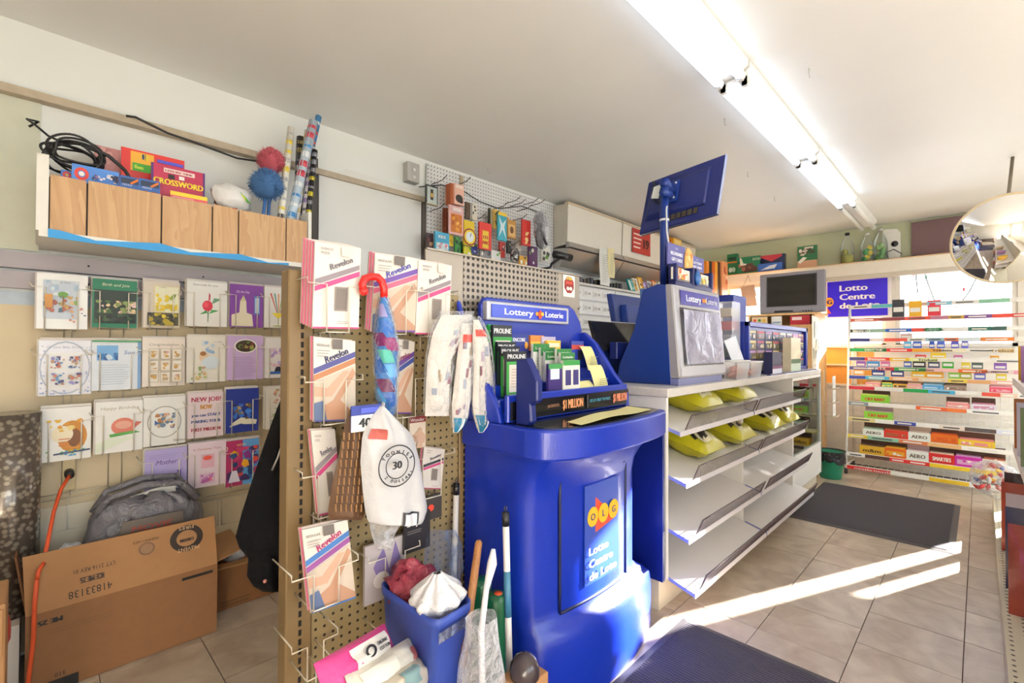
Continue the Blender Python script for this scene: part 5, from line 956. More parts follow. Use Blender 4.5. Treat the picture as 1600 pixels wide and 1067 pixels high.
# ================================================================ THINGS HUNG ON AND STOOD BEFORE THE PEGBOARD
# umbrella in clear wrapping, hung by its red hook
UM = thing('umbrella', 'blue umbrella in plastic with a red hooked handle', 'umbrella', tuple(at(596, 640, 'Y', 1.33)))
hk = MB(mat('#d8231e', .25)); hp = [at(x, y, 'Y', 1.335) for x, y in ((568, 455), (566, 444), (570, 435), (580, 432), (590, 433), (597, 440), (600, 452), (600, 466))]
hk.tube(hp, .012, 10); hk.ball(hp[0], .014, 10, 6); hk.build('handle', UM)
a, b_ = at(600, 464, 'Y', 1.335), at(606, 650, 'Y', 1.335); um = MB(mat('#3672b4', .3, bump=.6, bscale=40)); R = random.Random(2)
L = (b_-a)
def umb(u, v):
    r = (.011+.023*min(1, v*3))*(1-.5*max(0, v-.85)/.15)*(1+.25*noise.noise(Vector((math.cos(2*PI*u)*1.5, math.sin(2*PI*u)*1.5, v*6)))); t = 2*PI*u+v*3
    return a+L*v+Vector((math.cos(t)*r, math.sin(t)*r, 0))
um.grid(umb, 18, 26, wrap=True)
for k, (u0, v0, c) in enumerate(((.5, .06, '#9a94c8'), (.6, .2, '#2f66b4'), (.5, .3, '#6a1c58'), (.66, .34, '#8c2468'), (.58, .44, '#4fb8a8'), (.45, .52, '#23559c'), (.66, .56, '#5aa0e0'), (.56, .68, '#5c184a'), (.42, .76, '#57a0dc'), (.66, .8, '#2a5ca8'))):
    um.grid(lambda u, v: (lambda q: q+(q-(a+L*(v0+.11*v))).normalized()*.002)(umb(u0-v0*.477-.06+.2*u+.05*v, v0+.11*v)), 5, 5, mat(c, .3))
um.build('canopy', UM)
wf = MB(crinkle_mat('wrap_film', '#f2f4f8', -.15, 40, .8, .08)); wf.grid(lambda u, v: (lambda q: q+(q-(a+L*v)).normalized()*.006)(umb(u, v)), 18, 14, wrap=True); wf.build('wrapping', UM)
# pairs of gloves in clear bags: white, teal tipped
def hungbag(outl, Y, th, m, nv=18, seed=0, folds=.012):
    """A soft hanging shape: outl gives (y, xl, xr) down the picture on plane Y."""
    def row(t):
        k = t*(len(outl)-1); i = min(len(outl)-2, int(k)); f = k-i; p, q = outl[i], outl[i+1]; return [p[j]+(q[j]-p[j])*f for j in range(3)]
    mb = MB(m)
    for sgn in (1, -1):
        def fn(u, v):
            y, xl, xr = row(v); p = at(xl+(xr-xl)*u, y, 'Y', Y); e = math.sin(PI*u)**.5*min(1, .25+3*v)*(1 if v < .9 else max(0.15, (1-v)/.1))
            d = e*th/2+folds*noise.noise(Vector((u*5+seed, v*3, seed)))*e
            return p+Vector((0, -d if sgn > 0 else d*.6, 0))
        mb.grid(fn, 10, nv)
    return mb, row
def print_on(mb, row, Y, th, seed, folds, u0, u1, v0, v1, m, lift=.003):
    def fn(u, v):
        u, v = u0+(u1-u0)*u, v0+(v1-v0)*v; y, xl, xr = row(v); p = at(xl+(xr-xl)*u, y, 'Y', Y); e = math.sin(PI*u)**.5*min(1, .25+3*v)*(1 if v < .9 else max(0.15, (1-v)/.1))
        return p+Vector((0, -(e*th/2+folds*noise.noise(Vector((u*5+seed, v*3, seed)))*e)-lift, 0))
    mb.grid(fn, 6, 6, m)
CLOTH = mat('#d9d2cc', .55, bump=.4, bscale=60, var=.12)
for k, (ol, lab) in enumerate((([(492, 690, 738), (520, 676, 735), (560, 668, 706), (610, 665, 700), (650, 664, 702)], 'printed white glove in a clear bag, nearest the umbrella'), ([(505, 722, 745), (540, 716, 740), (580, 712, 735), (630, 706, 732), (655, 706, 728), (676, 708, 716)], 'teal tipped white garden glove hanging in the middle'), ([(500, 740, 748), (530, 738, 762), (580, 740, 768), (630, 738, 772), (650, 740, 770), (676, 748, 756)], 'teal tipped white garden glove nearest the blue stand'))):
    Y = 1.31-.02*k; g_, rw = hungbag(ol, Y, .045, CLOTH, seed=k*5, folds=.02)
    t = thing('garden_glove', lab, 'glove', tuple(at(ol[-1][1], ol[-1][0], 'Y', Y)), 'garden gloves hung on the pegboard'); 
    R = random.Random(k)
    for i in range(9):
        u, v = R.uniform(.1, .8), R.uniform(.15, .75); print_on(g_, rw, Y, .045, k*5, .02, u, u+.14, v, v+.06, mat(R.choice(['#a89ab0', '#8a5a6a', '#b8a48a', '#9aa0b0', '#7a4a5a']), .6))
    g_.build('fabric', t)
    if k:
        h2 = MB(); print_on(h2, rw, Y, .045, k*5, .02, .02, .98, .78, .99, mat('#1f6f92', .5), .004); print_on(h2, rw, Y, .045, k*5, .02, .42, .58, .78, .99, mat('#e4e8ea', .5), .006); h2.build('fingertips', t)
        h3 = MB(); print_on(h3, rw, Y, .045, k*5, .02, .1, .9, .1, .17, mat('#c94438', .5), .004); h3.build('cuff_band', t)
    fb, _ = hungbag([(y-6, xl-3, xr+3) for y, xl, xr in ol], Y-.004, .06, crinkle_mat('glove_bag', '#f4f4f6', -.12, 30, .9, .08), seed=k+9, folds=.02); fb.build('clear_bag', t)
# comb bag and the big white bag
cb_, rw = hungbag([(640, 545, 585), (665, 538, 590), (700, 532, 590), (750, 520, 578), (800, 512, 570), (812, 515, 566)], 1.30, .05, mat('#5a3d26', .6, var=.2, scale=40), seed=3, folds=.025)
t = thing('comb_bag', 'brown wicker look combs in a clear hanging bag', 'combs', tuple(at(540, 805, 'Y', 1.3))); cb_.build('contents', t)
st_ = MB(mat('#86603a', .6)); 
for i in range(7):
    x0 = 524+i*8
    for j in range(9): a = at(x0+12-j*1.6, 676+j*14, 'Y', 1.265); b_ = at(x0+14-j*1.6, 676+j*14+11, 'Y', 1.265); st_.box(a.x, 1.262, b_.z, b_.x, 1.268, a.z)
so = st_.build('slats', t); so['kind'] = 'stuff'
hc = MB(mat('#2c3a8e', .4)); q = rY(545, 632, 592, 672, 1.272); hc.box(q[0], 1.258, q[2], q[1], 1.262, q[3]); hc.face((q[0], 1.258, q[2]), (q[1]-q[0], 0, 0), (0, 0, q[3]-q[2])); hc.rect(0, 0, 1, .62, '#ece8e2'); hc.words('40', .25, .15, .36, '#1c1c22', bold=.02); hc.rect(.3, .7, .9, .9, '#4a5ac0'); hc.rect(.62, .2, .95, .5, '#2a2a30'); hc.build('header_card', t)
WBM = mat('#c6c4c6', .35, var=.06, bump=.9, bscale=14)
ol = [(634, 594, 598), (655, 578, 620), (680, 566, 645), (720, 563, 656), (760, 566, 662), (795, 570, 668), (815, 575, 662), (820, 590, 630)]
wb_, rw = hungbag(ol, 1.255, .07, WBM, seed=8, folds=.03, nv=30); t = thing('printed_white_bag', 'white plastic bag printed with a round 30 badge on the pegboard', 'bag', tuple(at(615, 815, 'Y', 1.255))); wb_.build('bag_film', t)
pr = MB(); c = at(617, 722, 'Y', 1.21); X0, X1, Z0, Z1 = rY(580, 690, 655, 765, 1.205)
pr.face((X0, 1.2, Z0), (X1-X0, 0, 0), (0, 0, Z1-Z0)); pr.ring(.5, .5, .36, .385, '#22222a', (X1-X0)/(Z1-Z0), 30); pr.ring(.5, .5, .22, .24, '#22222a', (X1-X0)/(Z1-Z0), 26); pr.words('30', .5, .44, .16, '#22222a', align='c', bold=.012)
for i, ch in enumerate('TOONIES'): a = PI*(.82-.64*i/6); pr.words(ch, .5+.29*math.cos(a), .5+.265*math.sin(a), .07, '#22222a', align='c', bold=.006, rot=a-PI/2)
for i, ch in enumerate('2 DOLLARS'): a = PI*(1.18+.64*i/8); pr.words(ch, .5+.32*math.cos(a), .48+.3*math.sin(a), .06, '#22222a', align='c', bold=.006, rot=a+PI/2)
pr.build('badge_print', t)
p2 = MB(); print_on(p2, rw, 1.255, .07, 8, .03, .05, .35, .22, .3, mat('#a84a40', .5), .004); p2.build('red_print', t); p2 = MB(); print_on(p2, rw, 1.255, .07, 8, .03, .5, .78, .72, .9, mat('#2a2a30', .5), .004); print_on(p2, rw, 1.255, .07, 8, .03, .53, .75, .74, .88, mat('#d9d9dc', .5), .006); p2.build('box_print', t)
p3 = MB(mat('#a5713c', .5)); print_on(p3, rw, 1.255, .07, 8, .03, .03, .97, .93, .985, mat('#a5713c', .5), .004); p3.build('brown_contents', t)
hl = MB(WBM); hl.tube([at(588, 650, 'Y', 1.27), at(598, 636, 'Y', 1.29), at(600, 625, 'Y', 1.34), at(600, 622, 'Y', 1.425)], .006, 6); hl.build('hanging_loop', t)
# dark packet, cards and film below it
flat((632, 802, 672, 860), 1.36, '#26242a', lambda c: (c.words('truly', .08, .7, .14, '#f2f0ee', bold=.01), c.lines(.1, .5, .8, .62, 2, '#8a8688', .3)), 'black packet with white lettering behind the white bag', 'black_packet', 'packet')
flat((656, 775, 690, 812), 1.385, '#3a3634', lambda c: c.disc(.5, .5, .14, .14, '#e8442c'), 'dark packet with an orange price dot on the pegboard', 'dotted_packet', 'packet')
flat((640, 650, 665, 700), 1.40, '#d9c8b4', lambda c: (c.rect(0, .8, 1, 1, '#7a2c2c'), c.words('Wonder', .05, .84, .1, '#f0e4dc', w=.85), c.blots(0, 0, 1, .75, ['#c8a48c', '#b08a70'], 6, .3, 61)), 'tan hosiery card with maroon head beside the glove bag', 'hosiery_card', 'hosiery')
flat((570, 845, 632, 935), 1.375, '#bdb3b4', lambda c: (c.poly([(.2, .6), (.45, .9), (.6, .5), (.75, .95), (.9, .6), (.7, .2), (.4, .2)], '#7a6a9c'), c.disc(.4, .35, .2, .14, '#e6dede')), 'pale packet with a violet figure hanging behind the bin', 'violet_packet', 'packet')
for k, (ol, Y, c, al, lab) in enumerate((([(828, 668, 712), (850, 664, 722), (890, 662, 724), (908, 672, 716)], 1.36, '#8fa0c4', .0, 'crumpled clear blue bag around the white mop stick'), ([(800, 575, 630), (825, 578, 622), (850, 585, 610), (858, 590, 605)], 1.29, '#e9e9ee', .15, 'loose clear film trailing under the white bag'))):
    f_, _ = hungbag(ol, Y, .06, crinkle_mat('film%d' % k, c, al, 9, .9, .08), seed=k+20, folds=.05); tag(f_.build('clear_film_bag'), lab, 'bag')
def stick(x0, y0, x1, y1, Y0, Y1, r, col, label, cap=None, band=None, z0=None):
    a, b_ = at(x0, y0, 'Y', Y0), at(x1, y1, 'Y', Y1)
    if z0 is not None: a.z = z0
    t = thing('broom_stick', label, 'stick', tuple(a)); MB(mat(col, .35)).tube([a, b_], r, 10).build('shaft', t)
    if cap: d = (b_-a).normalized(); MB(mat('#17171a', .4)).tube([b_-d*.03, b_+d*.012], r*1.12, 10).build('cap', t); MB(mat('#2a2a2e', .4)).tube([b_+d*.012, b_+d*.02+Vector((.006, 0, .004)), b_+d*.03, b_+d*.02-Vector((.006, 0, -.004)), b_+d*.012], .002, 5).build('hanging_ring', t)
    if band: MB(mat(band, .4)).tube([a+(b_-a)*.42, a+(b_-a)*.68], r*1.04, 10).build('label_band', t)
    return t
stick(706, 935, 713, 760, 1.38, 1.40, .011, '#e6e0dc', 'white stick with black cap leaning on the pegboard', cap=True, z0=.02)
stick(797, 1010, 790, 806, 1.0, 1.05, .0105, '#ebe6e2', 'white mop stick with blue band before the blue stand', cap=True, band='#3a7090', z0=.22)
# bin and what is in it
BIN = mat('#31489e', .45, var=.06, bump=.06, bscale=90); bc = at(668, 930, 'Y', 1.18)
BN = thing('plastic_bin', 'blue plastic waste bin filled with wrapped bags', 'bin', (1.0, 1.2, 0))
tp = [at(592, 912, 'Z', .52), at(680, 972, 'Z', .52), at(739, 938, 'Z', .52), at(660, 884, 'Z', .52)]
ctr = (tp[0]+tp[1]+tp[2]+tp[3])/4
def ring_(z, s, n_=10): 
    out = []; q = [ctr+(p-ctr)*s for p in tp]
    for i in range(4):
        A, B, C_ = q[i-1], q[i], q[(i+1) % 4]
        for k in range(5): t_ = k/4; P0 = B+(A-B)*.16; P2 = B+(C_-B)*.16; p = P0*(1-t_)**2+B*2*t_*(1-t_)+P2*t_*t_; out.append(Vector((p.x, p.y, z)))
    return out
rs = [ring_(0.002, .74), ring_(.26, .87), ring_(.49, .97), ring_(.495, 1.02), ring_(.52, 1.03), ring_(.52, .985), ring_(.3, .86), ring_(.02, .7)]
m_ = len(rs[0]); bb = MB(BIN); v = [p for r in rs for p in r]; fcs = [(i*m_+k, i*m_+(k+1) % m_, (i+1)*m_+(k+1) % m_, (i+1)*m_+k) for i in range(len(rs)-1) for k in range(m_)]; fcs += [tuple(range(m_))[::-1], tuple((len(rs)-1)*m_+k for k in range(m_))]
bb.add(v, fcs, BIN, True); bb.build('tub', BN)
MB(glass_mat('bin_label', (.5, .6, .9), .12)).hexa([ctr+(tp[1]-ctr)*1.04+Vector((.01, -.0, -.06)), ctr+(tp[2]-ctr)*1.04+Vector((-.03, 0, -.06)), ctr+(tp[2]-ctr)*1.045+Vector((-.03, 0, -.06)), ctr+(tp[1]-ctr)*1.045+Vector((.01, 0, -.06)), ctr+(tp[1]-ctr)*1.05+Vector((.01, 0, -.03)), ctr+(tp[2]-ctr)*1.05+Vector((-.03, 0, -.03)), ctr+(tp[2]-ctr)*1.055+Vector((-.03, 0, -.03)), ctr+(tp[1]-ctr)*1.055+Vector((.01, 0, -.03))]).build('label_slot', BN)
c = at(634, 905, 'Z', .52); rd = MB(crinkle_mat('red_film', '#9c3a4c', .85, 26, 1.0, .25)); rd.ball((c.x+.01, c.y-.02, .5), (.076, .076, .066), 22, 14, wob=.6, seed=5); rd.box(c.x-.02, c.y-.02, .03, c.x+.02, c.y+.02, .46); tag(rd.build('red_bag'), 'crumpled dark red bag in the blue bin', 'bag')
c = at(683, 935, 'Z', .52); wt = MB(crinkle_mat('white_bag_film', '#e6e4e6', 1, 18, .8, .3))
def tied(u, v):
    th = 2*PI*u; r = .084*math.sin(PI*min(1, .25+.75*(1-v)))**.7*(1-.82*max(0, v-.55)/.45) if v < 1 else .012
    r *= 1+.16*math.cos(th*9)*min(1, v*1.2)*(v > .3)+.1*noise.noise(Vector((math.cos(th), math.sin(th), v*2)))
    return Vector((c.x+r*math.cos(th), c.y+r*math.sin(th)*.95, .455+.14*v))
wt.grid(tied, 54, 16, wrap=True); wt.box(c.x-.02, c.y-.02, .03, c.x+.02, c.y+.02, .44); tag(wt.build('tied_bag'), 'white plastic bag gathered to a knot in the blue bin', 'bag')
a = at(735, 945, 'Y', 1.06); b_ = at(748, 848, 'Y', 1.08); hd_ = MB(wood_mat('handle_wood', '#8a5a34', '#a5703f', 'Z', 20)); hd_.tube([a+(a-b_)*.9, a, b_, b_+(b_-a).normalized()*.008], [.0125, .0125, .0115, .006], 12); tag(hd_.build('wooden_handle'), 'round brown wooden handle standing in the bin corner', 'handle')
# bagged toilet brush, green cans, dark dome, carton
tb_ = thing('toilet_brush', 'white toilet brush in its pot inside a clear bag', 'brush', (.98, .98, 0)); p0 = at(755, 1010, 'Y', .985); ph_ = at(771, 858, 'Y', .985)
MB(mat('#efedf0', .3)).tube([(p0.x, .985, .1), at(752, 985, 'Y', .985), at(760, 920, 'Y', .985), at(769, 880, 'Y', .985), ph_], [.012, .009, .008, .014, .006], 10).build('handle', tb_)
MB(mat('#f0eef2', .3)).lathe([(.075, 0), (.078, .02), (.06, .1), (.05, .18), (.052, .2), (.04, .2), (.038, .06)], (p0.x, .985, .001), 20).build('pot', tb_)
fb = MB(crinkle_mat('brush_bag', '#f6f4fa', .12, 24, 1.0, .06))
def bagf(u, v):
    th = 2*PI*u; r = (.105-.06*v)*(1+.22*noise.noise(Vector((math.cos(th)*1.7, math.sin(th)*1.7, v*4)))); return Vector((p0.x-.01*v+r*math.cos(th), .985+r*.9*math.sin(th), .003+.5*v))
fb.grid(bagf, 30, 20, wrap=True); fb.build('clear_bag', tb_)
MB(mat('#5a4a9c', .4)).box(p0.x-.06, .93, .02, p0.x-.045, .99, .2).build('label_card', tb_)
for k, (x, y, Y, lab) in enumerate(((775, 928, 1.12, 'green aerosol can with an orange price sticker before the stand'), (752, 905, 1.2, 'green aerosol can half hidden behind the wooden handle'))):
    p = at(x, y, 'Y', Y); t = thing('aerosol_can', lab, 'can', (p.x, Y, 0), 'green cans beside the stand'); h = p.z
    if k == 0: t.location.x = p.x
    MB(mat('#145a3a', .3)).lathe([(.033, 0), (.035, .005), (.035, h-.015), (.03, h), (.001, h+.002)], (p.x, Y, .001), 20).build('can', t)
    if k == 0: MB(mat('#e2562c', .5)).lathe([(.014, 0), (.014, .0015)], (p.x+.005, Y-.005, h+.002), 12).build('price_sticker', t)
zc = at(840, 1050, 'Y', .9).z; xa, xb = at(806, 1050, 'Y', .9).x, at(849, 1050, 'Y', .9).x
tag(MB(CARD_L).box(xa, .88, .001, xb, .965, zc).build('small_carton', bevel=.003), 'small brown carton on the floor at the foot of the stand', 'carton')
p = at(820, 1020, 'Y', .915); h = max(.06, p.z-zc); t = thing('dome_base', 'dark brown glossy dome on the small carton by the stand', 'lamp', (p.x, .915, zc)); MB(mat('#3a3034', .2)).lathe([(.042, 0), (.043, h*.15), (.04, h*.5), (.028, h*.8), (.012, h*.97), (.001, h)], (p.x, .915, zc+.001), 24).build('dome', t); MB(mat('#e6dcc8', .4)).box(p.x-.012, .889, zc+h*.55, p.x+.004, .8905, zc+h*.68).build('tag', t)
# bags of cotton and swabs at the bottom edge
def soft(c, U, V, w_, h, th, base, art, label, name, cat, group, seed):
    t = MB(mat(base, .3, bump=.3, bscale=30)); U = Vector(U).normalized(); V = Vector(V).normalized(); O = Vector(c); pillow(t, w_, h, th, mat(base, .3, bump=.3, bscale=30), O, U, V, 12, 14, .2, seed=seed, seal=.05); n_ = U.cross(V)
    def top(a, b, lift): e = max(0, math.sin(PI*a))**.45*max(0, math.sin(PI*min(1, max(0, (b-.05)/.9))))**.55; q = noise.noise(Vector((a*4+seed, b*5, 3+seed)))*.2; return O+U*((a-.5)*w_*(1-.05*e))+V*(b*h)+n_*(th/2*(e*(1+q*1.6)+.01)+lift)
    for a0, a1, b0, b1, m, l_ in art: t.grid(lambda u, v: top(a0+(a1-a0)*u, b0+(b1-b0)*v, l_), 6, 6, m)
    if name == 'cotton_bag' and seed == 2:
        p = top(.5, .6, .004); t.face(p-V*.05+U*.02, V*.1, -U*.04); t.ring(.2, .5, .13, .22, '#1c1c20', 1.6); t.words('ORGANIC', .5, .55, .2, '#1c1c20', w=.45, bold=.01); t.words('COTTON', .5, .2, .2, '#1c1c20', w=.45, bold=.01)
    return tag(t.build(name), label, cat, group)
WHT = mat('#ece6dc', .5); PNK = mat('#d83a86', .35); dv = lambda p, q: (q-p)
for k, (p0, p1, w_, base, art, lab) in enumerate((((500, 1068), (606, 1000), .085, '#d8468c', [(.18, .82, .3, .88, WHT, .002)], 'pink and white bag of organic cotton pads, uppermost'), ((548, 1085), (648, 1018), .08, '#e0d8c8', [(.3, .7, .75, .95, mat('#c9706a', .4), .002), (.2, .8, .1, .5, mat('#efeadc', .5), .002)], 'cream bag of swabs with black print behind the pink one'), ((590, 1100), (662, 1042), .075, '#cfc2ac', [(.2, .8, .3, .6, mat('#8aa8a8', .4), .002)], 'beige bag of swabs lowest at the frame edge'))):
    Y0 = 1.02+.0*k; a = at(p0[0], p0[1], 'Y', 1.05-.03*k); b_ = at(p1[0], p1[1], 'Y', 1.17-.03*k); V = b_-a; n0 = (CAM-a).normalized(); U = V.cross(n0).normalized()
    soft(a, U, V, w_, V.length*1.05, .075, base, art, lab, 'cotton_bag', 'cotton', 'bags of cotton goods at the bottom', k+2)
bt = MB(mat('#a8322c', .5)); q = at(490, 1050, 'Y', 1.1); 
wr_ = thing('wire_basket', 'cream wire basket holding the cotton bags', 'basket', (.75, 1.15, .2)); 
for z in (.24, .3): MB(WIRE).tube([(.6, 1.4, z), (.6, 1.08, z), (.86, 1.08, z), (.86, 1.4, z)], .003, 6).build('rail', wr_)
for x in (.6, .68, .77, .86): MB(WIRE).tube([(x, 1.08, .3), (x, 1.08, .2), (x, 1.42, .2), (x, 1.42, .3)], .0025, 6).build('rib', wr_)
# black jacket hanging behind the upright
JK = thing('black_jacket', 'black jacket hanging behind the slotted upright', 'jacket', tuple(at(425, 915, 'Y', 1.62)))
jm = mat('#0b0a0d', .9, spec=.2,  bump=.5, bscale=120); ol = [(596, 450, 470), (640, 432, 470), (690, 414, 470), (750, 394, 470), (800, 378, 470), (838, 368, 470), (856, 374, 470), (872, 388, 470), (900, 386, 468), (916, 396, 462), (924, 410, 450)]
j_, rw = hungbag(ol, 1.62, .09, jm, nv=40, seed=14, folds=.06); j_.build('cloth', JK)
tp_ = at(460, 598, 'Y', 1.6); MB(jm).tube([tp_+Vector((0, 0, -.02)), (tp_.x, 1.54, tp_.z+.03), (.55, 1.48, tp_.z+.03)], .006, 6).build('hanging_loop', JK)
zp = MB(mat('#b9b4b0', .4, .6)); zp.tube([at(x, y, 'Y', 1.56) for x, y in ((447, 655), (442, 690), (434, 715), (425, 735))], .003, 6); zp.build('zip', JK); MB(mat('#c07a70', .4)).ball(at(414, 908, 'Y', 1.57), .006, 8, 5).build('bead', JK)
# ================================================================ BEHIND THE COUNTER, ALONG THE WALL
# plain white board and the little outlet box
PX0, PX1 = at(497, 330, 'Y', 2.73).x, at(657, 330, 'Y', 2.73).x; zt_, zb_ = at(560, 272, 'Y', 2.73).z, 1.35
t = thing('white_board', 'plain white wallboard with a cut corner above the hosiery', 'board', ((PX0+PX1)/2, 2.73, zb_)); b_ = MB(mat('#e8e7e2', .45, var=.03, scale=5))
b_.prism([(PX0, zb_), (PX1, zb_), (PX1, zt_-.01), (PX1-.03, zt_), (PX0+.16, zt_+.006), (PX0+.1, zt_-.03), (PX0+.06, zt_-.05), (PX0, zt_-.06)], 2.72, 2.735, 'Y'); b_.build('board', t)
sl = MB(mat('#4e4843', .6)); sl.box(PX0-.035, 2.722, 1.45, PX0-.006, 2.74, zt_+.02); sl.build('edge_strip', t)
q = rY(637, 254, 656, 284, 2.69); t = thing('outlet_box', 'grey surface mounted outlet box high on the wall', 'outlet', ((q[0]+q[1])/2, 2.7, q[2])); MB(mat('#b4b2ae', .45)).box(q[0], 2.69, q[2], q[1], 2.7495, q[3]).build('box', t, bevel=.003)
for k in (.3, .7): MB(mat('#e0deda', .4)).lathe([(.014, 0), (.014, .003)], ((q[0]+q[1])/2, 2.69, q[2]), 12).build('socket', t).matrix_local = Matrix.Translation((0, 0, 0)) @ Matrix.Translation((0, -.012, (q[3]-q[2])*k)) @ Matrix.Rotation(PI/2, 4, 'X')
# white pegboard with hanging goods
WP = thing('white_pegboard', 'white pegboard crowded with hanging toys and tools', 'pegboard', (2.6, 2.73, 1.5)); wpx0, wpx1 = at(666, 320, 'Y', 2.73).x, 3.268
MB(hole_mat('peg_white', '#e2e2e2', .0272, .0046, 'XZ', '#55504c')).box(wpx0, 2.725, 1.5, wpx1, 2.735, 2.53).build('peg_panel', WP); MB(mat('#b8a88c', .5)).box(at(717, 285, 'Y', 2.73).x, 2.715, 2.36, at(717, 285, 'Y', 2.73).x+.03, 2.725, 2.52).build('batten', WP)
hm = mat('#4a4644', .35, .6)
for k, (x, y) in enumerate(((675, 288), (712, 290), (672, 330), (790, 318), (798, 322), (808, 330), (770, 327), (818, 320), (828, 322), (788, 385), (765, 395), (800, 345), (735, 345), (757, 340))):
    p = at(x, y, 'Y', 2.72); o = MB(hm); o.tube([(p.x, 2.725, p.z), (p.x, 2.6, p.z), (p.x, 2.55, p.z+.02)], .003, 6); o.build('peg_hook', WP)
wv = MB(cbm); wv.tube([at(x, y, 'Y', 2.70) for x, y in ((655, 292), (690, 289), (722, 297), (750, 315), (780, 326), (815, 322), (850, 335))], .004, 5); tag(wv.build('slack_wire'), 'slack black wire strung across the white pegboard', 'cable')
def hang(px, Y, base, art, label, name='hanging_pack', cat='pack', th=.014): return flat(px, Y, base, art, label, name, cat, th, 'goods hanging on the white pegboard')
B = lambda cols, n, r, sd: (lambda c: c.blots(.06, .06, .94, .94, cols, n, r, sd))
hang((666, 290, 684, 320), 2.6, '#3a3c3c', lambda c: (c.rect(.08, .06, .92, .92, '#b9c2bc'), c.rect(.35, .25, .6, .8, '#3a3430'), c.disc(.48, .5, .1, .12, '#c9a04a'), c.rect(0, 0, 1, .05, '#c9b98e')), 'small framed picture hanging at the near end of the pegboard')
for k in range(3): hang((698+3*k, 290-k, 714+3*k, 322-k), 2.64-.02*k, '#b0603c', B(['#c87a4a', '#8a3a28', '#d9a070'], 6, .2, 60+k), ('rust coloured pack behind two more near the framed picture', 'rust coloured pack in the middle of three', 'rust coloured pack at the front of three')[k])
hang((710, 288, 725, 320), 2.585, '#e8b8a6', lambda c: (c.disc(.5, .3, .38, .2, '#3c3430'), c.rect(.1, .8, .9, .95, '#f0dcd0'), c.disc(.7, .18, .2, .1, '#2a2422')), 'peach pack with a dark round item hanging high')
for k in range(2): hang((693+4*k, 326, 706+4*k, 364), 2.62-.02*k, '#7a3c2a', B(['#9a5a3a', '#c88a5a'], 5, .25, 70+k), ('brown pack behind the pink sweets', 'brown pack just behind the pink sweets')[k])
hang((702, 322, 724, 367), 2.56, '#e9b8b4', lambda c: (c.rect(.1, .08, .9, .72, '#c8742a'), c.blots(.14, .12, .86, .68, ['#e09a3a', '#a85a1c', '#f0c06a'], 10, .16, 72), c.rect(.2, .8, .8, .93, '#f4e0dc')), 'pink card with amber pieces hanging in the middle')
hang((680, 363, 702, 396), 2.57, '#4aa4c8', lambda c: (c.rect(.08, .08, .92, .5, '#d4e2e4'), c.blots(.1, .1, .9, .5, ['#d88a9a', '#6a7ab0', '#efe9e0', '#5a9a6a'], 9, .14, 73), c.words('KIDS', .2, .7, .14, '#f4f4f4', bold=.01)), 'light blue card of small toys at the pegboard foot')
hang((668, 364, 677, 396), 2.6, '#4a3034', B(['#8a3a3a', '#2a2024', '#b08a6a'], 7, .3, 74), 'narrow dark pack at the pegboard foot near the white board')
hang((696, 366, 708, 384), 2.6, '#e4c430', B(['#f0dc6a', '#c8a01c'], 4, .3, 75), 'small yellow pack beside the light blue card')
hang((711, 370, 719, 398), 2.58, '#3a8a3c', B(['#2a5a2a', '#6ab04a', '#1c2a1c'], 7, .3, 76), 'narrow green tool pack at the pegboard foot')
# round yellow timer
p = at(735, 370, 'Y', 2.55); t = thing('yellow_timer', 'yellow card with a round clock face hanging on the pegboard', 'timer', (p.x, 2.55, p.z-.08), 'goods hanging on the white pegboard'); s = MB(mat('#e6c42a', .4)); s.box(p.x-.05, 2.56, p.z-.06, p.x+.045, 2.575, p.z+.115); s.build('card', t)
s = MB(); s.face((p.x-.06, 2.556, p.z-.06), (.12, 0, 0), (0, 0, .12)); s.disc(.5, .5, .5, .5, '#8c2c24', 24); s.disc(.5, .5, .42, .42, '#f0d23a', 24); s.disc(.5, .5, .3, .3, '#e9eef0', 20); s.poly([(.48, .5), (.52, .5), (.62, .7), (.56, .72)], '#2a2a30'); s.build('clock_face', t)
hang((749, 348, 768, 390), 2.56, '#d8382a', lambda c: (c.rect(.25, .05, .75, .7, '#e6c23a'), c.words('123', .5, .4, .12, '#b02a1c', align='c', bold=.02), c.words('ABC', .5, .2, .12, '#b02a1c', align='c', bold=.02)), 'red card with yellow column hanging in the middle')
for k in range(3): hang((764+4*k, 326+k, 774+4*k, 356+k), 2.64-.02*k, ('#3a3a30', '#c8c0a0', '#d9b25a')[k], B(['#5a5a4a', '#e0d8b0', '#8a7a3a'], 5, .25, 77+k), ('dark narrow card behind the teal one', 'cream narrow card behind the teal one', 'sand coloured narrow card behind the teal one')[k])
hang((778, 332, 792, 376), 2.575, '#3aa0b4', lambda c: (c.poly([(.1, .1), (.5, .4), (.9, .1), (.7, .5), (.95, .8), (.5, .6), (.1, .85), (.3, .5)], '#d8e8ea'), c.rect(0, .88, 1, 1, '#e6c43a')), 'teal card with scissors hanging on the pegboard')
hang((783, 338, 795, 372), 2.6, '#e09a2c', B(['#f0c25a', '#c86a1c'], 5, .25, 80), 'orange card just behind the teal scissors card')
hang((793, 344, 806, 372), 2.57, '#b8843c', lambda c: (c.rect(.12, .1, .88, .75, '#d8b070'), c.disc(.5, .45, .22, .2, '#6a4420')), 'tan card with a dark knob hanging on the pegboard')
hang((816, 344, 829, 384), 2.57, '#c8322c', B(['#e08a2c', '#8a1c1c', '#f0d08a'], 6, .22, 81), 'red pack beside the plastic wrapped tool')
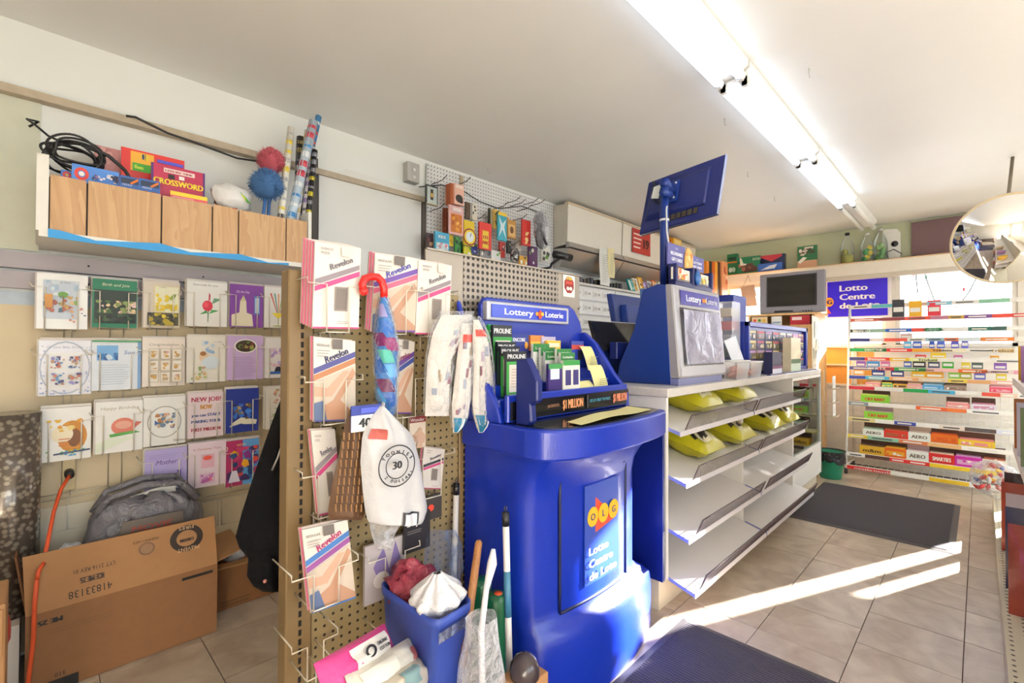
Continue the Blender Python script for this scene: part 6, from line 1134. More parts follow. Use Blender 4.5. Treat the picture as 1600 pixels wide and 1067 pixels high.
# plastic wrapped tool
p = at(846, 360, 'Y', 2.53); t = thing('wrapped_tool', 'dark grey tool wrapped in clear plastic hanging by the cabinet', 'tool', (p.x, 2.53, p.z-.15), 'goods hanging on the white pegboard'); s = MB(mat('#55525a', .4)); s.ball((p.x, 2.53, p.z+.075), (.07, .03, .06), 16, 10, wob=.2); s.ball((p.x-.01, 2.53, p.z-.05), (.055, .03, .1), 16, 10, wob=.2, seed=2); s.build('head', t); s = MB(mat('#2a282c', .4)); s.tube([(p.x-.02, 2.50, p.z+.06), (p.x-.05, 2.49, p.z), (p.x-.02, 2.49, p.z-.07), (p.x+.02, 2.49, p.z-.12)], .011, 8); s.build('arm', t)
fw = MB(crinkle_mat('tool_wrap', '#e8e8ee', .1, 20, 1.0, .06)); fw.ball((p.x, 2.525, p.z), (.085, .05, .155), 22, 14, wob=.35, seed=6); fw.build('wrapping', t)
# bits along the top of the metal sheet
for k, (x0, y0, x1, y1, c, lab) in enumerate(((768, 392, 782, 408, '#e6e4e0', 'white bottle pack over the grey metal sheet'), (725, 385, 737, 402, '#d8d030', 'lime yellow pack over the grey metal sheet'), (736, 380, 746, 396, '#2a3a8c', 'navy pack over the grey metal sheet'), (812, 400, 824, 414, '#d8a03a', 'amber pack over the grey metal sheet'), (826, 385, 840, 416, '#5a2a5c', 'plum pack under the wrapped tool'), (846, 384, 860, 410, '#e8e6da', 'white and green card under the wrapped tool'), (750, 390, 764, 402, '#8a8a8c', 'grey pack over the grey metal sheet'))):
    hang((x0, y0, x1, y1), 2.6, c, B(['#efeae0', c, '#4a4a4a', '#6a9a4a'], 6, .2, 90+k), lab)
p = at(804, 398, 'Y', 2.58); t = thing('glass_jar', 'small glass jar of dark stones hanging over the metal sheet', 'jar', (p.x, 2.58, p.z-.05)); MB(glass_mat('jar_glass', alpha=.12)).lathe([(.03, 0), (.036, .02), (.036, .07), (.026, .085), (.026, .095)], (p.x, 2.58, p.z-.05), 16).build('glass', t)
s = MB(mat('#3a2a22', .6)); [s.ball((p.x+random.uniform(-.015, .015), 2.58+random.uniform(-.015, .015), p.z-.03+.012*i), .014, 7, 5) for i in range(5)]; so = s.build('stones', t); so['kind'] = 'stuff'
for k, (x0, y0, x1, y1, c, lab) in enumerate(((684, 372, 690, 398, '#8a2c2c', 'maroon'), (689, 376, 695, 399, '#3a3a3c', 'charcoal'), (719, 378, 726, 402, '#1f6a34', 'dark green'), (758, 376, 766, 398, '#20325c', 'dark navy'), (781, 378, 789, 402, '#b83028', 'scarlet'), (793, 376, 799, 396, '#26241f', 'black'), (807, 372, 814, 392, '#c8c4ba', 'pale grey'), (738, 318, 746, 344, '#e8e0d0', 'ivory'), (728, 316, 735, 342, '#5a4632', 'dark brown'))):
    hang((x0, y0, x1, y1), 2.63, c, B(['#e6dccb', c, '#2a2826'], 4, .25, 130+k), lab+' narrow tool card hanging low on the white pegboard' if k < 7 else lab+' narrow card hanging mid height on the white pegboard')
# overhead cabinets with drop fronts
CABM = mat('#e9e3d6', .4, var=.03); ALU = mat('#b8b4ae', .3, .7)
for k, (x0, x1) in enumerate(((3.275, 4.165), (4.175, 5.05), (5.06, 5.9))):
    t = thing('wall_cabinet', ('cream overhead cabinet nearest the pegboard', 'cream overhead cabinet with a red notice', 'cream overhead cabinet furthest along, mostly hidden')[k], 'cabinet', ((x0+x1)/2, 2.66, 2.1), 'overhead cabinets')
    MB(mat('#cfc8ba', .5)).prism([(2.749, 2.15), (2.59, 2.16), (2.575, 2.52), (2.749, 2.53)], x0, x1, 'X').build('body', t)
    MB(CABM).prism([(2.585, 2.185), (2.574, 2.185), (2.562, 2.515), (2.573, 2.515)], x0+.004, x1-.004, 'X').build('drop_front', t, bevel=.002)
    MB(mat('#d8c6a8', .45)).box(x0, 2.56, 2.517, x1, 2.6, 2.535).build('top_rail', t); MB(ALU).prism([(2.585, 2.183), (2.56, 2.183), (2.545, 2.135), (2.585, 2.13)], x0, x1, 'X').build('front_rail', t)
    MB(ALU).prism([(2.6, 2.13), (2.55, 2.12), (2.66, 1.97), (2.749, 1.965), (2.749, 2.14)], x0, x1, 'X').build('lower_rail', t)
q = rY(988, 360, 1016, 397, 2.555); rn = MB(mat('#b8302c', .4)); rn.box(q[0], 2.5535, q[2], q[1], 2.5565, q[3]); rn.face((q[0], 2.5535, q[2]), (q[1]-q[0], 0, 0), (0, 0, q[3]-q[2])); rn.lines(.06, .2, .55, .92, 4, '#f2d8d0', .35); rn.words('19', .6, .25, .4, '#3a1414', bold=.02); tag(rn.build('red_notice'), 'red age notice with 19 stuck on the cabinet front', 'sign')
for k, (x0, y0, x1, y1, c) in enumerate(((937, 388, 952, 446, '#e6e4dc'), (950, 388, 960, 434, '#e8dca8'))):
    q = rY(x0, y0, x1, y1, 2.535-.004*k); t = MB(mat(c, .55)); t.grid(lambda u, v: Vector((q[0]+(q[1]-q[0])*u, 2.535-.004*k+.006*math.sin(v*5+u), q[3]+(q[2]-q[3])*v)), 3, 10); t.face((q[0], 2.524-.004*k, q[2]), (q[1]-q[0], 0, 0), (0, 0, q[3]-q[2])); t.lines(.15, .1, .8, .85, 14, '#a8a59c', .2)
    tag(t.build('till_paper'), ('white printed paper strip hanging from the cabinet rail', 'yellow printed paper strip hanging from the cabinet rail')[k], 'paper')
# camera
p = at(878, 400, 'Y', 2.42); a, b_ = at(866, 397, 'Y', 2.42), at(892, 403, 'Y', 2.38); t = thing('security_camera', 'black bullet camera on a bracket under the cabinet', 'camera', tuple(p)); MB(mat('#17171a', .35)).tube([a, b_], .03, 16).build('barrel', t); MB(mat('#3a3a40', .1)).tube([b_, b_+(b_-a).normalized()*.004], .024, 16).build('lens', t)
s = MB(mat('#1c1c20', .4)); s.tube([p+Vector((-.02, 0, -.02)), at(862, 412, 'Y', 2.46), at(860, 418, 'Y', 2.55), (at(860, 418, 'Y', 2.55).x, 2.73, at(860, 418, 'Y', 2.55).z)], .011, 8); s.build('bracket', t)
# drawer unit under the cabinets
DU = thing('drawer_unit', 'white wall unit of shallow labelled drawers behind the counter', 'drawer unit', (4.0, 2.6, 0)); dx0, dx1, dz1 = 3.2, 4.9, at(950, 452, 'Y', 2.5).z
MB(mat('#d9d6d0', .45)).box(dx0, 2.52, 0, dx1, 2.749, dz1).build('carcass', DU); MB(mat('#cfcac2', .4)).box(dx0-.02, 2.48, dz1, dx1, 2.749, dz1+.02).build('top_shelf', DU)
for i in range(2):
    for j in range(6):
        xa, xb = (dx0+.02, 3.93) if i == 0 else (3.95, 4.88); za = dz1-.13*(j+1)+.006
        d = MB(mat('#ebe8e4', .35)); d.box(xa, 2.505, za, xb, 2.519, za+.112); do = d.build('drawer', DU)
        for k in range(4): xx = xa+.05+k*(xb-xa-.1)/4; l_ = MB(PAPER); l_.box(xx, 2.502, za+.03, xx+(xb-xa)/6, 2.505, za+.085); l_.face((xx, 2.502, za+.03), ((xb-xa)/6, 0, 0), (0, 0, .055)); l_.rect(.1, .2, .5, .8, '#c9c4c0'); l_.rect(.6, .3, .9, .7, '#a8a4a4'); l_.build('label', do)
R = random.Random(9)
for k in range(13):
    x = 3.45+k*.055; tag(MB(mat(R.choice(['#2a2624', '#1c1a1c', '#4a3a30', '#3a3a44']), .4)).box(x, 2.56, dz1+.021, x+.042, 2.7, dz1+.021+R.uniform(.05, .075)).build('dark_pack'), 'small dark pack lined up on the drawer unit top', 'pack', 'dark packs on the drawer unit')
x = 4.22
for k, (c, c2, lab) in enumerate((('#3aa49c', '#e4efe9', 'teal'), ('#e6e0d0', '#c8a030', 'ivory'), ('#e0a22c', '#f4e6b0', 'amber'), ('#8c6ab0', '#e6dff0', 'mauve'), ('#dcd8d2', '#8a8aa0', 'pale grey'), ('#c8622c', '#f0d2a8', 'rust'), ('#a8482c', '#e0b088', 'brick'), ('#e8e4dc', '#b8463c', 'white'))):
    t = MB(mat(c, .4)); h = .12+.02*(k % 3); t.hexa([(x, 2.5, dz1+.021), (x+.09, 2.5, dz1+.021), (x+.09, 2.52, dz1+.021), (x, 2.52, dz1+.021), (x-.04, 2.52, dz1+.021+h), (x+.05, 2.52, dz1+.021+h), (x+.05, 2.54, dz1+.021+h), (x-.04, 2.54, dz1+.021+h)]); t.face((x, 2.499, dz1+.021), (.09, 0, 0), (-.04, .02, h)); t.rect(.1, .1, .5, .9, c2); t.blots(.15, .2, .9, .85, [c2, '#5a4a4a', c], 5, .2, k); tag(t.build('leaflet'), lab+' leaflet leaning in the row on the drawer unit', 'leaflet', 'leaflets on the drawer unit'); x += .1
# cartons on a shelf in the far corner
sx = thing('corner_shelf', 'narrow shelf in the far corner above the drawers', 'shelf', (5.4, 2.6, 1.72)); MB(mat('#d9d2c4', .45)).box(4.95, 2.16, 1.70, 6.08, 2.749, 1.72).build('board', sx)
for xx in (5.0, 6.0): MB(ALU).prism([(2.749, 1.70), (2.749, 1.5), (2.735, 1.5), (2.5, 1.69), (2.5, 1.70)], xx, xx+.02, 'X').build('bracket', sx)
def carton(px, Y, c, art, lab, th=.12, z0=1.721): return flat(px, Y, c, art, lab, 'shelf_carton', 'carton', th, 'cartons on the corner shelf', z0)
carton((1047, 371, 1052, 420), 2.5, '#d8822a', B(['#8a3a1c', '#f0c05a'], 6, .3, 110), 'narrow orange carton behind the pole', .1); carton((1052, 373, 1065, 420), 2.48, '#e6b02c', lambda c: (c.poly([(.2, .2), (.6, .3), (.8, .75), (.5, .7)], '#1c1a1c'), c.rect(.1, .8, .9, .95, '#f4dc8a')), 'yellow carton with a black figure behind the pole', .1)
for k in range(7): 
    q = 1104+k*4.4; carton((q, 408+k*.4, q+4, 446), 2.22, ('#e08a2a', '#2a2422', '#d86a24', '#e8a83a', '#3a2a24', '#e0782a', '#f0b04a')[k], None, ('first', 'second', 'third', 'fourth', 'fifth', 'sixth', 'seventh')[k]+' slim orange or black pack in the corner row', .1)
carton((1128, 409, 1137, 446), 2.2, '#e8a070', B(['#f4d0b0', '#c86a4a'], 5, .3, 112), 'peach carton ending the corner row', .1)
for k, x in enumerate((1056, 1064, 1071, 1078)): p = at(x, 410, 'Y', 2.46); t = thing('small_bottle', ('clear small bottle', 'red capped small bottle', 'black capped small bottle', 'tall black small bottle')[k]+' on the corner shelf', 'bottle', (p.x, 2.46, 1.721), 'small bottles on the corner shelf'); h = .26+.02*k; MB(mat(('#8a8a8c', '#5a2a2a', '#2a2628', '#1c1a1c')[k], .25)).lathe([(.03, 0), (.03, h*.7), (.012, h*.85), (.012, h*.9)], (p.x, 2.46, 1.721), 12).build('glass', t); MB(mat(('#c8c8cc', '#b02a2c', '#17171a', '#3a3a3c')[k], .35)).lathe([(.015, h*.9), (.015, h)], (p.x, 2.46, 1.721), 10).build('cap', t)
# ================================================================ END WALL
LZ = 2.164
def onledge(px, X, base, art, lab, name='ledge_box', cat='box', th=.06):
    Y1, Y0, Z0, Z1 = rX(*px, X); c = MB(mat(base, .35)); c.box(X, Y0, LZ, X+th, Y1, Z1); c.face((X, Y1, LZ), (0, Y0-Y1, 0), (0, 0, Z1-LZ), .0008)
    if art: art(c)
    return tag(c.build(name), lab, cat, 'boxes on the ledge')
onledge((1136, 397, 1152, 430), 6.14, '#2c7a4c', lambda c: (c.rect(.1, .7, .9, .85, '#1a3a2a'), c.rect(0, .58, 1, .64, '#d86a2a'), c.disc(.35, .25, .18, .12, '#e6efe6'), c.disc(.65, .25, .18, .12, '#b8d8c0')), 'tall green box at the near end of the ledge')
onledge((1152, 401, 1187, 428), 6.13, '#1f7a56', lambda c: (c.blots(.05, .1, .95, .6, ['#8a5a4c', '#a8705c', '#5a3a34'], 14, .14, 120), c.poly([(.12, .95), (.2, .95), (.3, .6), (.42, .6), (.42, .5), (.15, .5)], '#e0e6da'), c.words('DOG', .72, .74, .14, '#e6efe6')), 'wide green box with a brown picture on the ledge')
onledge((1186, 398, 1226, 424), 6.16, '#22264a', lambda c: (c.poly([(.05, .9), (.5, .6), (.95, .9), (.95, 1), (.05, 1)], '#b83a48'), c.rect(.9, 0, 1, 1, '#1f3058')), 'dark navy and red box standing behind on the ledge'); onledge((1184, 411, 1222, 424), 6.12, '#3a66b8', lambda c: (c.poly([(.1, .2), (.5, .7), (.8, .8), (.7, .3)], '#dce6f4'),), 'low blue box with a white sweep on the ledge', th=.03)
onledge((1246, 384, 1277, 419), 6.15, '#2a6a44', lambda c: (c.rect(0, 0, 1, .34, '#d8a888'), c.blots(.08, .55, .92, .95, ['#f2efe6', '#e6e0d0'], 8, .16, 121), c.words('YOUR', .5, .78, .1, '#5a2a2a', align='c', bold=.01), c.words('LUCK UP', .5, .64, .1, '#5a2a2a', align='c', bold=.01), c.poly([(.05, .3), (.3, .5), (.5, .45), (.15, .2)], '#efece2')), 'green and sand poster card standing on the ledge', 'poster_card', 'poster', .012)
# clear bottles with toys inside
BG = glass_mat('bottle_clear', (.93, 1, .95), .06, .1, True)
for k, (x, y0, cols, cap, lab) in enumerate(((1324, 364, ['#b9b84a', '#a0a040'], '#1c1c1c', 'clear bottle with olive filling and black cap on the ledge'), (1355, 364, ['#2a9a4c', '#e0cc2c', '#1f7a3a'], '#e8e6e0', 'clear bottle with a green parrot toy on the ledge'), (1376, 357, ['#4a9a3a', '#8ab86a'], '#d8d8d8', 'clear bottle with green leaves next to the white plaque'))):
    p = at(x, 400, 'X', 6.19); z1 = at(x, y0, 'X', 6.19).z; h = z1-LZ; t = thing('clear_bottle', lab, 'bottle', (6.19, p.y, LZ), 'clear bottles on the ledge')
    MB(BG).lathe([(.05, 0), (.062, .015), (.062, h*.5), (.055, h*.62), (.022, h*.86), (.02, h*.94)], (6.19, p.y, LZ), 20).build('bottle_wall', t); MB(mat(cap, .4)).lathe([(.022, h*.92), (.022, h)], (6.19, p.y, LZ), 14).build('cap', t)
    R = random.Random(k); s = MB(); 
    if k == 0: s.lathe([(.05, .004), (.058, .02), (.058, h*.28), (.001, h*.3)], (6.19, p.y, LZ), 16, mat(cols[0], .4)); s.ball((6.185, p.y+.02, LZ+h*.36), (.03, .03, .045), 10, 8, mat(cols[1], .4))
    else:
        for i in range(7): s.ball((6.19+R.uniform(-.02, .02), p.y+R.uniform(-.03, .03), LZ+.03+h*.45*i/7), (.02, .026, .03), 8, 6, mat(R.choice(cols), .4), wob=.3, seed=i)
    s.build('filling', t)
Y1, Y0, Z0, Z1 = rX(1379, 357, 1407, 404, 6.24); t = thing('white_plaque', 'white plaque with a black lens leaning on the ledge', 'plaque', (6.24, (Y0+Y1)/2, LZ)); MB(mat('#efeeea', .4)).prism([(Y1, LZ), (Y0, LZ), (Y0, Z1-.05), (Y0+.03, Z1-.01), (Y1-.02, Z1), (Y1, Z1-.02)], 6.24, 6.252, 'X').build('board', t); MB(mat('#1c1c20', .3)).ball((6.236, Y1-.1, LZ+.17), (.012, .03, .03), 12, 8).build('lens', t)
cbl = MB(cbm); cbl.tube([(6.2, Y1-.05, LZ+.01), (6.17, Y1-.04, LZ+.08), (6.16, Y1-.1, LZ+.1), (6.17, Y1-.16, LZ+.05), (6.2, Y0, LZ+.012), (6.2, Y0-.12, LZ+.02)], .005, 6); tag(cbl.build('ledge_cable'), 'loop of black cable lying before the white plaque', 'cable')
Y1, Y0, Z0, Z1 = rX(1424, 346, 1560, 400, 6.26); t = MB(mat('#7a5f62', .7, bump=.3, bscale=200)); t.box(6.26, -.3, LZ, 6.285, Y1, 2.535); tag(t.build('brown_panel'), 'brown felt panel standing on the ledge under the ceiling', 'panel')
# hanging sign in the window
Y1, Y0, Z0, Z1 = rX(1293, 436.5, 1387, 494, 6.25); LS = thing('lotto_sign', 'violet blue lottery sign with white frame in the window', 'sign', (6.25, (Y0+Y1)/2, Z0))
MB(mat('#efecea', .4)).box(6.25, Y0-.03, Z0-.02, 6.265, Y1+.02, Z1+.03).build('frame', LS)
s = MB(mat('#3420c8', .35, emit=.15)); s.box(6.244, Y0, Z0, 6.25, Y1, Z1); s.face((6.244, Y1, Z0), (0, Y0-Y1, 0), (0, 0, Z1-Z0), .001)
for i, w_ in enumerate(('Lotto', 'Centre', 'de Loto')): s.words(w_, .22, .7-.24*i, .165, '#f6f4fa', w=(.46, .58, .66)[i], bold=.008)
s.disc(.03, .42, .085, .13, '#f0a02a', 18); s.words('G', .0, .36, .12, '#2a2060', bold=.01); s.poly([(0, .1), (.07, .1), (0, .26)], '#e0502c'); s.build('panel', LS)
for yy in (Y0+.1, Y1-.1): MB(mat('#c8c8c8', .4)).tube([(6.255, yy, Z1+.03), (6.255, yy, 2.0)], .003, 5).build('hanging_wire', LS)
# television on its cabinet
TX = 5.62; Y1, Y0, Z0, Z1 = rX(1187, 425, 1289, 489, TX); TV = thing('television', 'grey tube television with a dark screen on the corner cabinet', 'television', (TX+.2, (Y0+Y1)/2, Z0)); TG = mat('#85828a', .4, var=.04)
s = MB(TG); s.hexa([(TX, Y1, Z0), (TX, Y0, Z0), (TX+.06, Y0, Z0), (TX+.06, Y1, Z0), (TX, Y1, Z1), (TX, Y0, Z1), (TX+.06, Y0, Z1), (TX+.06, Y1, Z1)]); s.build('front_case', TV, bevel=.01, seg=2)
s = MB(mat('#5a585e', .5)); m_ = (Y0+Y1)/2; s.hexa([(TX+.06, Y1-.03, Z0+.01), (TX+.06, Y0+.03, Z0+.01), (TX+.36, m_-.15, Z0+.03), (TX+.36, m_+.15, Z0+.03), (TX+.06, Y1-.03, Z1-.03), (TX+.06, Y0+.03, Z1-.03), (TX+.36, m_-.15, Z1-.12), (TX+.36, m_+.15, Z1-.12)]); s.build('back_case', TV)
sy1, sy0 = Y1-.085, Y0+.085; sz0, sz1 = Z0+.085, Z1-.045
s = MB(mat('#2b2924', .1)); s.grid(lambda u, v: Vector((TX-.004-.012*math.sin(PI*u)*math.sin(PI*v), sy1+(sy0-sy1)*u, sz0+(sz1-sz0)*v)), 10, 8); s.build('screen', TV)
s = MB(mat('#26252a', .4)); s.box(TX-.004, sy1, sz0-.012, TX, sy0, sz0); s.box(TX-.004, sy1, sz1, TX, sy0, sz1+.012); s.box(TX-.004, sy1, sz0-.012, TX, sy1+.014, sz1+.012); s.box(TX-.004, sy0-.014, sz0-.012, TX, sy0, sz1+.012); s.build('screen_surround', TV)
s = MB(mat('#1c1b20', .4)); s.box(TX-.004, m_-.02, Z0+.012, TX, m_+.16, Z0+.03); 
for i in range(4): s.box(TX-.005, m_-.12-.025*i, Z0+.012, TX, m_-.108-.025*i, Z0+.024)
s.build('control_flap', TV)
KC = thing('corner_cabinet', 'light wood cabinet under the television', 'cabinet', (5.8, 1.4, 0)); WDL = wood_mat('cab_wood', '#d8a86a', '#e6c08a', 'Z', 5)
MB(WDL).box(TX-.01, 1.19, .0, 6.08, 1.86, Z0-.125).build('lower_body', KC); MB(WDL).box(TX-.02, 1.17, Z0-.02, 6.08, 1.88, Z0-.001).build('top_board', KC); MB(WDL).box(TX, 1.82, Z0-.125, 6.08, 1.84, Z0-.02).build('side', KC); MB(WDL).box(TX, 1.2, Z0-.125, 6.08, 1.22, Z0-.02).build('side', KC); MB(WDL).box(5.9, 1.22, Z0-.125, 5.91, 1.82, Z0-.02).build('back', KC)
for k, (a, b_, c, lab) in enumerate(((1.24, 1.42, '#b8303c', 'red notice card in the slot under the television'), (1.5, 1.6, '#e9e6e0', 'white card in the slot under the television'), (1.64, 1.8, '#e8c8a0', 'tan card with three dots under the television'))):
    s = MB(mat(c, .4)); s.box(TX-.018, a, Z0-.1245, TX-.0115, b_, Z0-.03); s.face((TX-.018, b_, Z0-.1245), (0, a-b_, 0), (0, 0, .094), .001); (s.rect(.1, .5, .6, .85, '#f0d8d4') if k == 0 else s.rect(.1, .2, .9, .4, '#8aa0b8') if k == 1 else [s.disc(.2+.3*i, .6, .1, .16, cc) for i, cc in enumerate(('#d8402e', '#4a8a3a', '#e0b02c'))]); tag(s.build('notice_card'), lab, 'card', 'cards under the television')
s = MB(mat('#e4dcc8', .5)); s.prism([(TX-.02, 1.162), (TX-.02, 1.168), (5.2, 1.135), (5.2, 1.13)], .75, Z0-.06, 'Z'); tag(s.build('paper_board'), 'pale notice panel hung with papers beside the counter end', 'panel')
for k, (x, z, w_, h, c) in enumerate(((5.3, 1.35, .12, .16, '#efece6'), (5.26, 1.15, .1, .1, '#e8e2d4'), (5.42, 1.2, .1, .14, '#f0eee8'))):
    y = 1.137-.0; s = MB(mat(c, .5)); yy = 1.13+.028*(x-5.2)/.4-.006; s.box(x, yy-.004, z, x+w_, yy, z+h); s.face((x, yy-.004, z), (w_, 0, 0), (0, 0, h)); s.lines(.1, .1, .9, .85, 6, '#b0a8a0', .3); (s.words('F', .2, .3, .5, '#5a2a20', bold=.03) if k == 1 else None); tag(s.build('pinned_paper'), ('large white paper pinned high by the counter end', 'cream paper with letter F by the counter end', 'white paper pinned furthest along by the counter end')[k], 'paper', 'papers at the counter end')
# wire rack of cards clipped to the counter end
t = thing('clip_rack', 'small white wire card rack clipped to the counter end', 'rack', (5.2, 1.02, .7))
for k in range(3): z = .62+.13*k; MB(WIRE).tube([(5.17, 1.03, z), (5.17, .94, z), (5.32, .94, z), (5.32, 1.03, z)], .003, 6).build('tier', t); s = MB(PAPER); s.box(5.19, .965, z, 5.3, .972, z+.11); s.face((5.19, .965, z), (.11, 0, 0), (0, 0, .11)); s.lines(.1, .2, .9, .8, 4, '#b8b4b0', .3); s.build('card', t)
MB(WIRE).tube([(5.17, 1.03, .6), (5.17, 1.03, 1.05)], .003, 6).build('post', t)
# paper bag hung in the window
Y1, Y0, Z0, Z1 = rX(1159, 441, 1183, 478, 5.95); s = MB(mat('#b39a88', .75, bump=.4, bscale=20)); s.hexa([(5.95, Y1-.02, Z0), (5.95, Y0, Z0), (6.0, Y0, Z0), (6.0, Y1-.02, Z0), (5.96, Y1+.02, Z1-.05), (5.96, Y0+.04, Z1-.03), (5.98, Y0+.04, Z1-.03), (5.98, Y1+.02, Z1-.05)]); s.tube([(5.97, Y1, Z1-.06), (6.05, Y1-.04, Z1+.1), (6.12, Y1-.05, 2.03)], .003, 5); tag(s.build('paper_bag'), 'brown paper bag hanging in the corner window', 'bag')
# string of little lights in the window
sl = thing('light_string', 'dark wire with red bulbs drooping across the window', 'light string', (6.18, .4, 1.6)); pts = [at(x, y, 'X', 6.16) for x, y in ((1434, 458), (1432, 438), (1431, 425), (1430, 418), (1434, 412), (1440, 415), (1444, 425), (1450, 443), (1462, 475), (1480, 492), (1500, 475), (1515, 455), (1525, 435), (1532, 425))]
MB(mat('#5a6a5c', .5)).tube(pts, .005, 5).build('wire', sl)
for x, y in ((1427, 431), (1506, 455), (1447, 436), (1480, 500)): p = at(x, y, 'X', 6.155); MB(mat('#d22a34' if x != 1447 else '#3a8a6a', .3)).lathe([(.004, 0), (.009, .012), (.006, .03), (.001, .036)], tuple(p), 8).build('bulb', sl)
# green bin
p = Vector((5.42, 1.03, 0)); t = thing('green_bin', 'green waste bin lined with a black bag beside the counter', 'bin', tuple(p)); MB(mat('#1c7a5c', .4)).lathe([(.085, 0), (.09, .01), (.115, .24), (.118, .25), (.105, .25), (.08, .02)], (p.x, p.y, .001), 22).build('tub', t)
s = MB(crinkle_mat('bin_liner', '#1a1a1c', 1, 30, 1.0, .15)); s.grid(lambda u, v: Vector((p.x+(.122+.012*noise.noise(Vector((u*9, v*2, 1))))*math.cos(2*PI*u), p.y+(.122+.012*noise.noise(Vector((u*9, v*2, 1))))*math.sin(2*PI*u), .265-(.1+.07*noise.noise(Vector((math.cos(2*PI*u)*2, math.sin(2*PI*u)*2, 3))))*v)), 30, 6, wrap=True); s.build('liner', t)
# ---------------------------------------------------------------- candy rack
RK = thing('candy_rack', 'white wire candy rack on castors before the window', 'rack', (5.7, .33, 0)); RW = mat('#f0ede6', .35); RY0, RY1 = -.33, .955
def rx(z): return 5.70+.25*(z-.1)/1.6
for yy in (RY1, RY0): MB(RW).tube([(rx(.06), yy, .06), (rx(1.7), yy, 1.7)], .011, 8).build('upright', RK); MB(RW).tube([(rx(.06)+.02, yy, .08), (6.1, yy, .08)], .011, 8).build('foot', RK); MB(RW).tube([(6.1, yy, .08), (6.1, yy, 1.1), (rx(1.65)+.02, yy, 1.65)], .008, 8).build('rear_leg', RK)
for yy in (RY1, RY0):
    for xx in (5.7, 6.1): MB(mat('#1c1c1e', .4)).lathe([(.028, -.011), (.028, .011)], (0, 0, 0), 14).build('castor', RK, local=True).matrix_local = Matrix.Translation(Vector((xx, yy, .03))-Vector((5.7, .33, 0))) @ Matrix.Rotation(PI/2, 4, 'X'); MB(RW).tube([(xx, yy, .03), (xx, yy, .075)], .007, 6).build('castor_stem', RK)
LV = [(1.69, ['#e8e4dc', '#5ab0b8', '#c8a890', '#8abcd0', '#e6e0d8', '#8ac0a0', '#ece8e2']), (1.555, ['#b85a4c', '#8a3c44', '#d8503c', '#b8788c', '#c8a04a', '#7a4a8c', '#d84a3c', '#c83c3c']), (1.443, ['#3a4a44', '#8aa89a', '#2a5ab0', '#d84c3c', '#3a8a5c', '#e9e6de', '#2c6a58', '#3a5a54', '#e6e2da']), (1.35, ['#3a3a7a', '#d8d0d8', '#e05a4a', '#e6e0d6', '#9ab8c8', '#e0784c', '#d8e0e2', '#e0823c', '#e9e5dc']), (1.25, ['#1f9a4c', '#2a6a3a', '#d8302c', '#e6a02c', '#f0e4c0', '#ece6d8', '#d8b87a', '#efeae0']), (1.16, ['#3c3c8a', '#d83a2c', '#e0b42c', '#d8e08a', '#eae4d6', '#efeae0', '#ece6da']), (1.067, ['#4a4a88', '#c8283c', '#3a9a4c', '#e8b8b0', '#e0682c', '#ecd0c8', '#e8a0b0']), (.975, ['#3c4a9c', '#4ab0d0', '#e8a870', '#d8c0a0', '#e8cc4a', '#d8a06a', '#e8b0a0']), (.87, ['#c8283c', '#e4e0da', '#1f9a4c', '#4ab0d8', '#ece6dc', '#d8503c', '#e8c8b0', '#ece6dc']), (.715, ['#8a98a4', '#f0ece4', '#efe9e0', '#e0622c', '#e87a3a', '#f2eee6', '#f0ece2']), (.56, ['#e0d08a', '#f0ece4', '#3a4aa0', '#f0ece4', '#e8d8c8', '#5a4a44', '#d8dcec']), (.395, ['#e0c84a', '#8ac0a0', '#d87a4a', '#e8b87a', '#f2eee6', '#f0ece4']), (.215, ['#f0ece4', '#5a3a30', '#d82c2c', '#d82c2c', '#f0cc2c', '#f0cc2c', '#efeae2']), (.09, ['#d8282c', '#d8282c', '#f2eee6', '#e8c02c', '#f0ece4', '#f2eee6'])]
R = random.Random(11)
LETTER = {1.443: [('Clorets', .45, '#3a5a4c'), ('Excel', .02, '#e6e6e2')], 1.25: [('DENTYNE', .1, '#f4f0e8'), ('Trident', .5, '#4a4640'), ('Trident', .8, '#8a6a30')], 1.16: [('Dentyne', .12, '#f4f0e8'), ('Trident', .42, '#4a4640')], 1.067: [('CERTS', .12, '#f4f0e8'), ('Trident', .4, '#4a4640'), ('Trident', .72, '#6a4a40')], .09: [('nestle', .05, '#f4f0e8'), ('nestle', .17, '#f4f0e8')]}
for i, (z, cs) in enumerate(LV):
    x = rx(z); d = .07 if i < 9 else (.3 if z > .12 else .36); hh = .034 if i < 9 else .036
    s = MB(RW); s.box(x-.004, RY0, z-hh, x, RY1, z+.004); so = s.build('shelf_rail', RK)
    n_ = len(cs); L_ = RY1-RY0-.02
    s = MB(RW); s.box(x-.007, RY0+.01, z-hh+.003, x-.004, RY1-.01, z+.001); s.face((x-.007, RY1-.01, z-hh+.003), (0, -L_, 0), (0, 0, hh-.002), .0008); u = 0; ws = [R.uniform(.6, 1.4) for _ in cs]; tw = sum(ws)
    for c, w_ in zip(cs, ws): s.rect(u, 0, u+w_/tw, 1, c); (s.rect(u+.15*w_/tw, .3, u+.8*w_/tw, .65, R.choice(['#f2eee6', '#e8e0d0', '#5a5a60'])) if R.random() < .6 else None); u += w_/tw
    for tx, uu, cc in LETTER.get(z, ()): s.words(tx, uu, .2, .62, cc, w=.11, bold=.001)
    s.build('price_strip', so)
    g = MB(RW); zz = z-.012
    for k in range(int(L_/.05)): yy = RY0+.02+k*.05; g.tube([(x, yy, zz), (x+d, yy, zz+.01)], .0018, 4)
    for k in range(3 if i > 8 else 2): g.tube([(x+d*(k+.5)/3, RY0, zz+.006), (x+d*(k+.5)/3, RY1, zz+.006)], .0022, 4)
    go = g.build('wire_deck', so); go['kind'] = 'stuff'
g = MB(RW)
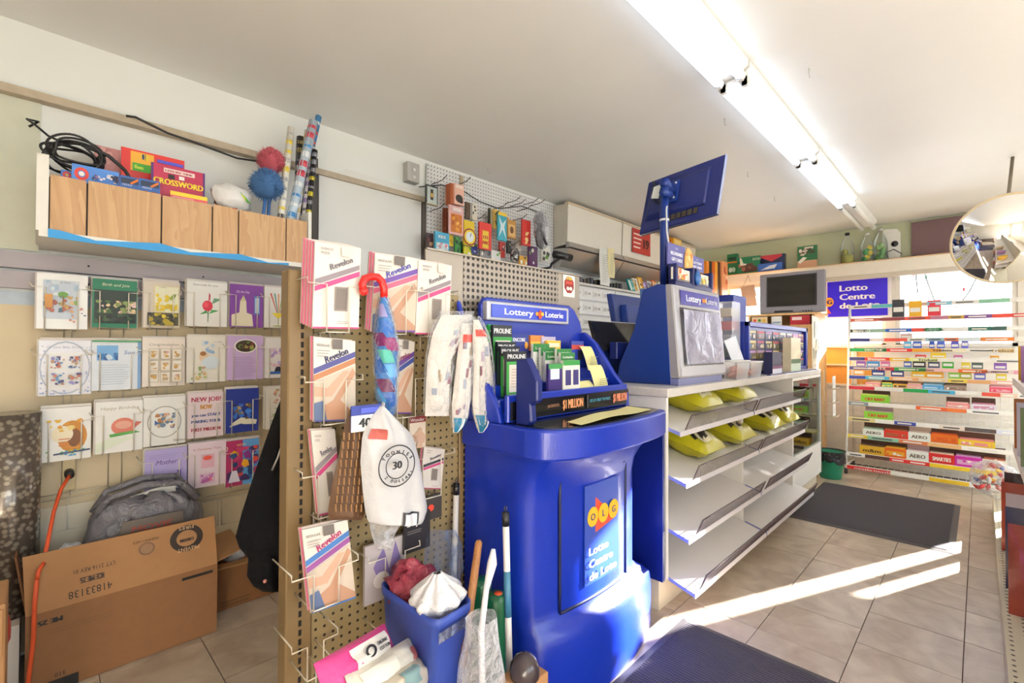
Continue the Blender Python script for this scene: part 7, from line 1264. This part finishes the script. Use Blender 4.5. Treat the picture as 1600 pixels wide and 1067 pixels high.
for k in range(26): yy = RY0+k*.05; g.tube([(rx(.1)+.3, yy, .1), (rx(.9)+.16, yy, .9)], .0018, 4)
for k in range(10): z = .1+k*.085; g.tube([(rx(.1)+.3-.015*k*.6, RY0, z), (rx(.1)+.3-.015*k*.6, RY1, z)], .0018, 4)
go = g.build('back_grid', RK); go['kind'] = 'stuff'
def sweet(x0, x1, y0, y1, z, c, c2, lab, txt=None, tc='#c03028', open_=True, dz=.012):
    """A display carton on a rack shelf: its front low, its back lid up."""
    X = rx(z)+.012; Ya, Yb = at(x0, (y0+y1)/2, 'X', X).y, at(x1, (y0+y1)/2, 'X', X).y; Zt = at((x0+x1)/2, y0, 'X', X).z; zf = z-.002; Zt = max(Zt, zf+.05); zm = zf+(Zt-zf)*.5 if open_ else Zt
    t = thing('candy_carton', lab, 'candy', (X, (Ya+Yb)/2, zf), 'cartons on the candy rack'); dp = .1 if open_ else .06
    s = MB(mat(c, .35)); s.box(X, Yb, zf, X+.004, Ya, zm); s.face((X, Ya, zf), (0, Yb-Ya, 0), (0, 0, zm-zf), .0008)
    if txt: s.words(txt, .5, .3, .38, tc, w=.7, align='c', bold=.01)
    else: s.rect(.08, .25, .92, .7, c2); s.blots(.1, .28, .9, .68, [c, c2, '#f4eee0'], 5, .1, int(x0))
    s.build('front', t); s = MB(mat(c, .35)); s.box(X+.004, Ya-.004, zf, X+dp, Ya, zm); s.box(X+.004, Yb, zf, X+dp, Yb+.004, zm); s.box(X+.004, Yb, zf, X+dp, Ya, zf+.004); s.build('tray', t)
    if open_: MB(mat('#5a3a2a' if R.random() < .6 else c2, .5)).box(X+dp-.006, Yb, zf, X+dp, Ya, Zt).build('lid_back', t); s = MB(mat(c2, .4)); s.box(X+.008, Yb+.008, zf+.004, X+dp-.01, Ya-.008, zm-.01+.02); s.build('packets', t)
GR, OR = '#86c83a', '#d8532a'
SW = [(1345, 1389, 606, 627, .715, GR, '#c8d86a', 'green carton of chewy sweets on the shelf above another alike', 'CRY BABY', '#c83a2a'), (1350, 1394, 632, 653, .56, GR, '#b8a0a0', 'green carton of chewy sweets directly below its twin', 'CRY BABY', '#c83a2a'),
 (1348, 1381, 660, 678, .395, '#eef0e4', '#9ab8a0', 'white mint carton first on the lower sweet shelf', 'AERO', '#5a4a3a'), (1381, 1419, 661, 682, .395, '#d8301f', '#b05a3a', 'red open carton beside the white mint carton', None), (1419, 1454, 663, 684, .395, '#eef0e6', '#c8b0a0', 'white double carton in the middle of the lower sweet shelf', 'AERO', '#5a4a3a'), (1454, 1497, 666, 686, .395, '#e0701c', '#d85a1c', 'orange carton on the lower sweet shelf', None), (1497, 1555, 678, 694, .395, '#e8c42c', '#e08a8a', 'long yellow and pink carton at the end of the lower sweet shelf', None),
 (1343, 1382, 683, 703, .215, '#d8a82c', '#6a4a34', 'brown and gold carton lettered m on the bottom shelf', 'm&m', '#4a2a1c'), (1382, 1416, 686, 707, .215, '#e0681c', '#e8a82c', 'orange and red carton on the bottom shelf', None), (1416, 1451, 690, 710, .215, '#eef0e8', '#d8b8b8', 'white mint carton on the bottom shelf', 'AERO', '#5a4a3a'), (1451, 1492, 694, 716, .215, '#d02c28', '#e8c8b0', 'red banded carton on the bottom shelf', 'SMARTIES', '#f4ece0'), (1492, 1535, 698, 722, .215, '#c02c9c', '#d8a0c8', 'magenta carton on the bottom shelf', None), (1535, 1572, 702, 724, .215, '#ece4d8', '#b86a50', 'cream carton with red print at the bottom shelf end', None),
 (1352, 1378, 592, 603, .87, '#e89ab0', '#f0c8a0', 'pink carton first on the top deep shelf', None), (1376, 1395, 593, 604, .87, '#4ab08a', '#e8d84a', 'green and yellow carton on the top deep shelf', None), (1395, 1417, 593, 605, .87, '#e0b02c', '#6a4a3a', 'golden carton with brown back on the top deep shelf', None), (1417, 1441, 593, 606, .87, '#e8a0a8', '#e8c0a0', 'rose carton on the top deep shelf', None), (1441, 1475, 595, 608, .87, '#4a9ad0', '#a8d0e8', 'sky blue carton on the top deep shelf', None), (1475, 1510, 595, 608, .87, '#a89080', '#8a7060', 'taupe open carton on the top deep shelf', None), (1546, 1582, 597, 608, .87, '#e0506a', '#f0b0b8', 'red striped carton at the end of the top deep shelf', None),
 (1478, 1515, 622, 634, .715, '#e88a8a', '#f0c0b8', 'salmon carton towards the end of the wire shelf', None), (1518, 1556, 623, 635, .715, '#e8e0ec', '#d08aa0', 'pale lilac carton towards the end of the wire shelf', None)]
for a in SW: x0, x1, y0, y1, z, c, c2, lab = a[:8]; sweet(x0, x1, y0, y1, z, c, c2, lab, *(a[8:] if a[8] else ()))
# gum packs on the narrow upper shelves: small upright packs, each its own
GP = [(1.555, 1394, 1413, 468, '#3a3a40', 'black'), (1.555, 1420, 1440, 470, '#e8b02c', 'yellow'), (1.555, 1449, 1470, 469, '#d83a48', 'red'), (1.25, 1412, 1424, 531, '#5ab0e0', 'sky blue'), (1.25, 1426, 1440, 530, '#3a5ac0', 'cobalt'), (1.25, 1452, 1460, 533, '#3a5ac0', 'cobalt'), (1.25, 1464, 1476, 533, '#4a64c8', 'cobalt'), (1.25, 1486, 1498, 532, '#5a5ac0', 'violet blue'), (1.25, 1502, 1513, 528, '#6a6ac8', 'violet blue'), (1.16, 1454, 1478, 551, '#f0cc2c', 'yellow'), (1.067, 1412, 1424, 561, '#4a64b0', 'dark blue'), (1.067, 1426, 1446, 561, '#2a2a2c', 'black'), (1.067, 1450, 1468, 562, '#4a4a6a', 'slate'), (1.067, 1472, 1490, 561, '#3aa82c', 'green'), (1.067, 1518, 1536, 565, '#5a6a64', 'grey green'), (.975, 1362, 1382, 577, '#3a4a8c', 'navy'), (.975, 1392, 1412, 576, '#3a3a7a', 'navy'), (.975, 1424, 1446, 580, '#e8b42c', 'golden'), (.975, 1446, 1474, 580, '#e0a02c', 'golden'), (.975, 1482, 1500, 579, '#8ac04a', 'lime'), (.975, 1500, 1518, 579, '#a8a83a', 'olive'), (.975, 1522, 1540, 580, '#6a6ab8', 'periwinkle'), (1.35, 1407, 1425, 521, '#c8a8a0', 'dusty pink'), (.975, 1334, 1350, 574, '#e8a860', 'apricot')]
_used = [(z, x0, x1) for z, x0, x1, *_ in GP]
_pal = [('#d8504a', 'coral'), ('#e8a83a', 'orange'), ('#4a8ac8', 'mid blue'), ('#e8d04a', 'pale yellow'), ('#5aa85a', 'leaf green'), ('#c86aa0', 'pink'), ('#e6e2da', 'white'), ('#8a5ab0', 'purple'), ('#48b0a8', 'turquoise')]
for z, ya in ((1.067, 562), (.975, 577), (1.16, 551)):
    x = 1338
    while x < 1562:
        w_ = R.choice((14, 17, 20))
        if not any(u == z and x < b_+1 and x+w_ > a-1 for u, a, b_ in _used) and R.random() < (.9 if z < 1.1 else .4): c, cn = R.choice(_pal); GP.append((z, x, x+w_, ya+2+(x-1338)*.012, c, cn))
        x += w_+2
seen = {}
for z, x0, x1, y0, c, cn in GP:
    X = rx(z)+.01; Ya, Yb = at(x0, y0, 'X', X).y, at(x1, y0, 'X', X).y; Zt = max(at((x0+x1)/2, y0, 'X', X).z, z+.03); k = seen.get((z, cn), 0); seen[(z, cn)] = k+1
    s = MB(mat(c, .35)); s.box(X, Yb, z-.0115, X+.03, Ya, Zt); s.face((X, Ya, z-.0115), (0, Yb-Ya, 0), (0, 0, Zt-z+.0115), .0008); s.rect(.1, .35, .9, .6, '#e8e6e0'); s.rect(.15, .7, .6, .85, c)
    lev = {1.555: 'second', 1.35: 'fourth', 1.25: 'fifth', 1.16: 'sixth', 1.067: 'seventh', .975: 'eighth'}[z]
    tag(s.build('gum_pack'), cn+' gum pack on the '+lev+' rail of the candy rack'+('', ', second along', ', third along', ', fourth along', ', fifth along', ', sixth along')[k], 'gum', 'gum packs on the candy rack')
# ================================================================ RIGHT-HAND SHELVING AND MIRROR
RG = thing('shelf_gondola', 'cream metal shop shelving along the right side of the aisle', 'shelving', (3.5, -.3, 0)); RM = mat('#d9cfb4', .4, var=.04); DKM = hole_mat('deck_holes', '#d6ccb2', .04, .006, 'XY', '#4a4034')
for k, (x0, x1) in enumerate(((1.9, 3.58), (3.59, 5.23))):
    MB(RM).box(x0, -.1, .0, x1, -.063, .125).build('kick_plate', RG, bevel=.004); MB(DKM).box(x0, -.55, .125, x1, -.063, .133).build('base_deck', RG)
for x in (1.95, 4.17): MB(RM).box(x, -.56, 0, x+.03, -.52, 1.45).build('upright', RG)
MB(RM).box(1.98, -.556, .14, 4.17, -.548, 1.45).build('back_panel', RG)
for z in (.66, 1.066): MB(mat('#e9e4dc', .35)).box(1.95, -.55, z-.02, 4.2, -.145, z).build('shelf', RG); MB(mat('#efe6e2', .35)).box(1.95, -.15, z-.03, 4.2, -.14, z+.012).build('shelf_rail', RG)
def snack(x, y, z, w_, h, th, c, cs, lab, seed):
    t = MB(); pillow(t, w_, h, th, mat(c, .3, bump=.3, bscale=30), (x, y, z), (0, -1, 0), (0, 0, 1), 10, 12, .2, seed=seed); O = Vector((x-th*.3, y, z)); t.face((x-th/2-.006, y+w_*.34, z+h*.2), (0, -w_*.68, 0), (0, 0, h*.6), .001); t.blots(.1, .1, .9, .9, cs, 18, .1, seed); tag(t.build('snack_bag'), lab, 'snack', 'packets on the shelving')
SN = [(4.08, -.22, .134, '#3a2420', ['#e8c08a', '#8a3a2a', '#f0e6d8'], 'brown snack bag on the base deck, furthest along'), (3.78, -.2, .134, '#a8462c', ['#e8d8c0', '#3a3a4a', '#e0a060'], 'rust snack bag on the base deck, second along'), (3.5, -.21, .134, '#d8c8c0', ['#3a3a44', '#b8402c', '#e8a05a'], 'pale snack bag with dark panel on the base deck'), (3.2, -.2, .134, '#4a4a5a', ['#d8804a', '#e8e0d8', '#a8382c'], 'dark grey snack bag on the base deck'), (2.9, -.2, .134, '#8a3a2a', ['#e8b08a', '#f0e8e0', '#3a2a24'], 'red brown snack bag nearest on the base deck')]
for k, (x, y, z, c, cs, lab) in enumerate(SN): snack(x, y, z, .24, .38, .12, c, cs, lab, k*3)
for k, (x, c, cs, lab) in enumerate(((4.02, '#b8703a', ['#8a4a2a', '#e8c89a'], 'tan packet on the middle shelf end'), (3.74, '#e0d8e0', ['#3a3a44', '#b85a3a'], 'white packet on the middle shelf'), (3.42, '#8a9a6a', ['#e8e0d0', '#4a5a3a'], 'sage packet on the middle shelf'), (3.1, '#c08a6a', ['#f0e0d0', '#6a3a2a'], 'tan packet nearest on the middle shelf'))): snack(x, -.25, .661, .22, .3, .1, c, cs, lab, 20+k)
for k, (x, c, cs, lab) in enumerate(((4.05, '#e8b02c', ['#c87a1c', '#f0d88a'], 'yellow packet on the upper shelf end'), (3.8, '#b88ac0', ['#8a4a9a', '#e8d0e8', '#d83a4a'], 'lilac packet on the upper shelf'), (3.5, '#d8c09a', ['#8a6a4a', '#e8e0d0'], 'beige packet on the upper shelf'))): snack(x, -.27, 1.067, .22, .2, .1, c, cs, lab, 30+k)
# plush purple toy packs and a bag of coloured shuttles hung at the shelf end
t = thing('coloured_toy_bag', 'clear bag of red, blue and yellow toys hung at the shelf end', 'toy', (5.0, -.075, .16)); c = at(1553, 752, 'Y', -.04); R = random.Random(8); c = Vector((5.0, -.075, .285))
for k in range(26):
    p = c+Vector((R.uniform(-.07, .07), R.uniform(-.09, .1), R.uniform(-.09, .1))); d = Vector((R.uniform(-1, 1), R.uniform(-1, 1), R.uniform(-1, 1))).normalized(); MB(mat(R.choice(['#c8302c', '#e8b82c', '#2a4ab0', '#d8d8dc', '#c83a3a']), .35)).tube([p-d*.028, p, p+d*.028], [.004, .016, .006], 7).build('toy_piece', t)
fb = MB(crinkle_mat('toy_film', '#f4f4f8', .02, 26, 1.0, .07)); fb.ball(tuple(c), (.09, .13, .13), 20, 12, wob=.3, seed=4); fb.build('clear_bag', t); MB(WIRE).tube([(5.0, -.075, .4), (5.0, -.075, .43), (5.02, -.085, .43)], .003, 5).build('hook', t)
# convex mirror
mc = CAM+ray(1578, 373)*3.15; nrm = Vector((-.93, -.22, -.3)).normalized(); MR = thing('convex_mirror', 'round convex security mirror hung under the ceiling', 'mirror', tuple(mc)); U = nrm.cross(Vector((0, 0, 1))).normalized(); V = U.cross(nrm)
mm, n, l, b = nodes_of('mirror_face'); b.inputs['Base Color'].default_value = (.93, .93, .93, 1); b.inputs['Metallic'].default_value = 1; b.inputs['Roughness'].default_value = .02
s = MB(mm); RR = .295; s.grid(lambda u, v: mc+(U*math.cos(2*PI*u)+V*math.sin(2*PI*u))*RR*v+nrm*(.1*(1-v*v)), 48, 10, wrap=True); s.build('mirror_face', MR)
s = MB(mat('#d8c4a0', .4)); s.tube([mc+(U*math.cos(2*PI*k/48)+V*math.sin(2*PI*k/48))*RR for k in range(48)], .008, 6, closed=True); s.build('rim', MR)
s = MB(mat('#b8b4ac', .5)); s.grid(lambda u, v: mc+(U*math.cos(2*PI*u)+V*math.sin(2*PI*u))*RR*v-nrm*.012, 32, 2, wrap=True); s.build('back', MR)
s = MB(mat('#8a8070', .4, .5)); s.tube([mc-nrm*.012, mc-nrm*.08+Vector((0, 0, .1)), Vector((mc.x+.1, mc.y-.02, CEIL))], .01, 8); s.build('bracket', MR)
